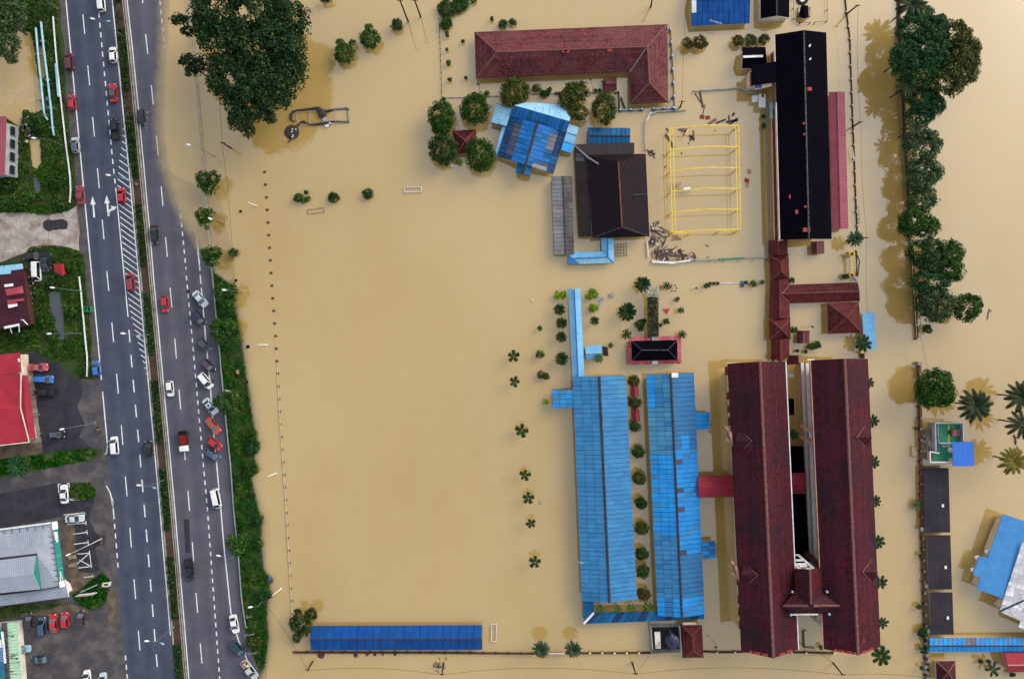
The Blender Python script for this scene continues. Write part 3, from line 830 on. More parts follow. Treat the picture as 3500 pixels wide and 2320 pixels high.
def sheets(parent,quad,nu,nv,matf,name='roof_sheet',lift=.085,wob=.015,deck=True,th=.03,stag=0.0):
 """quad: eave start, eave end, ridge end, ridge start. Overlapping sheets, each a piece of its own."""
 e0,e1,r1,r0=[Vector(p) for p in quad]
 _,n=up([e0,e1,r1,r0]); ax_u,ax_v=plane_axes(n,[e0,e1])
 if deck:slope(parent,[e0,e1,r1,r0],MT['ridge_dark'],.10,'roof_deck',.05)
 at_=lambda s,t:(e0.lerp(e1,s)).lerp(r0.lerp(r1,s),t)
 for i in range(nu):
  for j in range(nv):
   s0,s1=i/nu,(i+1)/nu
   if stag and j % 2:s0,s1=min(1,s0+stag/nu) if i else 0,min(1,s1+stag/nu)
   t0,t1=j/nv,(j+1)/nv
   gs,gt=.04/nu,.025/nv
   w1=random.uniform(-wob,wob)
   q=[at_(s0+gs,t0+gt*.3),at_(s1 - gs,t0+gt*.3),at_(s1 - gs,t1+gt),at_(s0+gs,t1+gt)]
   q=[q[0]+n*(lift+w1),q[1]+n*(lift - w1),q[2]+n*.012,q[3]+n*.012]
   q,_=up(q)
   lo=[p - n*th for p in q]
   mb=MB(); uv=lambda ps:[(p.dot(ax_u),p.dot(ax_v)) for p in ps]
   mb.face(q,uv(q))
   for a in range(4):
    b_=(a+1) % 4; z=[q[a],lo[a],lo[b_],q[b_]]; mb.face(z,uv(z))
   mb.build(name,matf(i,j),parent)

def ridge(parent,a,b,mat,w=.42,h=.12,pitch=1.0,name='ridge_cap',ups=.05):
 """Ridge tiles laid end to end: a capping that swells at every collar."""
 a,b=Vector(a),Vector(b); L=(b - a).length; d=(b - a)/L
 sd_=d.cross(Vector((0,0,1))).normalized(); n=max(2,int(L/pitch)); V=[]; F=[]
 for i in range(2*n+1):
  k=1.0 if i % 2 else 1.25
  p=a+d*(L*i/(2*n))+Vector((0,0,ups))
  V+=[p - sd_*(w/2*k) - Vector((0,0,.10)),p - sd_*(w/4*k)+Vector((0,0,h*k*.8)),p+sd_*(w/4*k)+Vector((0,0,h*k*.8)),p+sd_*(w/2*k) - Vector((0,0,.10))]
 for i in range(2*n):
  for c2 in range(3):F.append((i*4+c2,i*4+c2+1,i*4+4+c2+1,i*4+4+c2))
 F+=[(0,1,2,3),tuple(8*n+q for q in (3,2,1,0))]
 return MB().raw(V,F).build(name,mat,parent)

def inset(poly,d):
 poly=[Vector((p[0],p[1])) for p in poly]
 ar=sum(poly[i].x*poly[(i+1) % len(poly)].y - poly[(i+1) % len(poly)].x*poly[i].y for i in range(len(poly)))
 if ar<0:poly=poly[::-1]
 out=[]; n=len(poly)
 for i in range(n):
  p0,p1,p2=poly[i - 1],poly[i],poly[(i+1) % n]
  a=(p1 - p0).normalized(); c2=(p2 - p1).normalized()
  na,nc=Vector((-a.y,a.x)),Vector((-c2.y,c2.x))
  m_=na+nc; L=max(.3,m_.length_squared/2)
  out.append(p1+m_*(d/L))
 return out

def walls(parent,corners,z1,mat,over=.5,z0=-1.4,name='wall'):
 return MB().prism([(p.x,p.y) for p in inset(corners,over)],z0,z1).build(name,mat,parent)

def centre(pts):
 c2=Vector((0,0,0))
 for p in pts:c2+=Vector(p)
 c2 /= len(pts); c2.z=0
 return c2

def gable(name,label,A0,A1,B0,B1,R0,R1,he,hr,mat,wall,over=.5,mat2=None,rmat=None,nu=None,nv=None,fA=None,fB=None,cat='building',gmat=None,group=None,rw=.42,heB=None,parent=None,he1=None,rp=1.0):
 heB=he if heB is None else heB
 a0,a1,b0,b1,r0,r1=P(*A0,he),P(*A1,he),P(*B0,heB),P(*B1,heB),P(*R0,hr),P(*R1,hr)
 t=parent or thing(name,label,cat,centre([a0,a1,b0,b1]),group)
 if nu:
  sheets(t,(a0,a1,r1,r0),nu,nv,fA); sheets(t,(b0,b1,r1,r0),nu,nv,fB or fA)
 else:
  slope(t,[a0,a1,r1,r0],mat); slope(t,[b1,b0,r0,r1],mat2 or mat)
 if rmat:ridge(t,r0,r1,rmat,rw,pitch=rp)
 if wall:
  walls(t,[a0,a1,b1,b0],min(he,heB) - .16,wall,over)
  # the two gable ends
  for q in ((a0,b0,r0,r1),(a1,b1,r1,r0)):
   din=(q[3] - q[2]).normalized()*(over+.02)
   tri=[q[0].lerp(q[1],.12),q[0].lerp(q[1],.88),q[2]]
   tri=[p+din - Vector((0,0,.2)) for p in tri]
   d2=(q[3] - q[2]).normalized()*.15
   MB().raw(tri+[p+d2 for p in tri],[(0,1,2),(5,4,3),(0,3,4,1),(1,4,5,2),(2,5,3,0)]).build('gable_wall',gmat or wall,t)
 return t

def hip(name,label,c,R0,R1,he,hr,mat,wall,over=.5,rmat=None,cat='building',group=None,parent=None,hips=True,rw=.38):
 """c: four corners; edge 0-1 and 2-3 are the long sides, R0 belongs to edge 3-0 and R1 to edge 1-2."""
 w=[P(*p,he) for p in c]; r0,r1=P(*R0,hr),P(*R1,hr)
 t=parent or thing(name,label,cat,centre(w),group)
 one=(r0 - r1).length<.05
 slope(t,[w[0],w[1],r0] if one else [w[0],w[1],r1,r0],mat)
 slope(t,[w[1],w[2],r1],mat)
 slope(t,[w[2],w[3],r0] if one else [w[2],w[3],r0,r1],mat)
 slope(t,[w[3],w[0],r0],mat)
 if rmat:
  if not one:ridge(t,r0,r1,rmat,rw)
  if hips:
   for a,r in ((w[0],r0),(w[3],r0),(w[1],r1),(w[2],r1)):ridge(t,a,r,rmat,rw*.8,name='hip_cap')
 if wall:walls(t,w,he - .16,wall,over)
 return t

# ---- maroon L-shaped hall at the top
def l_hall():
 he,hr=1.9,5.0
 TL,TR,BR,BW,IC,BL=T(2,0,(600,298)),T(3,0,(490,226)),T(3,0,(497,948)),T(3,0,(142,965)),T(3,0,(142,668)),T(2,0,(612,727))
 L_,A_,W2=T(2,0,(806,482)),T(3,0,(305,432)),T(3,0,(325,765))
 e=[P(*p,he) for p in (TL,TR,BR,BW,IC,BL)]; l,a,w2=(P(*p,hr) for p in (L_,A_,W2))
 t=thing('school_hall','maroon tiled L-shaped hall roof at the top of the flooded school','building',centre(e))
 for q in ([e[0],e[1],a,l],[e[5],e[0],l],[e[4],e[5],l,a],[e[1],e[2],w2,a],[e[2],e[3],w2],[e[3],e[4],a,w2]):
  slope(t,q,MT['tile_maroon'])
 for p,q,mt in ((l,a,'ridge_maroon'),(a,w2,'ridge_maroon'),(e[0],l,'ridge_maroon'),(e[5],l,'ridge_maroon'),(e[1],a,'ridge_maroon'),(e[2],w2,'ridge_maroon'),(e[3],w2,'ridge_maroon')):
  ridge(t,p,q,MT[mt],.36,name='ridge_cap' if p.z==q.z else 'hip_cap')
 MB().bar(e[4]+Vector((.05,0,.03)),a+Vector((0,0,.03)),.5,.06).build('valley_gutter',MT['kerb'],t)
 for x,y in (T(2,0,(1430,447)),T(2,0,(1455,450)),T(2,0,(1850,436))):
  q=P(x,y,hr); MB().box((q.x,q.y - .5,q.z - .12),(1.1,.9,.2)).build('new_tile',MT['new_red_tile'],t)
 walls(t,e,he - .16,MT['wall_cream'],.8)
l_hall()

hip('pavilion','small dark red pyramid roof between the four round trees',T(2,0,(397,1210),(610,1197),(622,1412),(432,1420)),T(2,0,(512,1302)),T(2,0,(512,1302)),1.9,3.3,MT['tile_red'],MT['wall_cream'],.9,MT['ridge_red'])
hip('red_kiosk','small red tiled kiosk below the L-shaped hall',[T(2,0,(1790,722)),T(3,0,(20,715)),T(3,0,(22,838)),T(2,0,(1795,845))],T(2,0,(1810,770)),T(3,0,(10,768)),1.2,1.9,MT['tile_maroon'],MT['wall_cream'],.5,MT['ridge_maroon'],hips=False)

# ---- rotated blue house with patched sheets
def blue_house():
 K=5.406; q=lambda*p:Z(1660,330,K,*p)
 t=thing('patched_blue_house','sprawling blue sheet-roofed house with grey patched sheets, turned at an angle','building',P(*q((850,700))))
 he,hr=2.3,4.0
 c={'tl':q((440,365)),'tm':q((958,490)),'tr':q((1480,670)),'bl':q((215,1100)),'bm':q((725,1265)),'br':q((1250,1432))}
 def fl(i,j):
  if i==0 and j==0:return MT['sheet_teal']
  if j==0:return MT['sheet_navy']
  if j==1:return MT['sheet_slate'] if 1<=i<=7 else MT['sheet_navy'] if i != 0 else MT['sheet_teal']
  return MT['sheet_mid'] if (i*3+j) % 7 else MT['sheet_teal']
 def fr_(i,j):
  if j==0:return MT['sheet_navy'] if i not in (6,7) else MT['sheet_teal']
  if j==1:return MT['sheet_bare'] if i in (1,2,3,4) else MT['sheet_slate'] if i in (8,) else MT['sheet_teal'] if i in (5,6) else MT['asbestos'] if i==9 else MT['sheet_mid']
  if j==2 and i==9:return MT['asbestos']
  return MT['sheet_mid'] if (i*5+j) % 6 else MT['sheet_teal']
 sheets(t,(P(*c['tl'],he),P(*c['bl'],he),P(*c['bm'],hr),P(*c['tm'],hr)),9,4,fl)
 sheets(t,(P(*c['tr'],he),P(*c['br'],he),P(*q((720,1255)),hr),P(*c['tm'],hr)),10,4,fr_)
 ridge(t,P(*c['tm'],hr+.08),P(*q((690,1430)),hr - .1),MT['ridge_dark'],.55)
 # porch
 for s_ in ([(598,1225),(555,1405),(688,1440),(722,1265)],[(870,1262),(808,1480),(688,1440),(722,1265)]):
  w=q(*s_); sheets(t,(P(*w[0],2.9),P(*w[1],2.9),P(*w[2],3.6),P(*w[3],3.6)),2,1,lambda i,j:MT['sheet_teal'])
 # cross wing on the north side
 n0,n1,m0,m1,s0,s1=q((770,105)),q((1580,318)),q((505,170)),q((1545,462)),q((440,352)),q((1480,665))
 m0=q((498,168));
 sheets(t,(P(*s0,3.0),P(*s1,3.0),P(*m1,4.6),P(*q((520,165)),4.6)),14,1,lambda i,j:MT['sheet_mid'] if i % 4 else MT['sheet_teal'])
 slope(t,[P(*q((520,165)),4.55),P(*m1,4.55),P(*n1,3.2),P(*q((1390,155)),3.0),P(*n0,3.2)],MT['sky_light'])
 sheets(t,tuple(P(*q(p),h) for p,h in (((205,125),2.0),((98,500),2.0),((378,560),2.9),((488,205),2.9))),1,2,lambda i,j:MT['sky_light'])
 slope(t,[P(*q(p),2.2) for p in ((310,545),(378,555),(212,1102),(165,1095))],MT['sky_sheet'],name='lean_to')
 sheets(t,tuple(P(*q(p),h) for p,h in (((1722,565),2.0),((1575,1055),2.0),((1395,995),2.8),((1545,500),2.8))),3,1,lambda i,j:(MT['sky_light'],MT['sky_sheet'],MT['sheet_b'])[i])
 walls(t,[P(*p,he) for p in (c['tl'],c['tr'],c['br'],c['bl'])],he - .2,MT['wall_white'],.6)
 walls(t,[P(*p,3) for p in (q((520,180)),q((1540,440)),q((1480,660)),q((450,350)))],2.7,MT['wall_white'],.5)
 walls(t,[P(*p,2) for p in q((205,125),(488,205),(378,560),(98,500))],1.8,MT['wall_white'],.5)
 walls(t,[P(*p,2) for p in q((1545,500),(1722,565),(1575,1055),(1395,995))],1.8,MT['wall_white'],.5)
blue_house()

gable('blue_shed','small blue gabled shed just above the black tiled hall',T(2,0,(1648,1180)),T(3,0,(146,1185)),T(2,0,(1648,1330)),T(3,0,(146,1325)),T(2,0,(1648,1253)),T(3,0,(146,1258)),1.5,2.1,None,MT['wall_white'],.4,
      rmat=MT['ridge_dark'],nu=9,nv=1,fA=lambda i,j:MT['sheet_teal'])

# ---- black tiled hall and its lean-to
def black_hall():
 he,hr=2.7,5.6
 w=[P(*p,he) for p in ((2006,530),(2207,526),(2220,808),(2025,814))]; r0,r1=P(2113,553,hr),P(2126,776,hr)
 t=thing('black_tiled_hall','black tiled hall with orange ridge and grey lean-to beside the yellow frame','building',centre(w))
 hm=3.4
 # skirts below short gablets
 k0,k1=P(2070,548,4.1),P(2150,545,4.1)
 slope(t,[w[0],w[3],r1,r0],MT['tile_black']); slope(t,[w[1],w[2],r1,r0],MT['tile_black'])
 slope(t,[w[2],w[3],r1],MT['tile_black']); slope(t,[w[0],w[1],r0],MT['tile_black'])
 ridge(t,r0,r1,MT['ridge_orange'],.3)
 ridge(t,w[2],r1,MT['ridge_dark'],.3,name='hip_cap'); ridge(t,w[3],r1,MT['ridge_dark'],.3,name='hip_cap')
 MB().bar(P(*T(3,1,(175,232)),4.2),P(*T(3,1,(292,227)),3.4),.25,.08).build('snow_bar',MT['black_steel'],t)
 # lean-to along the left and the top
 slope(t,[P(1962,495,1.9),P(1979,809,1.9),P(2022,808,2.5),P(2008,530,2.5)],MT['brown_roof'],name='lean_to')
 slope(t,[P(1962,494,1.92),P(2168,488,1.9),P(2168,526,2.5),P(2008,531,2.5)],MT['brown_roof'],name='lean_to')
 for i in range(3):
  y=508+15*i
  slope(t,[P(1967,y,2.03),P(1990+3*i,y,2.33),P(1991+3*i,y+13,2.34),P(1968,y+13,2.04)],MT['asbestos_dark'],.03,'cement_sheet')
 MB().tube([P(1963,497,2.15),P(2008,537,2.75),P(2045,561,4.0)],.20,6).build('hip_pole',MT['asbestos'],t)
 MB().bar(P(2010,545,2.62),P(2023,806,2.62),.12,.12).build('gutter',MT['ridge_black'],t)
 walls(t,w,he - .2,MT['wall_cream'],.9); walls(t,[P(1962,495,2),P(2165,489,2),P(2165,800,2),P(1979,809,2)],1.7,MT['wall_cream'],.5)
black_hall()

# ---- long grey cement-sheet shed
gable('cement_sheet_shed','long grey cement-sheet roof at the left of the black tiled hall',T(2,1,(1310,62)),T(2,1,(1337,787)),T(2,1,(1500,60)),T(2,1,(1520,775)),T(2,1,(1415,60)),T(2,1,(1440,782)),1.7,2.5,None,MT['wall_white'],.5,
      nu=19,nv=1,fA=lambda i,j:MT['asbestos'],fB=lambda i,j:MT['asbestos_dark'],rmat=MT['ridge_dark'],rw=.3)  # right slope gets the darker cement sheets
# ---- pale blue angled walkway
def angled_walk():
 q=lambda x,y,h:P(*T(2,1,(x,y)),h)
 t=thing('covered_walkway','pale blue angled walkway roof below the black tiled hall','walkway roof',q(1830,810,0))
 he,hr=1.5,2.1
 slope(t,[q(1770,630,he),q(1775,757,he),q(1833,808,hr),q(1830,630,hr)],MT['sky_sheet'])
 slope(t,[q(1885,630,he),q(1888,862,he),q(1833,808,hr),q(1830,630,hr)],MT['sky_sheet'])
 slope(t,[q(1775,757,he),q(1525,762,he),q(1465,785,he),q(1515,820,hr),q(1833,808,hr)],MT['sky_sheet'])
 slope(t,[q(1888,862,he),q(1575,872,he),q(1515,820,hr),q(1833,808,hr)],MT['sky_light'])
 slope(t,[q(1575,872,he),q(1460,871,he),q(1465,785,he),q(1515,820,hr)],MT['house_blue'])
 ridge(t,q(1830,630,hr),q(1833,808,hr),MT['blue_paint'],.25); ridge(t,q(1515,820,hr),q(1833,808,hr),MT['blue_paint'],.25); ridge(t,q(1888,862,he),q(1833,808,hr),MT['blue_paint'],.2,name='hip_cap')
 for x,y in ((1790,650),(1870,650),(1790,740),(1870,840),(1700,770),(1600,780),(1600,860),(1480,860),(1740,855)):
  MB().tube([q(x,y,-1.3),q(x,y,he - .1)],.08).build('post',MT['steel'],t)
angled_walk()
t=gable('covered_walkway','long pale blue corrugated walkway roof leading down to the blue classroom block',T(2,1,(1465,1094)),T(2,2,(1503,347)),T(2,1,(1575,1088)),T(2,2,(1615,345)),T(2,1,(1522,1110)),T(2,2,(1558,345)),2.2,2.8,MT['sky_sheet'],None,rmat=MT['blue_paint'],rw=.22,cat='walkway roof')
for k in range(7):
 for x0,x1 in ((1945,1958),(1980,1994)):
  f=(k+.5)/7; MB().tube([P(x0+(x1 - x0)*f,990+290*f,-1.3),P(x0+(x1 - x0)*f,990+290*f,2.2)],.08).build('post',MT['steel'],t)
t=gable('blue_hut','small pale blue gabled hut beside the long walkway roof',T(2,2,(1620,62)),T(2,2,(1772,50)),T(2,2,(1632,187)),T(2,2,(1781,165)),T(2,2,(1626,128)),T(2,2,(1778,122)),1.4,2.2,MT['sky_sheet'],MT['wall_grey'],.35,rmat=MT['pipe_blue'],rw=.2)
slope(t,[P(*p,1.2) for p in T(2,2,(1782,62),(1828,70),(1838,155),(1786,150))],MT['brown_roof'],.05,'canopy')

# ---- the two long blue classroom blocks
def block1():
 def f(i,j):
  r=(i*7+j*13) % 11
  if i>46:return MT['sheet_c'] if j<2 else MT['sheet_a']
  return MT['sheet_a']
 def f2(i,j):
  return MT['sheet_pale'] if i<5 and j==0 else MT['sheet_a']
 t=gable('classroom_block','long steel blue classroom roof, the left of the two parallel blue blocks',T(2,2,(1505,345)),T(2,3,(1590,848)),T(3,2,(105,330)),T(3,3,(207,830)),T(2,2,(1752,340)),T(2,3,(1847,862)),2.9,4.5,None,MT['wall_white'],.7,
              nu=49,nv=3,fA=f,fB=f2,rmat=MT['ridge_dark'],rw=.55)
 q=T(2,2,(1318,465),(1323,637),(1517,637),(1506,462))
 sheets(t,(P(*q[0],2.3),P(*q[1],2.3),P(*q[2],2.85),P(*q[3],2.85)),4,3,lambda i,j:MT['sheet_a'] if (i+j) % 3 else MT['sheet_b'])
 walls(t,[P(*p,2.3) for p in q],2.1,MT['wall_white'],.5)
 for p in ((1563,492),(1580,497)):
  MB().bar(P(*T(2,3,(p[0] - 8,p[1] - 6)),3.9),P(*T(2,3,(p[0]+30,p[1])),4.1),.06,.06).build('aerial',MT['white_gloss'],t)
block1()
def block2():
 n=51
 def f(i,j):
  if i<17:
   if j==0:return MT['sheet_b'] if i<7 else MT['sheet_pale']
   if j==1:return MT['sheet_c'] if i in (3,4,5,6) else MT['sheet_pale']
   return MT['sheet_pale'] if i % 5 else MT['sheet_c']
  if i>46:return MT['sheet_b'] if j != 1 else MT['sheet_c']
  if i>33:return MT['sheet_a'] if (i+j) % 5 else MT['sheet_c']
  return MT['sheet_b'] if (i*3+j*5) % 9 else MT['sheet_a']
 def f2(i,j):
  if i<16 and not (j==1 and i>12):return MT['sheet_c']
  if i==0 and j==2:return MT['white_gloss']
  if j==2 and i in (18,24,28,37):return MT['sheet_slate']
  if 37<i<47:return MT['sheet_c']
  return MT['sheet_b'] if (i*5+j*3) % 8 else MT['sheet_a']
 t=gable('classroom_block','patchwork bright blue classroom roof, the right of the two parallel blue blocks',T(3,2,(293,322)),T(3,3,(400,985)),T(3,2,(733,305)),T(3,3,(832,968)),T(3,2,(520,315)),T(3,3,(625,1000)),2.7,4.4,None,MT['wall_white'],.7,
              nu=n,nv=3,fA=f,fB=f2,rmat=MT['ridge_dark'],rw=.5)
 for q,mt in ((T(3,2,(880,670),(882,826),(752,833),(748,675)),('sheet_b','sheet_b')),(T(3,3,(930,293),(934,450),(820,462),(808,303)),('sheet_c','sheet_b'))):
  sheets(t,(P(*q[0],2.0),P(*q[1],2.0),P(*q[2],2.5),P(*q[3],2.5)),4,2,lambda i,j,mt=mt:MT[mt[(i+j) % 2]])
  walls(t,[P(*p,2.0) for p in q],1.8,MT['wall_white'],.4)
 q=P(*T(3,2,(560,330)),4.5); MB().box((q.x,q.y,4.42),(1.5,1.1,.06)).build('pale_patch_sheet',MT['white_gloss'],t)
block2()
def link_roof():
 q=lambda c,x,y,h:P(*T(c,3,(x,y)),h)
 t=thing('link_roof','dark blue link roof joining the lower ends of the two blue blocks','walkway roof',q(2,1650,1000,0))
 sheets(t,(q(2,1603,850,2.0),q(2,1609,1056,2.0),q(2,1702,952,2.3),q(2,1698,855,2.3)),4,1,lambda i,j:MT['sheet_teal'])
 sheets(t,(q(2,1609,1056,2.0),q(3,832,1012,2.0),q(3,830,935,2.3),q(2,1702,952,2.3)),18,1,lambda i,j:MT['sheet_teal'] if i % 4 else MT['sheet_navy'])
 MB().bar(q(2,1609,1056,2.12),q(2,1704,953,2.42),.5,.06).build('white_flashing',MT['white_gloss'],t)
 for x in (1620,1720,1820):MB().tube([q(2,x,1040,-1.3),q(2,x,1040,1.95)],.08).build('post',MT['steel'],t)
 for x in (100,300,500,700):MB().tube([q(3,x,1005,-1.3),q(3,x,1005,1.95)],.08).build('post',MT['steel'],t)
link_roof()
for y0,y1,lb in ((415,525,'upper'),(640,756,'lower')):
 xa,xb=(156,226) if y0<500 else (166,238)
 t=gable('bench_shelter','small crimson shelter roof between the clipped trees, '+lb,T(3,2,(xa,y0)),T(3,2,(xa+4,y1)),T(3,2,(xb - 8,y0)),T(3,2,(xb,y1)),T(3,2,((xa+xb)/2 - 4,y0)),T(3,2,((xa+xb)/2+2,y1)),1.3,1.8,MT['crimson'],None,cat='shelter',group='crimson shelters')
 for k in range(3):
  y=y0+(y1 - y0)*(k+.5)/3; MB().bar(P(*T(3,2,(xa+3,y)),1.42),P(*T(3,2,((xa+xb)/2,y - 2)),1.9),.12,.06).build('roof_rib',MT['ridge_maroon'],t); MB().bar(P(*T(3,2,((xa+xb)/2,y - 2)),1.9),P(*T(3,2,(xb - 3,y)),1.42),.12,.06).build('roof_rib',MT['ridge_maroon'],t)
 for x in (xa+6,xb - 10):
  for y in (y0+8,y1 - 8):MB().tube([P(*T(3,2,(x,y)),-1.3),P(*T(3,2,(x,y)),1.25)],.06).build('post',MT['steel'],t)

# ---- the pair of big maroon teaching blocks
def dormer(t,tip,a,b,front,he,mat):
 """A small cross gable: tip on the slope, a and b its lower corners at the eave, front the end of its ridge."""
 slope(t,[P(*a,he+.45),P(*tip,he+2.35),P(*front,he+2.1)],mat,.1,'dormer_slope')
 slope(t,[P(*b,he+.45),P(*tip,he+2.35),P(*front,he+2.1)],mat,.1,'dormer_slope')
 ridge(t,P(*a,he+.5),P(*tip,he+2.4),MT['ridge_maroon'],.22,name='hip_cap'); ridge(t,P(*b,he+.5),P(*tip,he+2.4),MT['ridge_maroon'],.22,name='hip_cap')
def maroon_left():
 he,hr=8.3,11.8
 A0,A1,B0,B1,R0,R1=T(3,2,(1045,222)),T(3,3,(1172,1308)),T(3,2,(1580,205)),T(3,3,(1698,1292)),T(3,2,(1345,205)),T(3,3,(1470,1375))
 t=gable('teaching_block','tall maroon tiled teaching block, the left of the pair, with white gutter',A0,A1,B0,B1,R0,R1,he,hr,MT['tile_dark'],MT['wall_cream'],2.0,rmat=MT['ridge_maroon'],rw=.6,rp=1.5)
 a,b_=P(*B0,he),P(*B1,he)
 MB().bar(a+Vector((.08,0,.0)),b_+Vector((.08,0,.0)),.22,.2).build('gutter',MT['white_gloss'],t)
 q=P(*T(3,2,(1095,219)),he); MB().box((q.x,q.y,he),(2.5,.2,.2)).build('fascia',MT['white_gloss'],t)
 for k in range(8):                                    # red tiles slipped at the lower gable verge
  p=P(*A1,he+.15).lerp(P(*R1,hr+.15),.3+k*.08)
  if k % 3 != 1:MB().box((p.x,p.y+.35,p.z),(.75,.5,.16)).build('verge_tile',MT['new_red_tile'],t)
 for k in range(7):
  p=P(*B1,he+.15).lerp(P(*R1,hr+.15),.2+k*.1)
  if k % 3:MB().box((p.x,p.y+.3,p.z),(.7,.5,.16)).build('verge_tile',MT['new_red_tile'],t)
 for c,yy0,yy1 in ((2,250,330),(2,485,555),(2,610,675),(2,715,795),(3,640,700),(3,790,870),(3,905,985),(3,1030,1105)):
  x=1040 if c==2 else 1148
  x+=(yy0 - 400)*.062 if c==2 else (yy0 - 800)*.05
  p0,p1=P(*T(3,c,(x,yy0)),6.6),P(*T(3,c,(x,yy1)),6.6)
  MB().hexa([(p1.x - .2,p1.y,6.4),(p1.x+.9,p1.y,7.0),(p0.x+.9,p0.y,7.0),(p0.x - .2,p0.y,6.4)],[(p1.x - .2,p1.y,6.5),(p1.x+.9,p1.y,7.1),(p0.x+.9,p0.y,7.1),(p0.x - .2,p0.y,6.5)]).build('window_shade',MT['shade_red'],t)
 # stair fronts with pink frames
 for c,oy in ((2,0),(3,-330)):
  dx=0 if c==2 else 55
  q=lambda x,y,h:P(*T(3,c,(x+dx,y+oy)),h)
  dormer(t,T(3,c,(1270+dx,937+oy)),T(3,c,(1145+dx,827+oy)),T(3,c,(1152+dx,1045+oy)),T(3,c,(1120+dx,940+oy)),he,MT['tile_dark'])
  f=lambda x,y,h:q(x,y,h)
  for (x0,y0),(x1,y1),h in (((1025,805),(1075,860),7.6),((1030,915),(1120,985),7.6),((1040,810),(1060,930),6.2),((1065,850),(1100,985),8.2)):
   MB().bar(f(x0,y0,h),f(x1,y1,h),.55,.5).build('stair_frame',MT['wall_pink'],t)
  for k in range(4):
   MB().bar(f(1098,885+k*18,8.0),f(1112,889+k*18,8.0),.35,.3).build('balustrade',MT['white_gloss'],t)
maroon_left()

def facade(t,a,b,levels,depth,wallm,topm,gap=()):
 """Open galleries: a parapet and a floor at each level from a to b, the floor coloured near-black for the shade inside. depth points inwards."""
 a,b=Vector((a.x,a.y,0)),Vector((b.x,b.y,0)); n=Vector(depth)
 for i,h in enumerate(levels):
  pr=MB().hexa([b+Vector((0,0,h - 1.1)),b+n*.2+Vector((0,0,h - 1.1)),a+n*.2+Vector((0,0,h - 1.1)),a+Vector((0,0,h - 1.1))],
                  [b+Vector((0,0,h)),b+n*.2+Vector((0,0,h)),a+n*.2+Vector((0,0,h)),a+Vector((0,0,h))]).build('parapet',wallm,t)
  MB().hexa([b - n*.06+Vector((0,0,h)),b+n*.75+Vector((0,0,h)),a+n*.75+Vector((0,0,h)),a - n*.04+Vector((0,0,h))],
                  [b - n*.04+Vector((0,0,h+.14)),b+n*.75+Vector((0,0,h+.14)),a+n*.75+Vector((0,0,h+.14)),a - n*.04+Vector((0,0,h+.14))]).build('parapet_coping',topm if not isinstance(topm,list) else topm[i],pr)
  MB().hexa([b+n*.2+Vector((0,0,h - 1.3)),b+n*2.2+Vector((0,0,h - 1.3)),a+n*2.2+Vector((0,0,h - 1.3)),a+n*.2+Vector((0,0,h - 1.3))],
                  [b+n*.2+Vector((0,0,h - 1.12)),b+n*2.2+Vector((0,0,h - 1.12)),a+n*2.2+Vector((0,0,h - 1.12)),a+n*.2+Vector((0,0,h - 1.12))]).build('gallery_floor',MT['dark'],t)  # gallery shade painted into the floor colour

def maroon_right():
 he,hr=9.3,12.6
 A0,A1,B0,B1,R0,R1=(2771,1231),(2815,2217),T(4,2,(450,178)),T(4,3,(567,1266)),T(4,2,(236,176)),T(4,3,(360,1345))
 a0,a1,b0,b1,r0,r1=P(*A0,he),P(*A1,he),P(*B0,he),P(*B1,he),P(*R0,hr),P(*R1,hr)
 t=thing('teaching_block','tall maroon tiled teaching block, the right of the pair, with white gallery parapets','building',centre([a0,a1,b0,b1]))
 slope(t,[a0,a1,r1,r0],MT['tile_dark']); slope(t,[b1,b0,r0,r1],MT['tile_dark']); ridge(t,r0,r1,MT['ridge_maroon'],.6,pitch=1.5)
 walls(t,[a0,a1,b1,b0],he - .2,MT['wall_cream'],2.3)
 MB().bar(a0+Vector((-.1,0,0)),a1+Vector((-.1,0,0)),.2,.2).build('gutter',MT['wall_pink'],t)
 n=Vector((1,-.03,0)); off=Vector((.9,0,0))
 d=(a1 - a0)
 fa,fb=a0+off+d*.012,a0+off+d*.925
 facade(t,fa,fb,(1.2,4.15,7.1),n,MT['wall_pink'],MT['white_gloss'])
 for k,(y0,oy) in enumerate(((1453,0),(1895,0))):           # stair tower frames
  for dy,h in ((0,8.6),(36,8.6)):
   if k==0:
    MB().bar(P(2736,y0+dy,3.0),P(2779,y0+26+dy,8.6),.9,.35).build('stair_frame',MT['wall_pink'],t)
  if k==1:MB().bar(P(2755,1890,3.0),P(2803,1935,8.6),1.3,.35).build('stair_frame',MT['wall_brown'],t)
 for k in range(4):MB().bar(P(2766,1480+k*4,7.9),P(2774,1481+k*4,7.9),.15,.3).build('balustrade',MT['white_gloss'],t)
 for c,oy,dx in ((2,0,0),(3,-325,55)):
  dormer(t,T(4,c,(343+dx,905+oy)),T(4,c,(430+dx,785+oy)),T(4,c,(438+dx,1003+oy)),T(4,c,(488+dx,905+oy)),he,MT['tile_dark'])
 q=P(*T(4,3,(395,1230)),hr - .9)
 MB().prism([P(*T(4,3,p),11.4).to_2d() for p in ((375,1280),(365,1235),(385,1200),(408,1175),(412,1215),(398,1240),(390,1275))],11.2,11.75).build('new_tile_patch',MT['new_red_tile'],t)
 for k in range(9):
  p=a1.lerp(r1,.35+k*.07) if k<9 else None
  if k % 3 != 1:MB().box((p.x,p.y+.3,p.z+.12),(.75,.5,.16)).build('verge_tile',MT['new_red_tile'],t)
 for k in range(6):
  p=b1.lerp(r1,.3+k*.1)
  if k % 3:MB().box((p.x,p.y+.25,p.z+.12),(.7,.5,.16)).build('verge_tile',MT['new_red_tile'],t)
 q=P(2778,1229,9.2); MB().box((q.x - .4,q.y,9.1),(1.6,.25,.3)).build('fascia',MT['white_gloss'],t)
maroon_right()

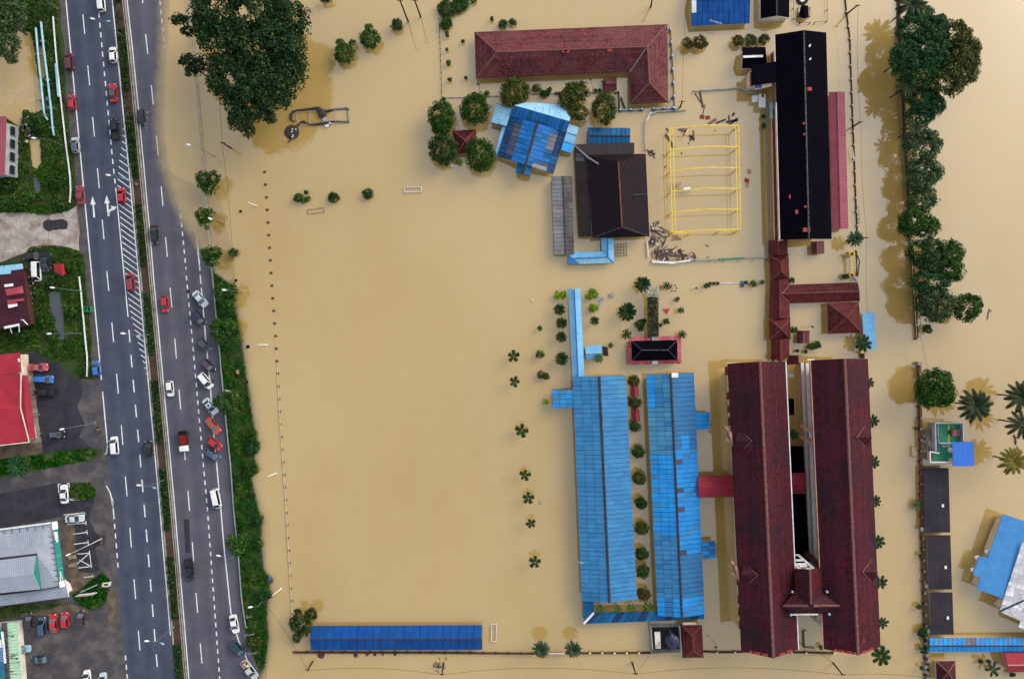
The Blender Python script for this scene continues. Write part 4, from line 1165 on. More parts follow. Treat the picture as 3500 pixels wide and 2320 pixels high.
def bridge_roof():
 K=3.92; q=lambda x,y,h:P(*Z(2660,1860,K,(x,y)),h)
 t=thing('bridge_roof','maroon tiled T-shaped link roof between the two tall teaching blocks','building',q(430,800,0))
 he,hr=10.2,12.6
 mt=MT['tile_dark']
 slope(t,[q(218,322,he),q(232,640,he),q(400,810,hr),q(440,800,hr),q(425,335,hr)],mt)
 slope(t,[q(572,310,he),q(590,640,he),q(480,815,hr),q(440,800,hr),q(425,335,hr)],mt)
 slope(t,[q(60,820,he+.6),q(225,640,he),q(400,820,hr)],mt); slope(t,[q(830,815,he+.6),q(595,645,he),q(470,820,hr)],mt)
 slope(t,[q(60,825,he+.6),q(180,925,he),q(680,925,he),q(832,818,he+.6),q(470,822,hr),q(400,822,hr)],mt)
 ridge(t,q(425,335,hr),q(440,800,hr),MT['ridge_maroon'],.45); ridge(t,q(65,822,he+.7),q(400,822,hr),MT['ridge_maroon'],.45); ridge(t,q(470,822,hr),q(828,818,he+.7),MT['ridge_maroon'],.45)
 MB().bar(q(190,936,he),q(530,932,he),.3,.3).build('fascia',MT['white_gloss'],t)
 walls(t,[q(240,340,he),q(560,330,he),q(580,900,he),q(250,910,he)],he - .2,MT['wall_cream'],.4,z0=6.4)
 walls(t,[q(240,420,he),q(560,420,he),q(580,800,he),q(250,800,he)],6.4,MT['wall_cream'],1.2,z0=-1.4,name='stair_tower')
 # white stair framing north of the link
 for a,b_,h0,h1,w in (((270,140),(480,325),6.5,9.6,.5),((218,140),(270,140),6.5,6.5,.3),((222,212),(345,208),7.5,7.5,.45),((222,265),(385,262),8.3,8.3,.45),((285,290),(385,285),8.8,8.8,.4),((222,265),(295,330),8.8,9.4,.5),((370,330),(480,325),9.6,9.6,.4)):
  MB().bar(q(*a,h0),q(*b_,h1),w,.25).build('stair_frame',MT['white_gloss'],t)
 for x,y in ((185,630),(648,630),(166,938),(680,930)):
  p=q(x,y,10.6); MB().lathe((p.x,p.y,10.5),[(.05,0),(.28,.12),(.30,.35),(.1,.5)],8).build('flood_lamp',MT['pipe_blue'],t)
bridge_roof()
# crimson bridges crossing to the blocks and the near-black flat sheets on posts in the courtyard
gable('covered_bridge','crimson corrugated bridge roof between the blue block and the maroon block',T(3,2,(775,1268)),T(3,2,(1130,1252)),T(3,2,(778,1460)),T(3,2,(1132,1452)),T(3,2,(776,1366)),T(3,2,(1132,1352)),3.2,3.9,MT['crimson'],MT['wall_red'],.5,rmat=MT['red_paint'],rw=.2,cat='walkway roof')
gable('covered_bridge','short crimson bridge roof in the dark courtyard between the maroon blocks',T(3,2,(1610,1234)),T(3,2,(1762,1232)),T(3,2,(1615,1422)),T(3,2,(1765,1422)),T(3,2,(1612,1330)),T(3,2,(1764,1328)),3.0,3.7,MT['crimson'],MT['wall_red'],.5,rmat=MT['red_paint'],rw=.2,cat='walkway roof')
t=thing('courtyard_sheet','black flat sheet on posts in the courtyard, long one above the crimson bridge','canopy',P(*T(3,2,(1690,1100))))
slope(t,[P(*p,2.4) for p in T(3,2,(1618,985),(1745,985),(1756,1228),(1622,1230))],MT['black_roof'],.12,'roof_slope')
for x,y in ((1640,1000),(1735,1000),(1645,1215),(1745,1215)):MB().tube([P(*T(3,2,(x,y)),-1.3),P(*T(3,2,(x,y)),2.3)],.09).build('post',MT['steel'],t)
t=thing('courtyard_sheet','black flat sheet on posts in the courtyard, between the crimson bridge and the tiled link','canopy',P(2745,1800))
slope(t,[P(*p,2.4) for p in (T(3,2,(1625,1426)),T(3,2,(1765,1426)),(2768,1935),(2706,1940))],MT['black_roof'],.12,'roof_slope')
for x,y in ((2712,1700),(2750,1700),(2715,1900),(2760,1900)):MB().tube([P(x,y,-1.3),P(x,y,2.3)],.09).build('post',MT['steel'],t)
t=thing('courtyard_sheet','small black flat sheet on posts against the left maroon block','canopy',P(*T(3,2,(1635,620))))
slope(t,[P(*p,2.4) for p in T(3,2,(1603,545),(1658,545),(1663,695),(1607,700))],MT['black_roof'],.12,'roof_slope')
for x,y in ((1612,560),(1650,560),(1612,685),(1655,685)):MB().tube([P(*T(3,2,(x,y)),-1.3),P(*T(3,2,(x,y)),2.3)],.07).build('post',MT['steel'],t)

# ---- black-roofed long block, top right
def black_block():
 he,hr=5.7,8.2
 A0,A1,B0,B1,R0,R1=T(3,0,(1482,322)),T(3,1,(1530,648)),T(4,0,(65,302)),T(4,1,(116,640)),T(3,0,(1750,280)),T(3,1,(1797,640))
 a0,a1,b0,b1=P(*A0,he),P(*A1,he),P(*B0,he),P(*B1,he)
 t=gable('long_black_block','long black-roofed two storey school block at the top right',A0,A1,B0,B1,R0,R1,he,hr,MT['black_roof'],MT['wall_cream'],1.6,rmat=MT['ridge_black'],rw=.35,rp=.8)
 q=lambda*p:[T(3,0,x) for x in p]
 w=q((1265,605),(1490,570),(1497,762),(1268,792))
 slope(t,[P(*w[0],he),P(*w[3],he),P(*w[2],he+.35),P(*w[1],he+.35)],MT['black_roof'],name='wing_roof')
 MB().prism([(p.x,p.y) for p in inset([P(*x,he) for x in w],.5)],-1.4,he - .2).build('wing_wall',MT['wall_cream'],t)
 d=a1 - a0
 n=Vector((1,-.03,0)); off=Vector((.45,0,0))
 for s0,s1 in ((.06,.17),(.335,1.0)):
  facade(t,a0+off+d*s0,a0+off+d*s1,(1.4,4.3),n,MT['wall_cream'],[MT['wall_red'],MT['wall_white']])
 MB().bar(a0+Vector((-.08,0,0)),a0+d*.175+Vector((-.08,0,0)),.16,.2).build('gutter',MT['wall_white'],t)
 MB().bar(a0+d*.33+Vector((-.08,0,0)),a1+Vector((-.08,0,0)),.16,.2).build('gutter',MT['wall_white'],t)
 MB().bar(P(*T(3,0,(1300,812)),4.4),P(*T(3,0,(1448,778)),4.9),.9,.7).build('parapet',MT['wall_cream'],t)
 MB().bar(P(*T(3,0,(1299,799)),4.9),P(*T(3,0,(1360,797)),4.9),.85,.25).build('blue_banner',MT['blue_paint'],t)
 MB().bar(P(*T(3,0,(1256,690)),4.3),P(*T(3,0,(1256,805)),4.3),.8,.8).build('parapet',MT['wall_cream'],t)
 MB().bar(P(*T(3,0,(1265,668)),5.0),P(*T(3,0,(1265,800)),5.0),.5,.3).build('red_trim',MT['wall_red'],t)
 MB().bar(P(*T(3,0,(1448,955)),2.2),P(*T(3,0,(1452,1100)),2.2),.5,.6).build('banner',MT['pipe_blue'],t)
 for p,s_ in ((T(3,0,(1800,825)),(1.1,.8)),(T(3,0,(1755,1142)),(.7,.5)),(T(3,0,(1760,1242)),(.7,.5)),(T(3,1,(1623,250)),(.5,.9)),(T(3,1,(1690,390)),(.9,.9)),(T(3,1,(1765,342)),(.5,.5)),(T(3,1,(1775,556)),(1.6,.9))):
  k=(p[0] - 2747 - (p[1] - 104)*.025)/95
  h=hr - abs(k)*(hr - he)+.02
  o=P(*p,h); MB().box((o.x,o.y,h),(s_[0],s_[1],.2)).build('red_patch_tile',MT['new_red_tile'],t)
 for p in (T(3,0,(1806,423)),T(3,0,(1810,546))):
  o=P(*p,7.8); MB().box((o.x,o.y,7.75),(.3,.6,.12),-.6).build('roof_vent',MT['white_gloss'],t)
black_block()
t=gable('annex','dusty pink sheet-roofed annex along the right side of the black block',T(4,0,(90,850)),T(4,1,(124,550)),T(4,0,(235,848)),T(4,1,(270,545)),T(4,0,(165,850)),T(4,1,(196,548)),2.6,3.1,MT['pink_sheet'],MT['wall_pink'],.5,rmat=MT['pink_sheet'],rw=.25)
t=gable('black_shed','small black gabled shed with white gutter beside the black block wing',T(3,0,(1182,440)),T(3,0,(1396,436)),T(3,0,(1180,632)),T(3,0,(1410,628)),T(3,0,(1186,528)),T(3,0,(1404,522)),2.6,3.8,MT['black_roof'],MT['wall_cream'],.5)
MB().bar(P(*T(3,0,(1190,527)),3.95),P(*T(3,0,(1373,520)),3.95),.5,.1).build('ridge_cap',MT['white_gloss'],t)
t=gable('blue_hall','royal blue sheet-roofed hall cut by the top edge of the picture',T(3,0,(712,-150)),T(3,0,(1260,-160)),T(3,0,(714,240)),T(3,0,(1250,216)),T(3,0,(713,0)),T(3,0,(1257,-14)),1.8,3.4,None,MT['wall_white'],.5,nu=11,nv=2,fA=lambda i,j:MT['sheet_royal'],rmat=MT['sheet_royal'],rw=.3)
q=P(*T(3,0,(735,60)),3.05); MB().hexa([P(*p,h) for p,h in zip(T(3,0,(714,120),(757,118),(757,2),(714,2)),(2.62,2.62,3.4,3.4))],[P(*p,h+.1) for p,h in zip(T(3,0,(714,120),(757,118),(757,2),(714,2)),(2.62,2.62,3.4,3.4))]).build('white_sheet',MT['white_gloss'],t)
MB().bar(P(*T(3,0,(880,188)),3.0),P(*T(3,0,(995,222)),3.0),.12,.1).build('aerial',MT['steel'],t)
for k in range(6):MB().bar(P(*T(3,0,(895+18*k,182+5*k)),3.05),P(*T(3,0,(885+18*k,205+5*k)),3.05),.06,.05).build('aerial_rod',MT['steel'],t)
t=gable('black_house','black-roofed house with white gable end cut by the top edge',T(3,0,(1352,-250)),T(3,0,(1352,172)),T(3,0,(1618,-250)),T(3,0,(1616,162)),T(3,0,(1500,-250)),T(3,0,(1500,145)),2.6,4.4,MT['black_roof'],MT['wall_white'],.15,rmat=MT['ridge_black'],rw=.25)
MB().raw([P(*T(3,0,(1355,185)),2.3),P(*T(3,0,(1612,180)),2.3),P(*T(3,0,(1500,148)),4.3),P(*T(3,0,(1355,176)),2.6),P(*T(3,0,(1614,166)),2.6)],[(0,1,4,2,3)]).build('gable_board',MT['wall_white'],t)
# ---- red tiled walkways on the right
def red_walks():
 q=lambda x,y,h:P(*T(3,1,(x,y)),h)
 mt,rm=MT['tile_red'],MT['ridge_red']
 he,hr=1.8,3.2
 t=thing('red_walkway','long red tiled walkway roof running down from the black block to the maroon blocks','walkway roof',q(1530,1100,0))
 def leg(a0,a1,b0,b1,r0,r1,h0=he,h1=hr):
  slope(t,[q(*a0,h0),q(*a1,h0),q(*r1,h1),q(*r0,h1)],mt); slope(t,[q(*b0,h0),q(*b1,h0),q(*r1,h1),q(*r0,h1)],mt)
  ridge(t,q(*r0,h1),q(*r1,h1),rm,.3)
 leg((1425,652),(1432,790),(1597,650),(1602,785),(1510,652),(1518,788),1.7,2.9)
 leg((1440,1020),(1430,1375),(1612,1015),(1622,1370),(1528,1018),(1530,1372),1.7,2.9)
 leg((1450,1568),(1450,1730),(1618,1568),(1617,1720),(1535,1568),(1535,1780),1.7,2.9)
 for cs,r0,r1 in ((((1432,795),(1608,780),(1618,1012),(1445,1022)),(1542,858),(1544,935)),(((1430,1378),(1625,1368),(1630,1565),(1434,1572)),(1537,1470),(1537,1470))):
  w=[q(*p,2.0) for p in cs]; a,b_=q(*r0,3.5),q(*r1,3.5)
  if r0==r1:
   for i in range(4):slope(t,[w[i],w[(i+1) % 4],a],mt)
  else:
   slope(t,[w[0],w[1],a],mt); slope(t,[w[1],w[2],b_,a],mt); slope(t,[w[2],w[3],b_],mt); slope(t,[w[3],w[0],a,b_],mt); ridge(t,a,b_,rm,.3)
  for i,p in enumerate(w):ridge(t,p,a if i<2 else b_,rm,.28,name='hip_cap')
 for k in range(9):
  for x in (1455,1600):MB().tube([q(x,690+120*k,-1.3),q(x,690+120*k,1.7)],.09).build('post',MT['wall_red'],t)
 slope(t,[q(1585,1800,1.7),q(1705,1798,1.7),q(1700,1712,2.4),q(1610,1715,2.4)],mt,name='porch_roof')
 slope(t,[q(1445,1745,1.7),q(1480,1775,1.7),q(1480,1712,2.4),q(1448,1712,2.4)],mt,name='porch_roof')
 t=thing('red_walkway','red tiled walkway arm reaching right towards the small gate','walkway roof',q(1750,1150,0))
 g=lambda x,y,h:P(*T(4,1,(x,y)),h)
 slope(t,[q(1612,1062,1.7),g(357,1040,1.7),g(372,1125,2.7),q(1545,1145,2.7)],mt)
 slope(t,[q(1616,1232,1.7),g(376,1213,1.7),g(372,1125,2.7),q(1545,1145,2.7)],mt)
 ridge(t,g(372,1125,2.7),q(1560,1145,2.7),rm,.3)
 MB().bar(q(1545,1150,2.85),q(1612,1075,2.0),.25,.06).build('valley_gutter',MT['ridge_maroon'],t); MB().bar(q(1545,1160,2.85),q(1612,1225,2.0),.25,.06).build('valley_gutter',MT['ridge_maroon'],t)
 for x in (1650,1800):
  for y in (1075,1215):MB().tube([q(x,y,-1.3),q(x,y,1.7)],.08).build('post',MT['wall_red'],t)
 for x in (100,340):
  for y in (1060,1200):MB().tube([g(x,y,-1.3),g(x,y,1.7)],.08).build('post',MT['wall_red'],t)
 hip('red_pavilion','square red tiled pavilion beside the pale blue canopy',T(4,1,(78,1232),(365,1218),(392,1506),(84,1516)),T(4,1,(258,1366)),T(4,1,(258,1366)),2.0,4.2,mt,MT['wall_cream'],.9,rm)
 t=thing('blue_canopy','pale blue corrugated canopy next to the square red pavilion','canopy',P(*T(4,1,(460,1500))))
 slope(t,[P(*T(4,1,(397,1326)),2.0),P(*T(4,1,(511,1320)),1.8),P(*T(4,2,(529,88)),1.8),P(*T(4,2,(415,93)),2.0)],MT['sky_sheet'])
 for p in (T(4,1,(405,1340)),T(4,1,(503,1335)),T(4,2,(422,78)),T(4,2,(520,75))):MB().tube([P(*p,-1.3),P(*p,1.75)],.07).build('post',MT['steel'],t)
 t=hip('red_kiosk','little red tiled kiosk just below the black block',[T(3,1,(1815,665)),T(4,1,(45,657)),T(4,1,(48,775)),T(3,1,(1822,780))],T(3,1,(1870,665)),T(3,1,(1876,778)),1.3,2.0,MT['tile_maroon'],MT['wall_cream'],.5,MT['ridge_maroon'],hips=False)
 t=hip('red_kiosk','little red tiled kiosk beside the red walkway, above the maroon blocks',[T(3,1,(1687,1486)),T(3,1,(1804,1486)),T(3,2,(1802,35)),T(3,2,(1688,35))],T(3,1,(1745,1490)),T(3,2,(1745,33)),1.3,2.0,MT['tile_maroon'],MT['wall_cream'],.5,MT['ridge_maroon'],hips=False)
red_walks()
# ---- black hip-roofed house with a red sheet skirt, and the overgrown roof above it
def skirt_house():
 K=5.06; q=lambda x,y,h:P(*Z(2120,950,K,(x,y)),h)
 t=thing('skirted_house','black roofed house ringed by faded red sheets, above the blue blocks','building',q(590,1250,0))
 hi,ho,hr=2.3,1.6,3.4
 i4=[(192,1088),(985,1072),(990,1418),(203,1432)]; r0,r1=(372,1248),(820,1245)
 w=[q(*p,hi) for p in i4]; a,b_=q(*r0,hr),q(*r1,hr)
 slope(t,[w[0],w[1],b_,a],MT['black_roof']); slope(t,[w[2],w[3],a,b_],MT['black_roof']); slope(t,[w[1],w[2],b_],MT['black_roof']); slope(t,[w[3],w[0],a],MT['black_roof'])
 ridge(t,a,b_,MT['ridge_black'],.2)
 for p,r in ((w[0],a),(w[3],a),(w[1],b_),(w[2],b_)):ridge(t,p,r,MT['ridge_dark'],.18,name='hip_cap')
 sk=lambda A,B_,C_,D_,n:sheets(t,(q(*A,ho),q(*B_,ho),q(*C_,hi - .15),q(*D_,hi - .15)),n,1,lambda i,j:MT['faded_red'],deck=False)
 sk((195,1020),(528,1012),(528,1072),(195,1088),6); sk((645,1010),(1045,1003),(988,1070),(645,1072),7)
 sk((133,1095),(136,1498),(205,1432),(190,1098),6); sk((1045,1003),(1055,1478),(988,1418),(985,1072),7)
 sk((136,1498),(535,1486),(535,1425),(203,1432),7); sk((652,1482),(1055,1478),(990,1418),(652,1424),7)
 for x,y in ((585,1045),(590,1450)):MB().box(q(x,y,1.2),(1.3,.9,1.8)).build('porch',MT['wall_grey'],t)
 MB().prism([(p.x,p.y) for p in inset(w,.5)],-1.4,hi - .2).build('wall',MT['wall_red'],t)
 t=thing('overgrown_walkway','walkway roof smothered in creepers above the black roofed house','walkway roof',q(560,650,0))
 slope(t,[q(480,300,1.9),q(640,300,1.9),q(650,1005,1.9),q(475,1005,1.9)],MT['brown_roof'])
 for k in range(6):
  for x in (490,635):MB().tube([q(x,330+k*120,-1.3),q(x,330+k*120,1.8)],.07).build('post',MT['steel'],t)
 poly=Z(2120,950,K,(475,300),(645,300),(660,1005),(470,1005))
 x=RNG.uniform(2120+470/K,2120+660/K,2600); y=950+(250+760*RNG.random(2600)**.62)/K
 c=np.array([tuple(P(a_,b2,2.0)) for a_,b2 in zip(x,y)]); c[:,2]+=RNG.random(2600)*.35
 leaf_mesh_obj('creeper',c,RNG.normal(0,.5,(2600,3))+[0,0,1],RNG.uniform(.2,.45,2600),MT['weed'],kind='stuff',parent=t,off=ORG[t.name])
 x=RNG.uniform(2120+440/K,2120+660/K,800); y=RNG.uniform(950+130/K,950+330/K,800)
 c=np.array([tuple(P(a_,b2,2.2)) for a_,b2 in zip(x,y)]); c[:,2]+=RNG.random(800)*.6
 leaf_mesh_obj('blossom',c,RNG.normal(0,.5,(800,3))+[0,0,1],RNG.uniform(.15,.35,800),MT['petal'],kind='stuff',parent=t,off=ORG[t.name])
skirt_house()
# ---- tank yard and red store at the bottom
def tank_yard():
 K=10.45; q=lambda x,y,h:P(*Z(2200,2110,K,(x,y)),h)
 t=thing('pump_house','roofless black pump house yard beside the wall at the bottom','building',q(750,750,0))
 for a,b_,c2,d in (((220,215),(1240,200),(1285,320),(265,350)),((300,1140),(1260,1110),(1320,1230),(300,1280))):
  slope(t,[q(*p,h) for p,h in zip((a,b_,c2,d),(2.2,2.2,2.5,2.5))],MT['asbestos_dark'],.1,'roof_slope')
 for a,b_ in (((230,230),(310,1270)),((1250,220),(1310,1200))):MB().bar(q(*a,1.0),q(*b_,1.0),.18,2.4).build('wall',MT['wall_grey'],t)
 MB().prism([q(x,y,.3).to_2d() for x,y in ((250,340),(1270,320),(1290,1150),(300,1160))],-1.2,.35).build('floor',MT['dark'],t)
 t=thing('water_tank','dark blue domed water tank standing in the pump house yard','tank',q(960,760,.35))
 c=q(955,690,.35); r=1.55
 MB().lathe(c,[(r,0),(r,.2),(r*.97,.25),(r*.97,1.4),(r,1.45),(r,2.9),(r*.96,3.0),(r*.6,3.3),(r*.22,3.45),(r*.22,3.55),(.05,3.57)],28).build('tank_body',MT['tank'],t,smooth=False)
 for k in range(8):
  an=k*math.pi/4
  MB().bar((c.x+.4*math.cos(an),c.y+.4*math.sin(an),3.82),(c.x+r*.95*math.cos(an),c.y+r*.95*math.sin(an),3.42),.1,.06).build('rib',MT['tank'],t)
 MB().tube([(c.x - .2,c.y+1.62,.4),(c.x - .2,c.y+1.62,3.3),(c.x - .2,c.y+.9,3.5)],.05).build('pipe',MT['white_gloss'],t)
 t=thing('pump_box','long pale pump box standing next to the dark blue tank','box',q(500,800,.35))
 MB().hexa([q(420,1105,.3),q(620,1100,.3),q(585,480,.3),q(385,490,.3)],[q(420,1105,1.9),q(620,1100,1.9),q(585,500,1.9),q(385,510,1.9)]).build('box_body',MT['wall_white'],t)
 MB().bar(q(430,1060,2.0),q(590,880,2.0),.05,.05).build('strap',MT['black_steel'],t)
 t=thing('red_store','dark red hip-roofed store beside the pump house','building',q(1750,850,0))
 w=[q(1340,272,2.2),q(2082,266,2.2),q(2137,1415,2.2),q(1385,1430,2.2)]; a,b_=q(1745,640,3.8),q(1775,1190,3.8)
 slope(t,[w[0],w[1],a],MT['tile_red']); slope(t,[w[1],w[2],b_,a],MT['tile_red']); slope(t,[w[2],w[3],b_],MT['tile_red']); slope(t,[w[3],w[0],a,b_],MT['tile_red'])
 ridge(t,a,b_,MT['ridge_red'],.3)
 for i,p in enumerate(w):ridge(t,p,a if i<2 else b_,MT['ridge_red'],.25,name='hip_cap')
 walls(t,w,2.0,MT['wall_red'],.6)
 slope(t,[q(1385,175,1.5),q(1865,162,1.5),q(1920,262,1.6),q(1395,268,1.6)],MT['wall_white'],.1,'porch_slab')
tank_yard()
# ---- low blue shed, bottom left of the field
t=gable('blue_store','long low royal blue store at the bottom of the flooded field',T(1,3,(985,1077)),T(2,3,(670,1070)),T(1,3,(982,1299)),T(2,3,(672,1294)),T(1,3,(970,1203)),T(2,3,(668,1200)),1.1,2.3,None,MT['wall_brown'],.4,nu=22,nv=2,fA=lambda i,j:MT['sheet_royal'],rmat=MT['ridge_dark'],rw=.4)
# ---- small open-topped green-floored building
def green_deck():
 K=7.13; q=lambda x,y,h:P(*Z(3120,1400,K,(x,y)),h)
 t=thing('deck_house','grey walled building with open green roof deck and outside stairs','building',q(800,800,0))
 hf,hp=3.3,4.5
 V2=lambda x,y,h:q(x,y,h).to_2d()
 up_=[(640,345),(1215,345),(1220,800),(655,800)]; lo_=[(515,1060),(655,900),(960,900),(960,1250),(515,1260)]
 MB().prism([V2(x,y,hf) for x,y in ((600,345),(1235,345),(1240,900),(1240,1262),(505,1262),(505,1060),(640,1050))],-1.4,hf - .05).build('wall',MT['wall_grey'],t)
 MB().prism([V2(x,y,hf) for x,y in up_],hf - .04,hf+.02).build('deck',MT['green_floor'],t)
 MB().prism([V2(x,y,hf) for x,y in ((515,1050),(650,1050),(650,830),(960,830),(960,1255),(515,1258))],hf - .04,hf+.02).build('deck',MT['green_floor'],t)
 for a,b_ in (((540,330),(1230,325)),((1225,335),(1235,790)),((545,335),(560,800)),((650,815),(960,815)),((560,800),(565,1040)),((420,1020),(425,1280)),((425,1278),(980,1275)),((425,1020),(640,1055))):
  A,B_=q(*a,hp),q(*b_,hp); A.z=B_.z=hp - .6
  pr=MB().bar(A,B_,.16,1.2).build('parapet',MT['wall_grey'],t)
  A.z=B_.z=hp+.03; MB().bar(A,B_,.22,.06).build('parapet_coping',MT['pipe_blue'] if a[1]<900 else MT['white_gloss'],pr)
 MB().bar(q(872,350,hf+.06),q(882,795,hf+.06),.22,.04).build('yellow_stripe',MT['yellow'],t)
 MB().bar(q(705,870,hf+.35),q(890,870,hf+.35),.7,.7).build('bench',MT['wall_grey'],t)
 for x,y in ((912,980),(930,1245)):MB().box(q(x,y,hf+.5),(.75,.95,.9)).build('air_unit',MT['white_gloss'],t)
 for k in range(9):
  f=k/8; a=Vector((300+90*f,520+460*f)); A,B_=q(a.x,a.y,.6+2.4*f),q(a.x+110,a.y+5,.6+2.4*f)
  MB().bar(A,B_,.5,.12).build('stair_step',MT['concrete'],t)
 for dx in (-30,150):
  MB().tube([q(300+dx,510,1.6),q(395+dx,985,4.0)],.05).build('handrail',MT['blue_paint'],t)
 for a,b_ in (((260,635),(300,650)),((265,770),(330,785)),((265,990),(400,1025)),((255,1215),(360,1235))):MB().bar(q(*a,1.0),q(*b_,1.6),.25,.5).build('stair_beam',MT['wall_grey'],t)
 t=thing('blue_awning','cobalt blue awning over the corner of the green roof deck','awning',q(1240,1080,3.3))
 slope(t,[q(972,788,5.6),q(990,1380,5.4),q(1495,1366,5.4),q(1486,778,5.6)],MT['cobalt'])
 for x,y in ((1010,820),(1450,810),(1020,1340),(1460,1335)):MB().tube([q(x,y,-1.3),q(x,y,5.4)],.08).build('post',MT['steel'],t)
 t=thing('goods_cart','small red wire cart parked on the green roof deck','cart',q(1040,560,hf))
 MB().hexa([q(970,635,hf+.3),q(1175,633,hf+.3),q(1170,492,hf+.3),q(968,495,hf+.3)],[q(970,635,hf+.4),q(1175,633,hf+.4),q(1170,492,hf+.4),q(968,495,hf+.4)]).build('cart_bed',MT['concrete'],t)
 for a,b_ in (((968,495),(1172,490)),((970,635),(1175,632)),((1172,490),(1175,632)),((968,495),(970,635)),((1005,495),(1005,635))):MB().bar(q(*a,hf+.8),q(*b_,hf+.8),.1,.1).build('cart_rail',MT['red_paint'],t)
 MB().box(q(925,545,hf+.4),(.7,.9,.7)).build('cart_engine',MT['black_steel'],t)
green_deck()
# ---- three black flat roofs in a row
for nm,pts in (('black flat-roofed row house, top one of three by the right lane',[T(4,2,(962,1186)),T(4,2,(1195,1186)),T(4,3,(1210,213)),T(4,3,(975,213))]),('black flat-roofed row house, middle one of three by the right lane',T(4,3,(1000,238),(1212,238),(1227,738),(1018,738))),('black flat-roofed row house, lowest of three by the right lane',T(4,3,(1025,766),(1230,766),(1242,1155),(1033,1155)))):
 w=[P(*p,1.8) for p in pts]; t=thing('row_house',nm,'building',centre(w),'row houses with black flat roofs')
 m4=[w[0].lerp(w[1],.52),w[3].lerp(w[2],.52)]
 for i,(a,b_,c2,d) in enumerate(((w[0],m4[0],m4[1],w[3]),(m4[0],w[1],w[2],m4[1]))):
  slope(t,[a+Vector((0,0,.03*i)),b_+Vector((0,0,.03*i)),c2+Vector((0,0,.03*i)),d+Vector((0,0,.03*i))],MT['flat_roof'])
 walls(t,w,1.6,MT['wall_white'],.5)
 c2=w[0].lerp(w[2],.55); MB().box((c2.x+1,c2.y - .5,1.95),(.5,.7,.15)).build('roof_vent',MT['white_gloss'],t)
 MB().box((w[3].x - .2,w[3].y+.6,1.2),(.8,.9,.5)).build('air_unit',MT['wall_grey'],t)
q=P(*T(4,3,(1137,115)),2.0)
# ---- blue and white house at the right edge
def right_house():
 q=lambda x,y,h:P(*T(4,3,(x,y)),h)
 t=thing('blue_white_house','house with blue corrugated and stained white tiled roofs at the right edge','building',q(1850,500,0))
 slope(t,[q(1703,45,3.2),q(2150,190,3.2),q(2060,540,4.0),q(1705,825,3.6),q(1455,737,3.0),q(1485,630,3.0),q(1422,600,2.9),q(1480,432,2.9),q(1555,448,3.0)],MT['house_blue'])
 w=[q(1895,290,3.9),q(1665,943,3.9),q(2500,1290,3.9),q(2500,420,3.9)]; r0,r1=q(2000,800,5.4),q(2350,700,5.4)
 a=q(2080,770,5.6)
 slope(t,[q(1880,300,3.75),q(1665,943,3.75),q(2120,740,5.6),q(2050,420,5.2)],MT['white_tile']); slope(t,[q(1665,943,3.75),q(1860,1030,3.75),q(1845,1085,3.7),q(2300,1290,3.7),q(2120,740,5.6)],MT['white_tile'])
 ridge(t,q(1665,943,3.8),q(2120,740,5.65),MT['ridge_dark'],.35,name='hip_cap')
 for a_,b_ in (((1690,60),(1560,380)),((1475,620),(1447,695))):
  A,B_=q(*a_,1.8),q(*b_,1.8); MB().bar(A,B_,.5,2.4).build('wall',MT['wall_cream'],t)
 MB().bar(q(1685,825,2.5),q(1640,890,2.5),.35,1.5).build('wall',MT['wall_cream'],t)
 MB().prism([q(x,y,3).to_2d() for x,y in ((1720,90),(2140,220),(2300,1200),(1720,920),(1760,800),(1490,720),(1520,470),(1580,470))],-1.4,2.7).build('wall',MT['wall_cream'],t)
 for x,y in ((1550,390),(1460,445),(1420,555)):MB().box(q(x,y,2.2),(.9,.7,.6),.4).build('air_unit',MT['white_gloss'],t)
right_house()
gable('blue_row','long pale blue gabled roof at the lower right edge',T(4,3,(1018,1187)),T(4,3,(2300,1184)),T(4,3,(1018,1312)),T(4,3,(2300,1312)),T(4,3,(1018,1262)),T(4,3,(2300,1262)),1.6,2.3,None,MT['wall_white'],.4,nu=30,nv=1,fA=lambda i,j:MT['sheet_bare'] if i in (8,9) else MT['house_blue'] if i % 3 else MT['sheet_b'],fB=lambda i,j:MT['sheet_b'],rmat=MT['ridge_dark'],rw=.3)
hip('maroon_pavilion','maroon pyramid-roofed pavilion cut by the bottom edge at the right',T(4,3,(1080,1403),(1256,1402),(1266,1625),(1090,1628)),T(4,3,(1193,1506)),T(4,3,(1193,1506)),2.2,3.8,MT['tile_dark'],MT['wall_cream'],.7,MT['ridge_maroon'])
gable('pink_house','crimson-pink gabled house in the bottom right corner',T(4,3,(1712,1326)),T(4,3,(2200,1320)),T(4,3,(1730,1502)),T(4,3,(2200,1500)),T(4,3,(1745,1440)),T(4,3,(2200,1432)),2.2,3.2,MT['crimson'],MT['wall_pink'],.5,rmat=MT['wall_pink'],rw=.25)

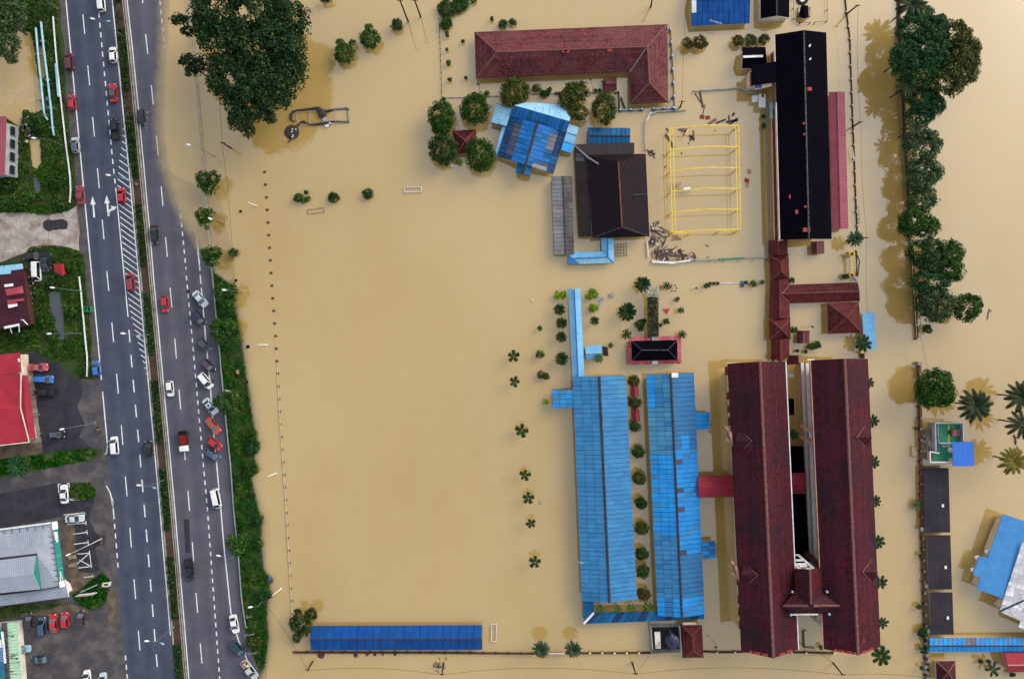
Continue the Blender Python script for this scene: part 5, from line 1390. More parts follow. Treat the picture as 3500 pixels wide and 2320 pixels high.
# ---- buildings west of the road
def west():
 G=LAND
 t=thing('pink_roofed_shop','faded pink sheet-roofed building with grey window wall at the left edge','building',P(*T(0,0,(0,1320)),G))
 slope(t,[P(*T(0,0,(-350,1070)),4.6),P(*T(0,0,(58,1075)),4.6),P(*T(0,1,(42,50)),4.6),P(*T(0,1,(-350,55)),4.6)],MT['pink_sheet'])
 a,b_=P(*T(0,0,(60,1130)),4.2),P(*T(0,1,(52,45)),4.2)
 MB().hexa([(a.x - 20,b_.y,G - .3),(b_.x+.4,b_.y,G - .3),(a.x+.4,a.y,G - .3),(a.x - 20,a.y,G - .3)],[(a.x - 20,b_.y,4.4),(b_.x - .35,b_.y,4.4),(a.x - .35,a.y,4.4),(a.x - 20,a.y,4.4)]).build('wall',MT['wall_grey'],t)
 for k in range(4):
  p=a.lerp(b_,(k+.5)/4); wd=MB().box((p.x+.3,p.y,2.4),(.3,1.9,1.2)).build('window',MT['glass'],t); MB().box((p.x+.5,p.y,1.65),(.5,2.1,.12)).build('window_sill',MT['wall_grey'],wd)
 t=thing('maroon_house','maroon sheet-roofed house with pale blue edge and red patches at the left edge','building',P(*T(0,1,(0,1200)),G))
 q=lambda x,y,h:P(*T(0,1,(x,y)),h)
 slope(t,[q(-500,1000,3.6),q(100,950,3.6),q(212,905,3.6),q(240,1200,3.4),q(285,1440,3.2),q(-500,1520,3.6)],MT['maroon_sheet'])
 slope(t,[q(-500,940,3.72),q(0,890,3.72),q(205,868,3.72),q(213,915,3.72),q(100,932,3.72),q(98,960,3.72),q(-500,1010,3.72)],MT['sky_light'],.06,'roof_sheet')
 for pts,mt in (([(48,1105),(205,1075),(220,1138),(60,1165)],'faded_red'),([(65,1205),(222,1188),(222,1210),(150,1220),(150,1240),(70,1248)],'faded_red'),([(38,1060),(120,1050),(122,1075),(42,1085)],'white_gloss'),([(70,1250),(158,1235),(160,1258),(80,1280)],'white_gloss'),([(35,1448),(175,1420),(180,1440),(40,1470)],'white_gloss')):
  slope(t,[q(x,y,3.72) for x,y in pts],MT[mt],.08,'patch_sheet')
 MB().tube([q(195,1388,3.7),q(212,1385,3.8),q(255,1432,3.5)],.12).build('vent_pipe',MT['white_gloss'],t)
 for x0,y0,x1,y1 in ((90,1462,178,1430),(95,1470,112,1510),(175,1440,178,1500)):MB().bar(q(x0,y0,3.4),q(x1,y1,3.2),.15,.1).build('awning_frame',MT['white_gloss'],t)
 MB().prism([q(x,y,3).to_2d() for x,y in ((-500,1010),(190,930),(265,1425),(-500,1500))],G - .3,3.2).build('wall',MT['wall_brown'],t)
 t=thing('red_kennel','small red metal hut in the grass near the drain','hut',P(*T(0,1,(540,920)),G))
 gable('','',T(0,1,(498,872)),T(0,1,(502,975)),T(0,1,(585,868)),T(0,1,(592,970)),T(0,1,(570,870)),T(0,1,(575,973)),1.7,2.1,MT['red_sheet'],MT['wall_red'],.15,parent=t)
 # red roofed shop with a canopy
 t=thing('red_roofed_shop','bright red metal-roofed shop facing the dark car park at the left edge','building',P(*T(0,2,(0,560)),G))
 q=lambda x,y,h:P(*T(0,2,(x,y)),h)
 slope(t,[q(-500,185,4.8),q(0,140,4.8),q(183,122,4.8),q(197,302,4.8),q(0,328,4.8),q(-500,385,4.8)],MT['red_sheet'])
 slope(t,[q(-500,390,5.0),q(0,333,5.0),q(194,312,5.0),q(190,630,4.6),q(-500,640,6.2)],MT['red_sheet'])
 slope(t,[q(-500,640,6.2),q(190,630,4.6),q(272,945,4.4),q(0,976,4.6),q(-500,1030,4.6)],MT['red_sheet'])
 slope(t,[q(205,332,4.0),q(255,328,3.6),q(328,912,3.6),q(268,920,4.0),q(196,640,4.0)],MT['crimson'],name='canopy')
 MB().bar(q(194,312,5.05),q(190,632,4.7),.18,.18).build('fascia',MT['wall_white'],t); MB().bar(q(190,632,4.7),q(270,945,4.5),.18,.18).build('fascia',MT['wall_white'],t)
 MB().bar(q(0,978,4.6),q(270,948,4.5),.18,.18).build('fascia',MT['wall_white'],t); MB().bar(q(178,175,4.6),q(205,295,4.4),.4,.5).build('sign_board',MT['white_gloss'],t)
 MB().prism([q(x,y,4).to_2d() for x,y in ((-500,200),(165,140),(180,620),(250,930),(-500,1000))],G - .3,4.3).build('wall',MT['wall_cream'],t)
 for f in (.05,.35,.65,.95):
  p=q(262,335,3.5).lerp(q(320,905,3.5),f); MB().tube([(p.x - .3,p.y,G),(p.x - .3,p.y,3.6)],.09).build('post',MT['steel'],t)
 # grey metal roofed shop with green sign
 t=thing('grey_roofed_shop','grey metal-roofed shop with green sign fascia beside the parking bays','building',P(*T(0,3,(250,500)),G))
 q=lambda x,y,h:P(*T(0,3,(x,y)),h)
 he,hr=4.3,6.2
 slope(t,[q(-500,250,he),q(0,192,he),q(470,130,he),q(245,418,hr),q(-500,500,hr)],MT['grey_metal'])
 slope(t,[q(470,130,he),q(562,715,he),q(380,745,5.0),q(340,415,hr - .2),q(245,418,hr)],MT['grey_metal'])
 slope(t,[q(-500,830,5.0),q(380,745,5.0),q(562,712,he),q(600,645,4.2),q(640,808,3.9),q(0,893,3.9),q(-500,960,3.9)],MT['grey_metal'])
 slope(t,[q(-500,530,6.6),q(330,428,6.6),q(308,600,7.4),q(-500,690,7.4)],MT['grey_metal'],name='raised_roof'); slope(t,[q(-500,690,7.4),q(308,600,7.4),q(368,738,6.6),q(-500,820,6.6)],MT['grey_metal'],name='raised_roof')
 MB().raw([q(335,432,6.4),q(372,735,6.4),q(312,600,7.3),q(345,432,5.4),q(382,735,5.4)],[(0,2,1),(0,1,4,3)]).build('raised_gable',MT['sign_green'],t)
 MB().bar(q(0,455,6.3),q(340,415,6.3),.35,.3).build('gutter',MT['ridge_dark'],t); MB().bar(q(0,785,5.15),q(380,742,5.15),.35,.3).build('gutter',MT['ridge_dark'],t); MB().bar(q(380,742,5.1),q(560,712,4.5),.2,.25).build('gutter',MT['ridge_dark'],t)
 MB().bar(q(600,648,4.3),q(638,808,4.0),.14,.1).build('fascia',MT['white_gloss'],t)
 # the sign: a leaning fascia along the right eave
 def sgn(f0,f1,mt,name='sign_board'):
  a,b_=q(492,118,4.9),q(567,722,4.9); A,B_=a.lerp(b_,f0),a.lerp(b_,f1)
  o=Vector((.42,.04,0))
  lo=[A - o,B_ - o,B_+o,A+o]
  MB().hexa([p - Vector((0,0,.22+(.6 if i>1 else 0))) for i,p in enumerate(lo)],[p - Vector((0,0,.1+(.6 if i>1 else 0))) for i,p in enumerate(lo)]).build(name,MT[mt],t)
 sgn(0,.115,'white_gloss'); sgn(.12,.31,'sign_green'); sgn(.31,.515,'sign_green'); sgn(.52,.715,'sign_green'); sgn(.72,.905,'sign_green'); sgn(.91,1.0,'white_gloss')
 MB().bar(q(0,186,4.5),q(470,125,4.5),.35,.35).build('fascia',MT['white_gloss'],t)
 for k in range(9):
  f=.2+.088*k; p=q(470,130,he).lerp(q(562,715,he),f); MB().bar((p.x - (1.9 if k % 2 else 1.1),p.y - .1,p.z+.45),(p.x+.2,p.y,p.z+.35),.09,.06).build('sign_strut',MT['black_steel'],t)
 for k in range(6):
  p=q(40,186,he).lerp(q(470,130,he),k/6); MB().bar((p.x,p.y,p.z+.2),(p.x+.35,p.y - 1.0,p.z+.45),.08,.06).build('sign_strut',MT['black_steel'],t)
 MB().prism([q(x,y,4).to_2d() for x,y in ((-500,270),(440,175),(505,690),(560,730),(585,795),(-500,915))],G - .3,3.7).build('wall',MT['wall_white'],t)
 # worn white lettering, too small to read: only its strokes
 a,b_=q(492,118,4.9),q(567,722,4.9); d=(b_ - a).normalized(); sv=Vector((.42,.04,-.3))
 def stroke(f,w0,w1,l):
  c2=a.lerp(b_,f)+Vector((0,0,-.28)); MB().raw([c2+sv*w0,c2+sv*w1,c2+sv*w1+d*l,c2+sv*w0+d*l]+[v+Vector((.03,0,.06)) for v in (c2+sv*w0,c2+sv*w1,c2+sv*w1+d*l,c2+sv*w0+d*l)],[(0,1,2,3),(7,6,5,4),(0,4,5,1),(1,5,6,2),(2,6,7,3),(3,7,4,0)]).build('sign_lettering',MT['white_gloss'],t)
 for k,(l,w0,w1) in enumerate(((.5,-.6,.8),(.3,-.5,.75),(.42,-.45,.8),(.25,-.4,.8),(.45,-.4,.8),(.5,-.3,.75),(.28,-.1,.6),(.4,0,.6))):stroke(.155+.0185*k,w0,w1,l)
 for k in range(6):stroke(.76+.012*k,-.25,.3,.14)
 stroke(.838,-.45,.6,.14); stroke(.845,-.45,-.2,.9); stroke(.85,.35,.6,.7)
 for y0,y1 in ((425,465),(500,540)):
  MB().hexa([q(632,y1,G),q(705,y1 - 10,G),q(705,y0 - 5,G),q(628,y0+5,G)],[q(632,y1,G+.45),q(705,y1 - 10,G+.45),q(705,y0 - 5,G+.45),q(628,y0+5,G+.45)]).build('entrance_slab',MT['concrete'],t)
 t=thing('mint_roofed_shed','mint green corrugated roof streaked with black rust in the lower left corner','building',P(*T(0,3,(120,1300)),G))
 slope(t,[q(50,1048,3.6),q(152,1038,3.2),q(205,1700,3.2),q(88,1700,3.6)],MT['mint_sheet'])
 MB().bar(q(38,1050,3.9),q(78,1700,3.9),1.0,.5).build('gutter',MT['ridge_black'],t)
 slope(t,[q(-400,1100,4.6),q(12,1105,4.4),q(52,1700,4.4),q(-400,1700,4.6)],MT['sign_green'],name='roof_slope')
 MB().bar(q(20,1130,4.75),q(48,1420,4.75),.55,.06).build('white_panel',MT['white_gloss'],t)
 MB().bar(q(0,1205,4.75),q(14,1400,4.75),.5,.06).build('white_panel',MT['white_gloss'],t)
 for k in range(13):MB().box(q(10+k*1.2,1285+k*20,4.83),(.75,.35,.04),.08).build('sign_lettering',MT['blue_paint'],t)
 MB().prism([q(x,y,3).to_2d() for x,y in ((-400,1110),(135,1060),(185,1690),(-400,1690))],G - .3,3.1).build('wall',MT['wall_white'],t)
west()
# ================================================================ vehicles
def rrect(x0,x1,hw,r,n=4,nose=0.0):
 """Rounded rectangle, counter-clockwise, x forward; nose pulls the front corners back."""
 out=[]
 for cx,cy,a0 in ((x1 - r,hw - r,0),(x0+r,hw - r,90),(x0+r,-hw+r,180),(x1 - r,-hw+r,270)):
  for k in range(n):
   a=math.radians(a0+90*k/(n - 1))
   x,y=cx+r*math.cos(a),cy+r*math.sin(a)
   if x>x1 - .5:x-=nose*(abs(y)/hw)**2
   out.append((x,y))
 return out
def rings(stack):
 """stack: list of (outline, z or z-function); a closed skin with capped ends."""
 V,F=[],[]; n=len(stack[0][0])
 for o,z in stack:
  for x,y in o:V.append((x,y,z(x) if callable(z) else z))
 for i in range(len(stack) - 1):
  for k in range(n):F.append((i*n+k,i*n+(k+1) % n,(i+1)*n+(k+1) % n,(i+1)*n+k))
 o,z=stack[-1]; cx=sum(p[0] for p in o)/n
 V.append((cx,0,(z(cx) if callable(z) else z)+.015)); c2=len(V) - 1; b0=(len(stack) - 1)*n
 for k in range(n):F.append((b0+k,b0+(k+1) % n,c2))
 F.append(tuple(range(n))[::-1])
 return MB().raw(V,F)
KINDS={  # length, width, height, cabin floor rear/front, cabin roof rear/front
 'hatch':(3.75,1.66,1.50,-1.78,1.02,-1.42,.22),'sedan':(4.45,1.74,1.44,-1.62,1.12,-.86,.26),'mpv':(4.35,1.72,1.66,-2.08,1.40,-1.85,.58),
 'van':(4.75,1.74,2.0,-2.30,2.05,-2.2,1.35),'pickup':(5.15,1.82,1.75,-.78,1.55,-.52,.72)}
CARM,RIM={},{}
DUMMY=paint('plain',(.5,.5,.5,1))
def car_parts(kind):
 if kind in CARM:return CARM[kind]
 L,W,Hh,cb0,cb1,ct0,ct1=KINDS[kind]; x0,x1,hw=-L/2,L/2,W/2
 belt=.86 if kind != 'van' else .95
 hood=lambda x:belt - .02 - (.13*max(0,(x - cb1+.2)/(x1 - cb1+.2))**1.6 if x>cb1 - .2 else 0) - (.05*max(0,(cb0 - x)) if x<cb0 else 0)
 pts=[]
 if kind=='pickup':
  st=[(rrect(x0,x1,hw - .06,.30,nose=.1),.30),(rrect(x0,x1,hw,.32,nose=.12),.55),(rrect(x0,x1,hw,.34,nose=.14),lambda x:hood(x) - .1),(rrect(x0+.04,x1 - .04,hw - .05,.32,nose=.14),hood)]
 else:
  st=[(rrect(x0+.05,x1 - .06,hw - .07,.34,nose=.14),.24),(rrect(x0,x1,hw,.40,nose=.18),.46),(rrect(x0,x1 - .02,hw,.42,nose=.2),lambda x:hood(x) - .16),(rrect(x0+.05,x1 - .08,hw - .06,.40,nose=.2),hood)]
 pts.append(('body',rings(st),None,True))
 cab=[(rrect(cb0,cb1,hw - .07,.16),belt - .06),(rrect(ct0,ct1,hw - .24,.20),Hh - .06),(rrect(ct0+.12,ct1 - .12,hw - .36,.18),Hh)]
 pts.append(('cabin',rings(cab),None,True))
 def pane(a,b_,c2,d,name,mt='glass',k=.9):
  q=[Vector(p) for p in (a,b_,c2,d)]; m_=sum(q,Vector())/4; q=[m_+(p - m_)*k for p in q]
  n=(q[1] - q[0]).cross(q[2] - q[0]).normalized()
  if n.dot(m_ - Vector((0,0,.5)))<0:n=-n; q=q[::-1]
  o=n*.03
  pts.append((name,MB().hexa([p - o for p in q],[p+o for p in q]),mt,False))
 wb,wt,zb,zt=hw - .09,hw - .25,belt,Hh - .07
 pane((cb1,-wb,zb),(cb1,wb,zb),(ct1,wt,zt),(ct1,-wt,zt),'windscreen')
 pane((cb0,-wb,zb),(cb0,wb,zb),(ct0,wt,zt),(ct0,-wt,zt),'rear_window',k=.84)
 for s_ in (-1,1):
  pane((cb0+.15,s_*(wb+.03),zb),(cb1 - .15,s_*(wb+.03),zb),(ct1 - .02,s_*(wt+.01),zt),(ct0+.05,s_*(wt+.01),zt),'side_window',k=.92)
 for xx in (x0+L*.19,x1 - L*.19):
  for s_ in (-1,1):
   w=MB(); V=[]; n=12
   for yy in (s_*(hw - .22),s_*(hw+.005)):
    for k in range(n):V.append((xx+.31*math.cos(k*6.2832/n),yy,.31+.31*math.sin(k*6.2832/n)))
   F=[(k,(k+1) % n,n+(k+1) % n,n+k) for k in range(n)]+[tuple(range(n)),tuple(range(n,2*n))[::-1]]
   pts.append(('wheel',w.raw(V,F),'tyre',False))
 for s_ in (-1,1):
  pts.append(('headlight',MB().hexa([(x1 - .42,s_*(hw - .42),.60),(x1 - .10,s_*(hw - .42),.60),(x1 - .20,s_*(hw - .12),.60),(x1 - .52,s_*(hw - .08),.60)][::s_],[(x1 - .42,s_*(hw - .42),.755),(x1 - .13,s_*(hw - .42),.70),(x1 - .23,s_*(hw - .12),.70),(x1 - .52,s_*(hw - .10),.775)][::s_]),'lamp_clear',False))
  pts.append(('tail_light',MB().box((x0+.08,s_*(hw - .22),.70),(.14,.26,.20)),'lamp_red',False))
  pts.append(('wing_mirror',MB().box((cb1 - .28,s_*(hw+.06),belt+.06),(.16,.22,.13)),None,False))
 if kind=='pickup':
  pts.append(('bed_floor',MB().box(((x0+cb0)/2 - .02,0,belt - .02),(cb0 - x0 - .3,W - .36,.10)),'black_steel',False))
  for s_ in (-1,1):pts.append(('bed_rail',MB().box(((x0+cb0)/2,s_*(hw - .09),belt+.06),(cb0 - x0 - .12,.11,.14)),None,False))
  pts.append(('tailgate',MB().box((x0+.1,0,belt+.05),(.11,W - .3,.16)),None,False))
 RIM[kind]=[MB().lathe((0,0,0),[(.19,0),(.17,.02),(.05,.03)],10) for _ in range(4)]
 k4=0
 for xx in (x0+L*.19,x1 - L*.19):
  for s_ in (-1,1):
   mb=RIM[kind][k4]; mb.v=[(xx+a,s_*(hw+.003+c2),.31+b2) for a,b2,c2 in mb.v]; RIM[kind][k4]=mb.mesh('rim',MT['steel']); k4+=1
 out=[]
 for nm,mb,mt,sm in pts:
  me=mb.mesh(nm,MT[mt] if mt else DUMMY)
  if sm:me.polygons.foreach_set("use_smooth",[False]*len(me.polygons))
  out.append((nm,me,mt is None))
 CARM[kind]=out
 return out
PAINTS={'white':(.78,.78,.78,1),'maroon':(.12,.022,.04,1),'red':(.48,.018,.03,1),'black':(.012,.012,.016,1),'silver':(.46,.49,.52,1),'navy':(.018,.024,.05,1),'slate':(.07,.09,.13,1),
          'purple':(.085,.045,.095,1),'orange':(.55,.06,.025,1),'blue':(.03,.16,.50,1),'steel':(.05,.085,.16,1),'rose':(.52,.08,.11,1),'plum':(.045,.03,.04,1),'sky':(.30,.48,.58,1),'teal':(.016,.045,.07,1),'ice':(.52,.60,.66,1),'brick':(.30,.03,.05,1)}
GL='glass_pale'
def car(px,deg,kind,col,label,roof=None,group=None,name=None,pale=False,cat='car',z=None):
 x,y=px
 if z is None:
  onr=x>float(MR(y))
  z=(float(zr(x,y)) - .02) if onr else (ZL if x>float(XL(y)) - 27 else LAND+.01)
 k=1/(1 - (z+.9)/CAM_H)          # the pixel marks the roof, about 0.9 m up
 loc=P(x,y,z+.9); loc.z=z
 t=thing(name or {'hatch':'hatchback_car','sedan':'saloon_car','mpv':'people_carrier','van':'van','pickup':'pickup_truck'}[kind],label,cat,loc,group,math.radians(90 - deg))
 for nm,me,tint in car_parts(kind):
  o=bpy.data.objects.new(nm,me); link(o,t)
  if nm=='wheel':
   o2=bpy.data.objects.new('rim',RIM[kind][sum(1 for q_ in t.children if q_.name.startswith('wheel')) - 1]); link(o2,o)
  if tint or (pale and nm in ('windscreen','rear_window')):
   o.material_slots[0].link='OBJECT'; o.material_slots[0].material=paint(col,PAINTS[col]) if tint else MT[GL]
 if roof:
  L,W,Hh,cb0,cb1,ct0,ct1=KINDS[kind]
  mb=MB(); o_=rrect(ct0+.02,ct1 - .02,W/2 - .25,.16); mb.prism(o_,Hh - .05,Hh+.022)
  m_=mb.build('roof_panel',paint(roof,PAINTS[roof]) if roof in PAINTS else MT[roof],t,local=True)
 return t
UPD,DND=-5.2,174.8
g1,g2,g3='cars driving up the left carriageway','cars queueing on the hard shoulder','cars parked aslant on the flooded side'
c=lambda*a:T(0,0,a); d=lambda*a:T(0,1,a); e=lambda*a:T(0,2,a); f=lambda*a:T(0,3,a)
car(c(930,20),UPD,'mpv','white','white car cut by the top edge in the lane by the reservation',group=g1)
car(c(1040,503),UPD,'hatch','white','small white hatchback above the red saloon with the dark roof',group=g1)
car(c(635,567),UPD,'mpv','maroon','dark maroon people carrier, topmost car on the hard shoulder',group=g2)
car(c(1040,852),UPD,'sedan','red','red saloon with a dark roof between white hatchback and black pickup',roof='slate',group=g1)
car(c(660,940),UPD,'hatch','red','bright red hatchback on the hard shoulder',group=g2)
car(c(1055,1187),UPD,'pickup','black','black pickup truck at the start of the hatched markings',group=g1,cat='pickup')
car(c(690,1337),UPD,'hatch','silver','silver hatchback with a dark roof on the hard shoulder',roof='slate',group=g2)
car(c(1303,1083),DND - 2,'hatch','navy','dark car splashing along the edge of the flooded carriageway')
car(d(735,230),UPD,'sedan','brick','maroon red saloon, lowest car on the hard shoulder',group=g2)
car(d(1118,237),UPD+2,'hatch','red','small red hatchback driving over the hatched markings',group=g1)
car(d(1420,600),DND,'sedan','black','black saloon coming down beside the reservation on the drying carriageway')
car(d(1205,1035),UPD,'mpv','brick','maroon people carrier on the wide hatched markings',group=g1)
car(d(1520,1243),DND,'hatch','red','small bright red hatchback coming down next to the slanting parked cars')
g4='scrapped vehicles on the grass'
car(d(290,797),268,'sedan','black','derelict black saloon lying across the top of the scrap vehicles',group=g4)
car(d(418,845),178,'pickup','navy','derelict dark pickup with pale bonnet by the red hut',group=g4,cat='pickup',pale=True)
car(d(337,940),178,'van','white','derelict white van among the scrap by the maroon house',group=g4,cat='van')
car(Z(640,960,6.03,(260,375)),139,'sedan','ice','whitish saloon, topmost of the cars parked aslant',group=g3,pale=True)
car(Z(640,960,6.03,(228,758)),142,'mpv','navy','dark navy people carrier parked aslant below the whitish saloon',group=g3,pale=True)
car(Z(640,960,6.03,(350,1330)),137,'hatch','slate','slate grey hatchback parked aslant, third from the top',group=g3)
car(Z(640,1200,3.918,(280,198)),137,'hatch','black','black car with a purple roof parked aslant',roof='purple',group=g3,pale=True)
car(Z(640,1200,3.918,(240,398)),141,'mpv','white','big white people carrier parked aslant',group=g3)
pc=car(Z(640,1200,3.918,(305,740)),141,'sedan','ice','pale police saloon with blue emblem on its roof',group=g3)
mb=MB(); mb.lathe((-.3,0,1.45),[(.30,0),(.30,.012),(.02,.014)],14); mb.build('roof_emblem',MT['blue_paint'],pc,local=True)
MB().bar((-.05,-.3,1.46),(-.05,.1,1.46),.12,.02).build('roof_emblem',MT['blue_paint'],pc,local=True)
car(Z(640,1200,3.918,(340,997)),139,'sedan','orange','orange red saloon parked aslant',group=g3,pale=True)
car(Z(640,1200,3.918,(365,1240)),128,'hatch','red','crimson hatchback parked aslant below the orange saloon',group=g3)
car(Z(640,1200,3.918,(345,1393)),125,'hatch','steel','blue hatchback, lowest of the upper cars parked aslant',group=g3,pale=True)
car(e(885,268),UPD,'hatch','blue','bright blue hatchback stopped on the verge above the dark car park')
car(e(350,258),88,'sedan','rose','red and pink car in front of the red roofed shop')
car(e(402,366),92,'mpv','blue','blue people carrier parked below the red and pink car',roof='blue')
car(e(412,487),270,'pickup','black','black pickup parked at the shop front',cat='pickup')
car(e(525,876),88,'hatch','black','black car with a grey roof in the lower part of the dark car park',roof='slate')
car(e(1053,980),UPD,'mpv','white','large white car driving past the mouth of the dark car park',group=g1)
car(e(1370,1005),UPD,'hatch','black','black hatchback in the lane next to the reservation',group=g1)
car(e(1567,455),DND,'hatch','white','white hatchback coming down the right carriageway')
car(e(587,1428),-3,'sedan','white','white saloon parked beside the oval lawn')
car(f(685,88),86,'sedan','ice','pale saloon parked across the top bay beside the grey roofed shop')
car(f(1745,560),DND,'pickup','black','black pickup coming down below the dark road repair',cat='pickup')
g5='row of cars parked in the lower car park'
car(f(265,1030),-4,'hatch','plum','dark grey car, leftmost in the row of the lower car park',group=g5,pale=True)
car(f(387,1082),-4,'mpv','steel','dark blue people carrier with pale roof rails in the lower car park',group=g5)
car(f(488,1055),-6,'sedan','red','red saloon in the row of the lower car park',group=g5,pale=True)
car(f(594,1025),-4,'hatch','red','red hatchback in the row of the lower car park',group=g5,pale=True)
car(f(745,1003),-3,'hatch','plum','dark maroon car, rightmost in the row of the lower car park',group=g5,pale=True)
car(f(205,1292),88,'hatch','sky','pale blue car half under the mint green roof',pale=True)
car(f(367,1388),265,'sedan','teal','dark teal saloon parked alone in the lower car park',pale=True)
car(f(800,1560),-4,'hatch','white','white hatchback at the bottom edge of the lower car park')
car(f(948,1585),-4,'hatch','ice','pale car just showing at the bottom edge beside the white hatchback')
car(T(1,2,(103,1470)),168,'van','white','white van standing on the edge line of the right carriageway',cat='van')
car(T(1,3,(270,1062)),168,'sedan','white','white saloon near the lower end of the guard rail')
car(T(1,3,(305,1290)),138,'mpv','teal','dark teal people carrier pulled up to the verge at the bottom',group=g3,pale=True)
t=car(T(1,3,(410,1482)),143,'pickup','silver','silver pickup with goods in its bed at the bottom edge',group=g3,cat='pickup')
for k in range(7):MB().box((-1.1 - .22*k+random.uniform(-.1,.1),random.uniform(-.5,.5),1.1+.05*(k % 3)),(.5,.6,.3),k).build('cargo',MT['wood_pale'] if k % 3 else MT['wall_cream'],t,local=True)
# lorry with red gas cylinders
x,y=e(1700,940); t=thing('flatbed_lorry','small lorry with white cab and red gas cylinders in a black bed','lorry',P(x,y,float(zr(x,y))+.9) - Vector((0,0,.95)),None,math.radians(90 - DND))
L,W=4.9,1.85
rings([(rrect(.95,2.4,.85,.2),.5),(rrect(.92,2.42,.9,.22),1.1),(rrect(1.0,2.2,.84,.2),1.9),(rrect(1.1,2.05,.7,.2),1.98)]).build('cab',paint('white',PAINTS['white']),t,local=True)
MB().hexa([(2.36,-.7,1.15),(2.46,-.7,1.15),(2.46,.7,1.15),(2.36,.7,1.15)],[(2.12,-.64,1.85),(2.24,-.64,1.85),(2.24,.64,1.85),(2.12,.64,1.85)]).build('windscreen',MT['glass'],t,local=True)
MB().box((-.8,0,.8),(3.3,W,.14)).build('bed_floor',MT['black_steel'],t,local=True)
for s_ in (-1,1):MB().box((-.8,s_*W/2,1.15),(3.3,.07,.75)).build('bed_side',MT['black_steel'],t,local=True)
MB().box((-2.45,0,1.15),(.07,W,.75)).build('tailgate',MT['black_steel'],t,local=True)
for i in range(5):
 for j in range(5):MB().lathe((-1.15+i*.38,-.7+j*.35,.88),[(.15,0),(.16,.1),(.16,.5),(.08,.6),(.05,.68)],8).build('gas_cylinder',MT['redload'],t,local=True)
for xx in (-1.6,1.5):
 for s_ in (-1,1):
  V=[(xx+.36*math.cos(k*.5236),yy,.36+.36*math.sin(k*.5236)) for yy in (s_*.66,s_*.92) for k in range(12)]
  MB().raw(V,[(k,(k+1) % 12,12+(k+1) % 12,12+k) for k in range(12)]+[tuple(range(12)),tuple(range(12,24))[::-1]]).build('wheel',MT['tyre'],t,local=True)

# people and motorcycles
def person(px,z,deg,label,shirt,name='person',h=1.68,sit=False):
 """One skinned figure; hair and clothes are children."""
 loc=P(*px,z)
 me=bpy.data.meshes.new('person'); dz=-.35 if sit else 0
 V=[(0,0,.92),(0,0,1.2),(0,0,1.42),(0,0,1.52),(.03,0,1.62),(0,.2,1.40),(.05,.26,1.12),(.28,.20,1.0),(0,-.2,1.40),(.05,-.26,1.12),(.26,-.22,1.0),
         (0,.10,.88),(.12 if not sit else .4,.12,.50 if not sit else .85),(.0 if not sit else .42,.12,.08 if not sit else .45),(.16 if not sit else .56,.12,.05 if not sit else .42),(0,-.10,.88),(-.08 if not sit else .4,-.12,.50 if not sit else .85),(-.22 if not sit else .42,-.12,.08 if not sit else .45),(-.06 if not sit else .56,-.12,.05 if not sit else .42)]
 E=[(0,1),(1,2),(2,3),(3,4),(2,5),(5,6),(6,7),(2,8),(8,9),(9,10),(0,11),(11,12),(12,13),(13,14),(0,15),(15,16),(16,17),(17,18)]
 R=[.15,.14,.15,.06,.11,.07,.055,.04,.07,.055,.04,.10,.075,.05,.045,.10,.075,.05,.045]
 me.from_pydata([(a,b2,c2+dz) for a,b2,c2 in V],E,[]); me.materials.append(shirt)
 o=bpy.data.objects.new(name,me); link(o); tag(o,label,'person'); o.location=loc; o.rotation_euler=(0,0,math.radians(90 - deg)); ORG[o.name]=loc
 o.modifiers.new('skin','SKIN');
 for i,r in enumerate(R):me.skin_vertices[0].data[i].radius=(r,r)
 me.skin_vertices[0].data[0].use_root=True
 s2=o.modifiers.new('sub','SUBSURF'); s2.levels=1; s2.render_levels=1
 MB().lathe((.02,0,1.60+dz),[(.115,-.03),(.13,.05),(.11,.12),(.05,.155)],10).build('hair',MT['cloth_dark'],o,local=True)
 return o
def motorbike(px,z,deg,label):
 t=thing('motorcycle',label,'motorcycle',P(*px,z),None,math.radians(90 - deg))
 for x in (-.6,.6):
  V=[(x+.28*math.cos(k*.5236),yy,.28+.28*math.sin(k*.5236)) for yy in (-.05,.05) for k in range(12)]
  MB().raw(V,[(k,(k+1) % 12,12+(k+1) % 12,12+k) for k in range(12)]+[tuple(range(12))[::-1],tuple(range(12,24))]).build('wheel',MT['tyre'],t,local=True)
 MB().tube([(-.6,0,.35),(-.2,0,.5),(.2,0,.55),(.45,0,.75),(.6,0,.3)],[.08,.12,.12,.07,.05]).build('frame',MT['black_steel'],t,local=True)
 MB().hexa([(-.7,-.12,.72),(.05,-.12,.68),(.05,.12,.68),(-.7,.12,.72)],[(-.7,-.1,.82),(.05,-.1,.78),(.05,.1,.78),(-.7,.1,.82)]).build('saddle',MT['tyre'],t,local=True)
 MB().tube([(.36,-.33,1.0),(.45,0,.92),(.36,.33,1.0)],.025).build('handlebar',MT['steel'],t,local=True)
 MB().tube([(.45,0,.92),(.58,0,.4)],.04).build('fork',MT['steel'],t,local=True)
 return t
motorbike(e(920,830),LAND+.02,150,'motorcycle at the edge of the dark car park beside the road')
person(e(915,826),LAND+.05,150,'person in orange shirt sitting on the motorcycle by the road',MT['cloth_orange'],sit=True)
motorbike(f(940,290),LAND+.02,100,'motorcycle parked in the shade at the foot of the white lamp post')
person(T(1,2,(95,382)),.16,60,'person in dark clothes standing beside the big white people carrier',MT['cloth_dark'])
motorbike(Z(640,960,6.03,(70,238)),.15,130,'motorcycle standing behind the whitish slanting saloon')

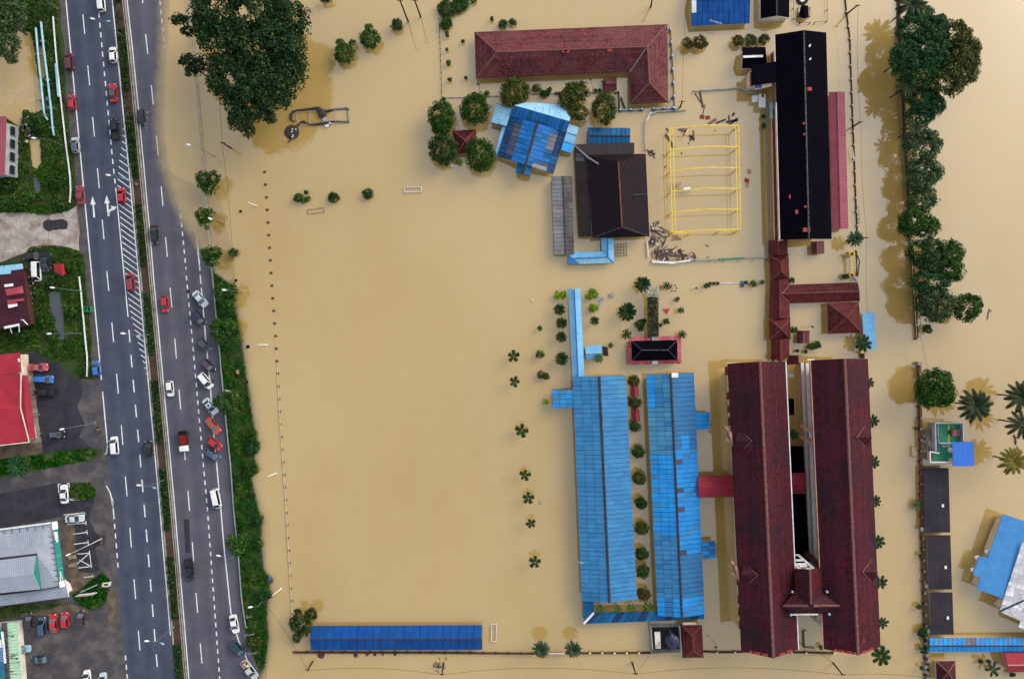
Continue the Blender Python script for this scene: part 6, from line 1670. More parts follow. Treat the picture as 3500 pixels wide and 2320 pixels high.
# ================================================================ trees and palms
def ellip(k):
 v=RNG.normal(0,1,(k,3)); v /= np.linalg.norm(v,axis=1,keepdims=True)
 return v
def crown_arrays(lobes,leaf,cover,csize):
 C,N,Sz=[],[],[]
 for cx,cy,cz,rx,ry,rz in lobes:
  cs=min(csize,.45*min(rx,ry))
  m_=max(8,int(6.0*rx*ry/cs**2))
  dr=ellip(m_*2); dr=dr[dr[:,2]>-.45][:m_]
  rad=RNG.uniform(.62,.98,len(dr))[:,None]
  cen=dr*rad*np.array([rx,ry,rz])+np.array([cx,cy,cz])
  cr=cs*RNG.uniform(.6,1.25,len(dr))
  n=max(6,int(cover*2*math.pi*cs**2/(leaf**2*.31)))
  v=ellip(len(dr)*n); v[:,2]=np.where(v[:,2]<-.35,-v[:,2],v[:,2])
  c2=np.repeat(cen,n,0)+v*np.repeat(cr,n)[:,None]*np.array([1,1,.75])*RNG.uniform(.72,1.05,len(v))[:,None]
  C.append(c2); N.append(v+RNG.normal(0,.45,v.shape)+np.array([0,0,.35])); Sz.append(leaf*RNG.uniform(.6,1.35,len(v)))
 return np.concatenate(C),np.concatenate(N),np.concatenate(Sz)
def tree(lobes,h,kind,label,name='tree',leaf=.42,cover=.5,cs=.95,group=None,flat=.62,z0=-1.3,cat='tree',trunk=.16):
 """lobes: (x, y, radius[, radius_y]) in photograph pixels; h: height of the crown's middle."""
 k=S*(CAM_H - h)/CAM_H; W_=[]
 for l in lobes:
  p=P(l[0],l[1],h); rx=l[2]*k; ry=(l[3] if len(l)>3 else l[2])*k
  W_.append((p.x,p.y,h+RNG.uniform(-.1,.1)*rx,rx,ry,min(flat*min(rx,ry),max(.5,h*.9))))
 W_=np.array(W_); wt=W_[:,3]**2
 bx,by=(W_[:,0]*wt).sum()/wt.sum(),(W_[:,1]*wt).sum()/wt.sum()
 R=max(W_[:,3])
 t=thing(name,label,cat,(bx,by,z0),group)
 c2,n,s_=crown_arrays(W_,leaf,cover,cs)
 leaf_mesh_obj('crown',c2,n,s_,MT[kind],parent=t,off=(bx,by,z0))
 tr_=max(.06,trunk*math.sqrt(R))
 MB().tube([(bx,by,z0),(bx+.05*R,by,(z0+h)/2),(bx,by,h)],[tr_,tr_*.8,tr_*.5],7).build('trunk',MT['bark'],t)
 for i,w in enumerate(W_[:6]):
  a=(bx,by,z0+(h - z0)*.55)
  if len(W_)==1:w=(bx+.5*R,by+.4*R,h,0,0,0)
  MB().tube([a,((a[0]+w[0])/2,(a[1]+w[1])/2,(a[2]+w[2])/2+.2),(w[0],w[1],w[2])],[tr_*.6,tr_*.45,tr_*.2],5).build('limb',MT['bark'],t)
 return t
def TR(c_,r_,lobes,h,kind,label,**kw):
 return tree([(T(c_,r_,(l[0],l[1]))+tuple(v*TS for v in l[2:])) for l in lobes],h,kind,label,**kw)

tree([(742,40,88),(870,45,95),(980,70,75),(765,160,85),(880,170,110),(985,175,62),(800,270,88),(920,290,90),(985,260,55),(850,345,75),(930,345,55),(700,80,45),(1010,215,36),(960,120,80)],
     11.5,'leaf_rain','huge dark spreading tree at the top beside the road',leaf=.62,cover=.42,cs=1.5,trunk=.28,z0=-1.2)
TR(0,0,[(1660,190,85,55),(1740,290,60,50)],8.5,'leaf_rain','leafy branch crown at the left of the huge tree, above the flooded road',leaf=.5,cover=.45)
TR(0,0,[(1730,560,75,55),(1830,610,75,70),(1770,660,55)],8.5,'leaf_rain','lower leafy crown left of the huge tree, over the guard rail',leaf=.5,cover=.45)
TR(1,0,[(340,1100,120,110),(330,1010,90,70),(400,1210,55)],7.5,'leaf_olive','smaller olive tree at the lower tip of the huge tree',leaf=.5)
TR(1,0,[(545,1060,75,55),(610,1090,50)],5,'leaf_dark','dark small tree under the lower edge of the huge tree')
gt='street trees along the guard rail'
for i,(c_,r_,x,y,r) in enumerate(((1,1,30,118,108),(1,1,5,445,95),(1,1,62,800,98),(1,1,195,1155,112),(1,1,165,1500,125),(1,2,200,580,108),(1,3,295,325,96))):
 TR(c_,r_,[(x - r*.35,y - r*.2,r*.62,r*.72),(x+r*.4,y - r*.35,r*.58),(x+r*.1,y+r*.45,r*.62,r*.55)],3.6,'leaf_mid' if i>2 else 'leaf_mango','street tree by the guard rail, %s from the top' % ORD[i],name='street_tree',leaf=.46,cover=.36,cs=.75,group=gt,z0=-.3)
for l,h,k,lb in (([(1290,500,95),(1250,400,35),(1365,400,30)],1.6,'leaf_mid','bright green shrub standing in the flood right of the huge tree, lower of two'),([(1530,365,100,85),(1520,260,35)],1.6,'leaf_mid','bright green shrub standing in the flood right of the huge tree, upper of two'),
     ([(1775,235,52)],1.2,'leaf_dark','small round dark bush right of the two bright shrubs'),([(1115,-10,62,30)],1.6,'leaf_mid','green shrub cut by the top edge right of the huge tree')):
 TR(1,0,l,h,k,lb,name='shrub',leaf=.36,cs=.5,cat='shrub')
for l,k,lb in (([(865,262,42,36),(905,280,25)],'leaf_mid','spiky green shrub, leftmost in the upper flooded field'),([(937,206,18)],'leaf_mid','tiny green shrub just above the spiky pair'),([(950,268,24)],'leaf_mid','small green shrub touching the spiky one'),
                 ([(1188,255,52,46)],'leaf_dark','dark round bush in the middle of the upper field'),([(1505,222,46)],'leaf_teal','dark bush left of the white goal frame'),([(262,768,42,36)],'leaf_teal','half-drowned bush beside the cable over the flooded verge')):
 TR(1,1,l,.7,k,lb,name='shrub',leaf=.34,cs=.4,cat='shrub',z0=-1.2)
for i,(c_,r_,x,y,r) in enumerate(((1,2,435,885,42),(1,2,440,990,62),(1,2,425,1200,62),(1,3,495,95,42),(1,3,500,320,36),(1,3,560,780,52))):
 TR(c_,r_,[(x,y,r),(x - r*.5,y+r*.6,r*.6)],.5,'leaf_teal' if i % 2 else 'leaf_mango','dark bush on the water edge of the verge, %s from the top' % ORD[i],name='shrub',leaf=.36,cs=.5,cat='shrub',group='bushes along the water edge of the verge',z0=-.4)
TR(1,3,[(450,1225,52),(490,1210,30)],.9,'leaf_olive','yellow-green shrub on the lowest part of the verge',name='shrub',leaf=.36,cs=.5,cat='shrub',z0=-.1)
TR(1,3,[(885,1060,92,100),(985,965,62,48),(860,945,30),(945,1110,40)],2.6,'leaf_dark','dark wide tree at the corner of the field next to the low blue store',leaf=.4,cs=.8)
TR(1,3,[(850,1185,42)],1.2,'leaf_grey','small grey-green bush at the corner of the field wall',name='shrub',leaf=.34,cs=.4,cat='shrub')
# around the hall and the patched blue house
for l,k,lb in (([(975,855,122,128)],'leaf_olive','round olive tree overhanging the top of the patched blue house'),([(1540,850,115,88),(1465,920,85,75),(1550,1030,88,72)],'leaf_olive','lobed olive tree over the right corner of the patched blue house'),
                 ([(1800,1000,98,138)],'leaf_olive','upright olive tree above the small blue shed'),([(608,1010,122,136)],'leaf_mango','round green tree left of the patched blue house'),
                 ([(290,1075,112,132),(300,1180,85,60)],'leaf_mango','round green tree, upper left of the dark red pavilion'),([(305,1370,122,128)],'leaf_dark','round dark tree, left of the dark red pavilion'),([(650,1425,125,140)],'leaf_mango','bright round tree, lower right of the dark red pavilion')):
 TR(2,0,[q_[:2]+tuple(v*1.1 for v in q_[2:]) for q_ in l],3.2,k,lb,name='round_tree',leaf=.36,cover=.5,cs=.7,group='round trees around the patched blue house')
for l,k,lb in (([(345,80,84),(460,45,72),(505,25,50)],'leaf_mid','leafy clump at the top edge above the hall'),([(335,215,58)],'leaf_mango','bush just below the leafy clump at the top'),([(592,5,28)],'leaf_mid','small bush cut by the top edge beside the leafy clump'),
                 ([(860,222,36,40)],'leaf_teal','clipped round bush above the hall, left of two'),([(952,208,36,32)],'leaf_teal','clipped round bush above the hall, right of two'),([(760,178,14,24)],'leaf_dark','slim dark bush above the left end of the hall'),
                 ([(345,320,18,26)],'leaf_dark','small leaning bush left of the hall, top one'),([(490,382,16)],'leaf_dark','tiny forked bush near the left hip of the hall'),([(345,460,12,16)],'leaf_grey','tiny grey bush left of the hall'),
                 ([(358,580,20,28)],'leaf_mid','small green bush left of the middle of the hall'),([(372,738,20)],'leaf_dark','small dark bush level with the bottom of the hall'),([(520,720,14)],'leaf_dark','tiny bush close to the lower left corner of the hall'),
                 ([(715,865,24)],'leaf_grey','small pale bush on the low fence below the hall'),([(1175,815,40,32)],'leaf_grey','half-drowned pale shrub between the two olive trees'),([(1250,865,50,28),(1290,830,24)],'leaf_teal','half-drowned green shrub between the two olive trees'),([(1085,800,22)],'leaf_grey','small shrub at the right of the first olive tree'),
                 ([(315,920,16,22)],'leaf_grey','straggly bush at the left corner of the low fence'),([(1718,835,14)],'leaf_dark','potted bush left of the small red kiosk, first'),([(1758,838,14)],'leaf_teal','potted bush left of the small red kiosk, second'),
                 ([(285,1510,24,18)],'leaf_lime','lime bush below the round dark tree'),([(345,1515,20)],'leaf_olive','olive bush below the round dark tree'),([(455,1495,30,24)],'leaf_lime','lime bush beside the floating sheet')):
 TR(2,0,l,.8,k,lb,name='shrub',leaf=.28,cs=.4,cat='shrub')
for l,lb in (([(672,403,52,48)],'rust-tinged round bush below the blue hall, left of a pair'),([(787,392,60,58),(835,408,28)],'rust-tinged round bush below the blue hall, right of a pair'),([(1140,375,50,48)],'rust-tinged round bush, left of three beside the black block'),([(1255,373,56,52)],'rust-tinged round bush, middle of three beside the black block'),([(1382,367,50,48)],'dark green round bush, right of three beside the black block')):
 TR(3,0,l,1.6,'leaf_dark' if 'dark' in lb else 'leaf_rust',lb,name='round_bush',leaf=.28,cs=.45,cat='bush',group='round bushes in the upper yard')
for i,(r_,x,y,r,k) in enumerate(((2,178,378,52,'leaf_rust'),(2,192,578,60,'leaf_rust'),(2,196,808,52,'leaf_dark'),(2,222,1036,58,'leaf_dark'),(2,232,1276,64,'leaf_olive'),(2,242,1510,58,'leaf_dark'),(3,248,175,68,'leaf_olive'),(3,256,412,61,'leaf_dark'),(3,265,575,65,'leaf_dark'),(3,270,785,60,'leaf_rust'))):
 TR(3,r_,[(x,y,r*.92,r*.88),(x+r*RNG.uniform(-.3,.3),y+r*RNG.uniform(-.3,.3),r*.7),(x+r*.4*math.cos(i*2.1),y+r*.4*math.sin(i*2.1),r*.55)],1.7+.25*(i % 3),k,'clipped round tree between the two blue blocks, %s from the top' % ORD[i],name='round_tree',leaf=.28,cs=.5,group='clipped trees between the two blue blocks')
for c_,r_,l,k,lb in ((2,1,[(1365,1157,27,34)],'leaf_lime','lime green ball bush left of the walkway, left of a touching pair'),(2,1,[(1420,1153,31,38)],'leaf_lime','lime green ball bush left of the walkway, right of a touching pair'),
                         (2,1,[(1662,1168,32),(1708,1148,32,36),(1680,1118,26,20)],'leaf_lime','lime green three-lobed bush right of the walkway'),(2,1,[(1700,1273,39)],'leaf_lime','single lime green ball bush right of the walkway'),(2,1,[(1200,1465,22)],'leaf_mid','small bright bush alone in the field, left of the walkway'),
                         (2,2,[(1208,138,34)],'leaf_olive','round olive bush left of the blue block, upper one'),(2,2,[(1213,325,31,34),(1265,338,32,28)],'leaf_olive','double olive bush left of the blue block'),(2,2,[(1258,577,28,18)],'leaf_lime','small lime bush beside the blue annex'),
                         (3,1,[(235,1425,44,36),(270,1400,22),(245,1470,22)],'leaf_mango','broad-leaved bush left of the overgrown walkway'),(3,1,[(481,1403,27)],'leaf_mid','round bush right of the overgrown walkway'),(3,1,[(427,1434,14)],'leaf_dark','tiny dark bush beside the overgrown walkway'),
                         (3,1,[(1638,1022,26)],'leaf_dark','dark bush at the corner of the red walkway arm'),(3,1,[(1657,1480,28)],'leaf_mid','round bush by the little kiosk and the red walkway'),(3,1,[(855,1070,34,20)],'leaf_grey','drowned grey shrub at the left end of the pot row'),(3,1,[(1285,1050,28)],'leaf_grey','drowned grey shrub at the right end of the pot row'),(3,1,[(1368,1040,18)],'leaf_grey','sparse grey shrub near the red walkway'),(3,1,[(580,1200,20)],'leaf_grey','sparse grey shrub right of the creeper walkway'),
                         (3,2,[(1835,62,55,28),(1880,50,30)],'leaf_mid','wide bright bush below the square red pavilion'),(3,2,[(1690,105,16)],'leaf_olive','small potted bush, left of two under the kiosk'),(3,2,[(1768,110,16)],'leaf_dark','small potted bush, right of two under the kiosk'),
                         (4,1,[(997,1472,40,38)],'leaf_dark','small round dark bush at the foot of the tree row'),(4,3,[(955,1140,46)],'leaf_teal','flowering round bush on the lane wall'),(4,3,[(930,900,34,22)],'leaf_grey','shrub leaning over the lane wall'),(4,3,[(955,1300,28)],'leaf_teal','dark shrub on the lane wall by the blue row'),(4,3,[(940,430,18)],'leaf_olive','small shrub on the lane wall'),
                         (4,3,[(1487,1398,22)],'leaf_dark','small dark bush left of the crimson-pink house'),(4,3,[(1565,1405,18)],'leaf_dark','tiny dark bush beside the crimson-pink house'),(4,3,[(945,1465,16)],'leaf_mango','tiny bush near the lane wall at the bottom'),(4,1,[(245,985,40,20)],'leaf_dark','weeds beside the lower gate pillar'),(2,2,[(1860,55,20)],'leaf_grey','drowned shrub right of the pale blue hut'),
                         (4,3,[(1785,1525,30,18)],'leaf_dark','dark weeds below the crimson-pink house'),(3,0,[(1378,1078,18)],'leaf_dark','dark bush by the black block wall, upper'),(3,0,[(1380,1163,16,26)],'leaf_olive','bush by the black block wall, lower')):
 TR(c_,r_,l,1.0,k,lb,name='shrub',leaf=.26,cs=.38,cat='shrub')
# tree row on the right
gr='trees along the right-hand lane'
for r_,l,h,k,lb in ((0,[(900,270,165,130),(1050,290,130),(800,560,130,170),(1010,470,170,150),(930,650,170,140),(1080,580,120)],7.5,'leaf_teal','large blue-green tree in the top of the right-hand row'),
      (0,[(1240,330,130),(1340,480,130,150),(1290,640,165,150),(1180,760,150,110)],8,'leaf_olive','large bright olive tree bulging right at the top of the row'),(0,[(1100,190,65,45),(950,140,85,65)],6,'leaf_grey','thin grey-green crown above the large blue-green tree'),
      (0,[(960,930,140,110),(1050,980,95,90)],5.5,'leaf_teal','dark blue-green tree below the large pair'),(0,[(920,1090,120,85)],5,'leaf_teal','small blue-green tree above the leaning palm'),
      (0,[(940,1350,165,130),(960,1260,110,70)],5,'leaf_grey','pale grey-green tree below the leaning palm'),(1,[(965,20,150,110),(930,100,120,90)],5,'leaf_grey','second pale grey-green tree in the row'),(1,[(950,280,115,105)],4.5,'leaf_grey','small grey-green tree in the middle of the row'),
      (1,[(890,490,138,115),(1010,530,85,78)],5,'leaf_mango','fresh green round tree beside the white street lamp'),(1,[(1000,760,172,130),(1040,870,120,80)],6.5,'leaf_dark','broad dark tree below the white street lamp'),(1,[(1210,790,105,120),(1200,920,110,110)],6,'leaf_mango','bright green tree behind the broad dark one'),
      (1,[(1015,1035,165,100)],6,'leaf_teal','blue-green tree in the lower part of the row'),(1,[(1075,1250,165,140),(1000,1200,110)],6,'leaf_grey','big grey-green tree near the end of the row'),(1,[(1360,1270,118,118)],5,'leaf_mango','separate green tree right of the end of the row'),
      (2,[(1080,440,165,150),(1020,500,110,110),(1140,520,105,90)],6,'leaf_mango','dense round green tree at the bend of the lane wall')):
 TR(4,r_,[q_[:2]+tuple(v*1.12 for v in q_[2:]) for q_ in l],h,k,lb,leaf=.42,cover=.5,cs=.85,group=gr)
# west side
TR(0,0,[(100,60,140,110),(40,200,120),(180,180,80),(60,420,110,120),(110,540,60,45)],6,'leaf_grey','feathery dark tree in the top left corner',leaf=.42,cs=.8,z0=0)
TR(0,0,[(340,1125,82,75),(245,1050,32)],1.8,'leaf_mango','bushy tree by the two blue pipes',leaf=.38,cs=.6,z0=.2)
TR(0,1,[(530,1005,75,45),(480,1060,45)],1.5,'leaf_dark','dark bush under the red hut by the drain',name='shrub',leaf=.36,cs=.5,cat='shrub',z0=.2)
for i,(x,y,r) in enumerate(((170,330,95),(60,300,80),(520,120,80),(250,260,70),(90,130,80),(560,330,60))):
 TR(0,1,[(x,y,r,r*.7)],.8,'leaf_mid' if i % 2 else 'leaf_mango','overgrown bush on the grass bank above the gravel drive, %s of six' % ORD[i],name='shrub',leaf=.36,cs=.5,cat='shrub',group='bushes on the grass bank',z0=.2)
for i,(x,y,r) in enumerate(((650,900,60),(360,1150,60),(420,1400,80),(660,1300,60),(200,1530,90),(480,1520,60))):
 TR(0,1,[(x,y,r,r*.8)],.7,'leaf_mid' if i % 2 else 'leaf_mango','low bush in the grass around the drain, %s of six' % ORD[i],name='shrub',leaf=.36,cs=.5,cat='shrub',group='bushes around the drain',z0=.2)

# ---- palms: fronds are pieces of their own
def frond_mesh(L,w,n=13,droop=.35,fan=False):
 v=[]
 if fan:
  for k in range(n):
   a=(k/(n - 1) - .5)*2.2; ca,sa=math.cos(a),math.sin(a); b0=L*.35; l=L*.65
   v+=[(b0*.9,-.03,0),(b0+l*ca,l*sa - .05,-droop*L*.3),(b0+l*ca*1.02,l*sa+.05,-droop*L*.3),(b0*.9,.03,.02)]
  v+=[(0,-.04,0),(b0,-.03,.05),(b0,.03,.05),(0,.04,0)]
  return np.array(v)
 pt=lambda t:Vector((L*t*(1 - .12*t*t),0,L*(.20*t - droop*t*t)))
 for k in range(n):
  t0=.10+.88*k/n; p=pt(t0); p2=pt(min(1,t0+.12)); d_=(p2 - p).normalized()
  ll=w*(math.sin(math.pi*(.16+.80*t0))*.95+.12)
  for s_ in (-1,1):
   tip=p+d_*(ll*.62)+Vector((0,s_*ll*.85,-.22*ll)); bw=d_*(L/n*.85)
   v+=[tuple(p - bw*.6),tuple(p+bw*.6),tuple(tip+bw*.35),tuple(tip - bw*.2)]
 for k in range(4):
  a,b2=pt(k/4),pt((k+1)/4); o=.045*L/3*(1.3 - k/4)
  v+=[(a.x,-o,a.z+.02),(b2.x,-o*.7,b2.z+.02),(b2.x,o*.7,b2.z+.02),(a.x,o,a.z+.02)]
 return np.array(v)
FRM={}
def palm(px,r_px,h,n,kind,label,w=.24,lean=(0,0),z0=-1.3,group=None,droop=.32,fan=False,seed=0,name='palm',tiers=1,trunk=.14,cat='palm',rot=None):
 rnd=random.Random(seed+int(px[0]*7+px[1]))
 L=r_px*S*(CAM_H - h)/CAM_H*1.06
 top=P(*px,h); base=Vector((top.x+lean[0],top.y+lean[1],z0))
 t=thing(name,label,cat,base,group)
 key=(round(L*2)/2,w,droop,fan,kind)
 if key not in FRM:FRM[key]=[quads_mesh('frond',frond_mesh(key[0],w*key[0],22 if not fan else 13,droop,fan)*np.array([1,m_,1]),MT[kind]) for m_ in (1,.86)]
 mid=base.lerp(top,.5)+Vector((lean[0]*-.1,lean[1]*-.1,0))
 MB().tube([base,mid,top],[trunk*1.15,trunk,trunk*.9],8).build('trunk',MT['bark'],t)
 a0=rot if rot is not None else rnd.random()*6.28
 for tr_ in range(tiers):
  m_=n if tr_==0 else max(4,n - 3*tr_)
  for k in range(m_):
   o=bpy.data.objects.new('frond',FRM[key][k % 2]); link(o,t)
   o.location=top - base+Vector((0,0,.05+.12*tr_))
   o.rotation_euler=(rnd.uniform(-.15,.15),-.10 - .42*tr_+rnd.uniform(-.12,.12),a0+6.2832*(k+.5*tr_)/m_+rnd.uniform(-.13,.13))
   sc_=L/key[0]*rnd.uniform(.88,1.06)*(1 - .12*tr_); o.scale=(sc_,sc_,sc_)
 return t
def PL(c_,r_,x,y,r,h,n,kind,label,**kw):return palm(T(c_,r_,(x,y)),r*TS,h,n,kind,label,**kw)
gf='young palms in a row across the flooded field'
for i,(r_,x,y,r,rot) in enumerate(((2,960,155,60,.3),(2,970,392,54,0),(2,1035,842,66,.1),(2,1067,1252,56,.2),(2,1097,1465,60,.35),(3,1120,130,50,.7),(3,1160,485,62,.15))):
 PL(2,r_,x,y,r,2.0+.12*i,5,'leaf_palm','young five-frond palm in the field row, %s from the top' % ORD[i],group=gf,w=.38,rot=rot,droop=.25,trunk=.09)
gc='cycads beside the walkway'
for i,(r_,x,y,r) in enumerate(((1,1385,1290,62),(1,1405,1415,60),(1,1402,1545,62),(2,1405,180,72))):
 PL(2,r_,x,y,r,1.8,13,'leaf_palm','dark cycad left of the walkway roof, %s from the top' % ORD[i],group=gc,w=.17,name='cycad',tiers=2,trunk=.12)
PL(2,1,1712,1395,50,1.6,10,'leaf_palm','dark cycad alone right of the walkway roof',w=.18,name='cycad',tiers=2,group=gc)
PL(2,2,1748,175,48,2.4,9,'leaf_mid','light green palm leaning over the pale blue hut',w=.24)
PL(2,3,1215,1292,92,4.4,22,'leaf_fan','fan palm left of the gate in the bottom wall',w=.11,tiers=3,group='pair of fan palms at the bottom gate',droop=.28,trunk=.2)
PL(2,3,1513,1288,90,4.4,22,'leaf_fan','fan palm right of the gate in the bottom wall',w=.11,tiers=3,group='pair of fan palms at the bottom gate',droop=.28,trunk=.2)
for i,(c_,x,y,r) in enumerate(((2,1762,920,48),(3,28,922,46),(3,162,920,52),(3,315,900,58))):
 PL(c_,3,x,y,r,3.0,7,'leaf_mid','slim palm behind the dark blue link roof, %s from the left' % ORD[i],group='palms behind the link roof',w=.24,trunk=.08)
for x,y,r,n,lb in ((125,1310,98,18,'big dark palm clump left of the creeper walkway'),(262,1060,85,14,'spreading palm at the top of the creeper walkway'),(485,1072,48,9,'small palm right of the creeper blossoms'),(615,1297,42,9,'small palm right of the red triangle'),(115,1520,58,10,'palm at the left corner of the skirted house'),(628,1522,48,10,'palm at the right corner of the skirted house')):
 PL(3,1,x,y,r,2.4,n,'leaf_palm',lb,w=.17,tiers=2 if r>60 else 1)
gm='palms along the right side of the maroon block'
for i,(r_,x,y,r) in enumerate(((2,455,395,62),(2,490,748,68),(2,502,1130,70),(2,522,1492,62),(3,540,300,72),(3,560,672,76),(3,585,1045,62),(3,570,1355,105))):
 PL(4,r_,x,y,r,4.2,8,'leaf_palm','palm at the right side of the maroon block, %s from the top' % ORD[i],group=gm,w=.27,droop=.25)
PL(4,2,412,30,88,3.2,9,'leaf_palm','palm between the pale blue canopy and the maroon block',w=.24)
PL(4,1,328,640,88,4.2,22,'leaf_fan','grey-green fan palm below the black block',w=.11,tiers=3,droop=.28,trunk=.2)
for r_,x,y,r,n,h,k,lb in ((0,850,45,160,13,7.5,'leaf_coco','coconut palm at the top of the right-hand row'),(0,770,545,125,11,8.2,'leaf_coco','grey coconut palm at the left side of the large blue-green tree'),(0,815,800,130,12,7.6,'leaf_coco','coconut palm at the lower left of the large blue-green tree'),(0,880,1195,112,9,7.0,'leaf_coco','leaning palm with a yellowed frond in the right-hand row'),
                                 (2,1440,610,178,15,7.2,'leaf_coco','tall coconut palm right of the dense round tree'),(2,1862,530,178,13,7.6,'leaf_coco','upper coconut palm at the right edge'),(2,1870,775,160,12,7.6,'leaf_coco','lower coconut palm at the right edge'),(2,1790,1120,150,14,6.5,'leaf_gold','golden yellow coconut palm at the right edge')):
 PL(4,r_,x,y,r,h,n,k,lb,w=.16,droop=.38,tiers=2 if n>12 else 1,trunk=.17)
PL(4,2,905,1535,62,1.2,14,'leaf_grey','spiky plant on the lane wall beside the black row house',w=.1)
PL(4,3,1600,1475,85,2.0,6,'leaf_palm','ragged palm beside the crimson-pink house',w=.22)
PL(0,2,165,1165,118,3.2,14,'leaf_teal','dark palm on the grass strip below the red roofed shop',w=.15,tiers=2,z0=.3)
PL(0,3,920,640,40,.6,8,'leaf_palm','small plant in the corner grass',w=.2,z0=.3)
PL(4,2,895,822,26,.5,7,'leaf_palm','small spiky weed left of the lane wall',w=.15,name='weed',cat='plant')
PL(4,3,20,1275,30,.9,9,'leaf_dark','dark plant between the lower ends of the maroon blocks',w=.25)
PL(3,2,1655,880,52,2.2,12,'leaf_dark','dark palm in the courtyard between the maroon blocks',w=.2)
# ================================================================ fences, walls, poles, gear and flotsam
def poly_wall(t,pts,h,w,mat,name='wall_panel',z0=-1.4):
 """Straight wall panels between the points (x, y), each a piece of its own."""
 for a,b_ in zip(pts[:-1],pts[1:]):
  A,B_=P(*a,h),P(*b_,h); m_=(h+z0)/2
  A.z=B_.z=m_
  MB().bar(A,B_,w,h - z0).build(name,mat,t)
def posts(t,pts,h,w,mat,name='post',cap=None,cw=1.25,z0=-1.4):
 me={}
 for i,p in enumerate(pts):
  q=P(*p,h); po=MB().box((q.x,q.y,(h+z0)/2),(w,w,h - z0)).build(name,mat,t)
  if cap:MB().hexa([(q.x - w*cw/2,q.y - w*cw/2,h),(q.x+w*cw/2,q.y - w*cw/2,h),(q.x+w*cw/2,q.y+w*cw/2,h),(q.x - w*cw/2,q.y+w*cw/2,h)],
                          [(q.x - w*.35,q.y - w*.35,h+.14),(q.x+w*.35,q.y - w*.35,h+.14),(q.x+w*.35,q.y+w*.35,h+.14),(q.x - w*.35,q.y+w*.35,h+.14)]).build('post_cap',cap,po)
def along(pts,n):
 V=[Vector((*p,0)) for p in pts]; L=[(b_ - a).length for a,b_ in zip(V[:-1],V[1:])]; tot=sum(L); out=[]
 for k in range(n):
  s_=tot*k/(n - 1); i=0
  while i<len(L) - 1 and s_>L[i]:s_-=L[i]; i+=1
  p=V[i].lerp(V[i+1],s_/L[i]); out.append((p.x,p.y))
 return out
# sunken fence on the left of the field: its top beam climbs out of the water towards the bottom
FL=[(904,588),(913,718),(929,978),(942,1152),(944,1194),(958,1452),(976,1709),(996,2054),(1003,2226)]
t=thing('field_fence','line of brick posts and tan beam half sunk along the left of the field','fence',P(950,1400))
pp=along(FL,39)
for i,p in enumerate(pp):
 q=P(*p,.15); MB().box((q.x,q.y,-.55),(.62,.52,1.3)).build('post',MT['post_brown'],t)
for a,b_ in zip(pp[:-1],pp[1:]):
 f_=min(1,max(0,(a[1] - 980)/350)); zt=-.10+.26*f_
 A,B_=P(*a,0),P(*b_,0)
 if a[1]<950:continue
 A.z=B_.z=zt - .09
 MB().bar(A,B_,.12+.14*f_,.18).build('beam',MT['beam_tan'],t)
# bottom wall
BW=[(1003,2230),(1500,2231),(1823,2234)]
t=thing('school_wall','red-brown boundary wall running right from the field corner below the blue store','wall',P(1400,2230))
pp=along(BW,20); poly_wall(t,pp,.45,.28,MT['wall_brown']); posts(t,pp[1:],.6,.42,MT['wall_brown'])
t=thing('wall_gate','white metal gate between the two fan palms in the bottom wall','gate',P(*T(2,3,(1368,1333))))
for k in range(3):MB().bar(P(*T(2,3,(1298,1331)),.2+.3*k),P(*T(2,3,(1432,1331)),.2+.3*k),.22,.06).build('gate_rail',MT['white_gloss'],t)
for k in range(9):x=1300+k*16.4; MB().bar(P(*T(2,3,(x,1331)),-.6),P(*T(2,3,(x,1331)),.9),.1,.1).build('gate_bar',MT['white_gloss'],t)
t=thing('school_wall','red-brown boundary wall with pale post caps from the gate to the pump house','wall',P(2050,2233))
pp=along([T(2,3,(1440,1331)),T(3,3,(340,1328))],8); poly_wall(t,pp,.45,.28,MT['wall_brown']); posts(t,pp[1:-1],.6,.4,MT['wall_brown'],cap=MT['cap'])
t=thing('school_wall','red-brown boundary wall from the red store to the maroon blocks','wall',P(2480,2228))
pp=along([T(3,3,(822,1315)),T(3,3,(950,1322)),T(3,3,(1115,1322)),T(3,3,(1230,1315))],4); poly_wall(t,pp,.45,.3,MT['wall_brown']); posts(t,[T(3,3,(950,1324)),T(3,3,(1115,1324))],.7,.4,MT['wall_brown'],cap=MT['cap'])
t=thing('school_wall','red-brown boundary wall between the lower ends of the two maroon blocks','wall',P(2750,2232))
pp=[T(3,3,(1600,1322)),T(3,3,(1770,1325)),T(4,3,(145,1330))]; poly_wall(t,pp,.45,.3,MT['wall_brown']); posts(t,[T(3,3,(1640,1328)),T(3,3,(1775,1328)),T(4,3,(142,1332))],.7,.4,MT['wall_brown'],cap=MT['cap'])
# fence with pale caps on the right
RF=[T(4,0,p) for p in ((240,-40),(256,110),(273,242),(288,357),(291,483),(295,606),(300,731),(304,853),(308,972),(313,1097),(318,1218),(323,1338),(328,1462))]+[T(4,1,p) for p in ((333,18),(337,141),(342,262),(346,385),(355,512),(352,600))]
t=thing('school_fence','thin brown fence with pale post caps right of the black block','fence',P(2920,400))
poly_wall(t,RF,.35,.16,MT['wall_brown'],'fence_panel'); posts(t,RF[1:-1],.55,.34,MT['wall_brown'],cap=MT['cap'])
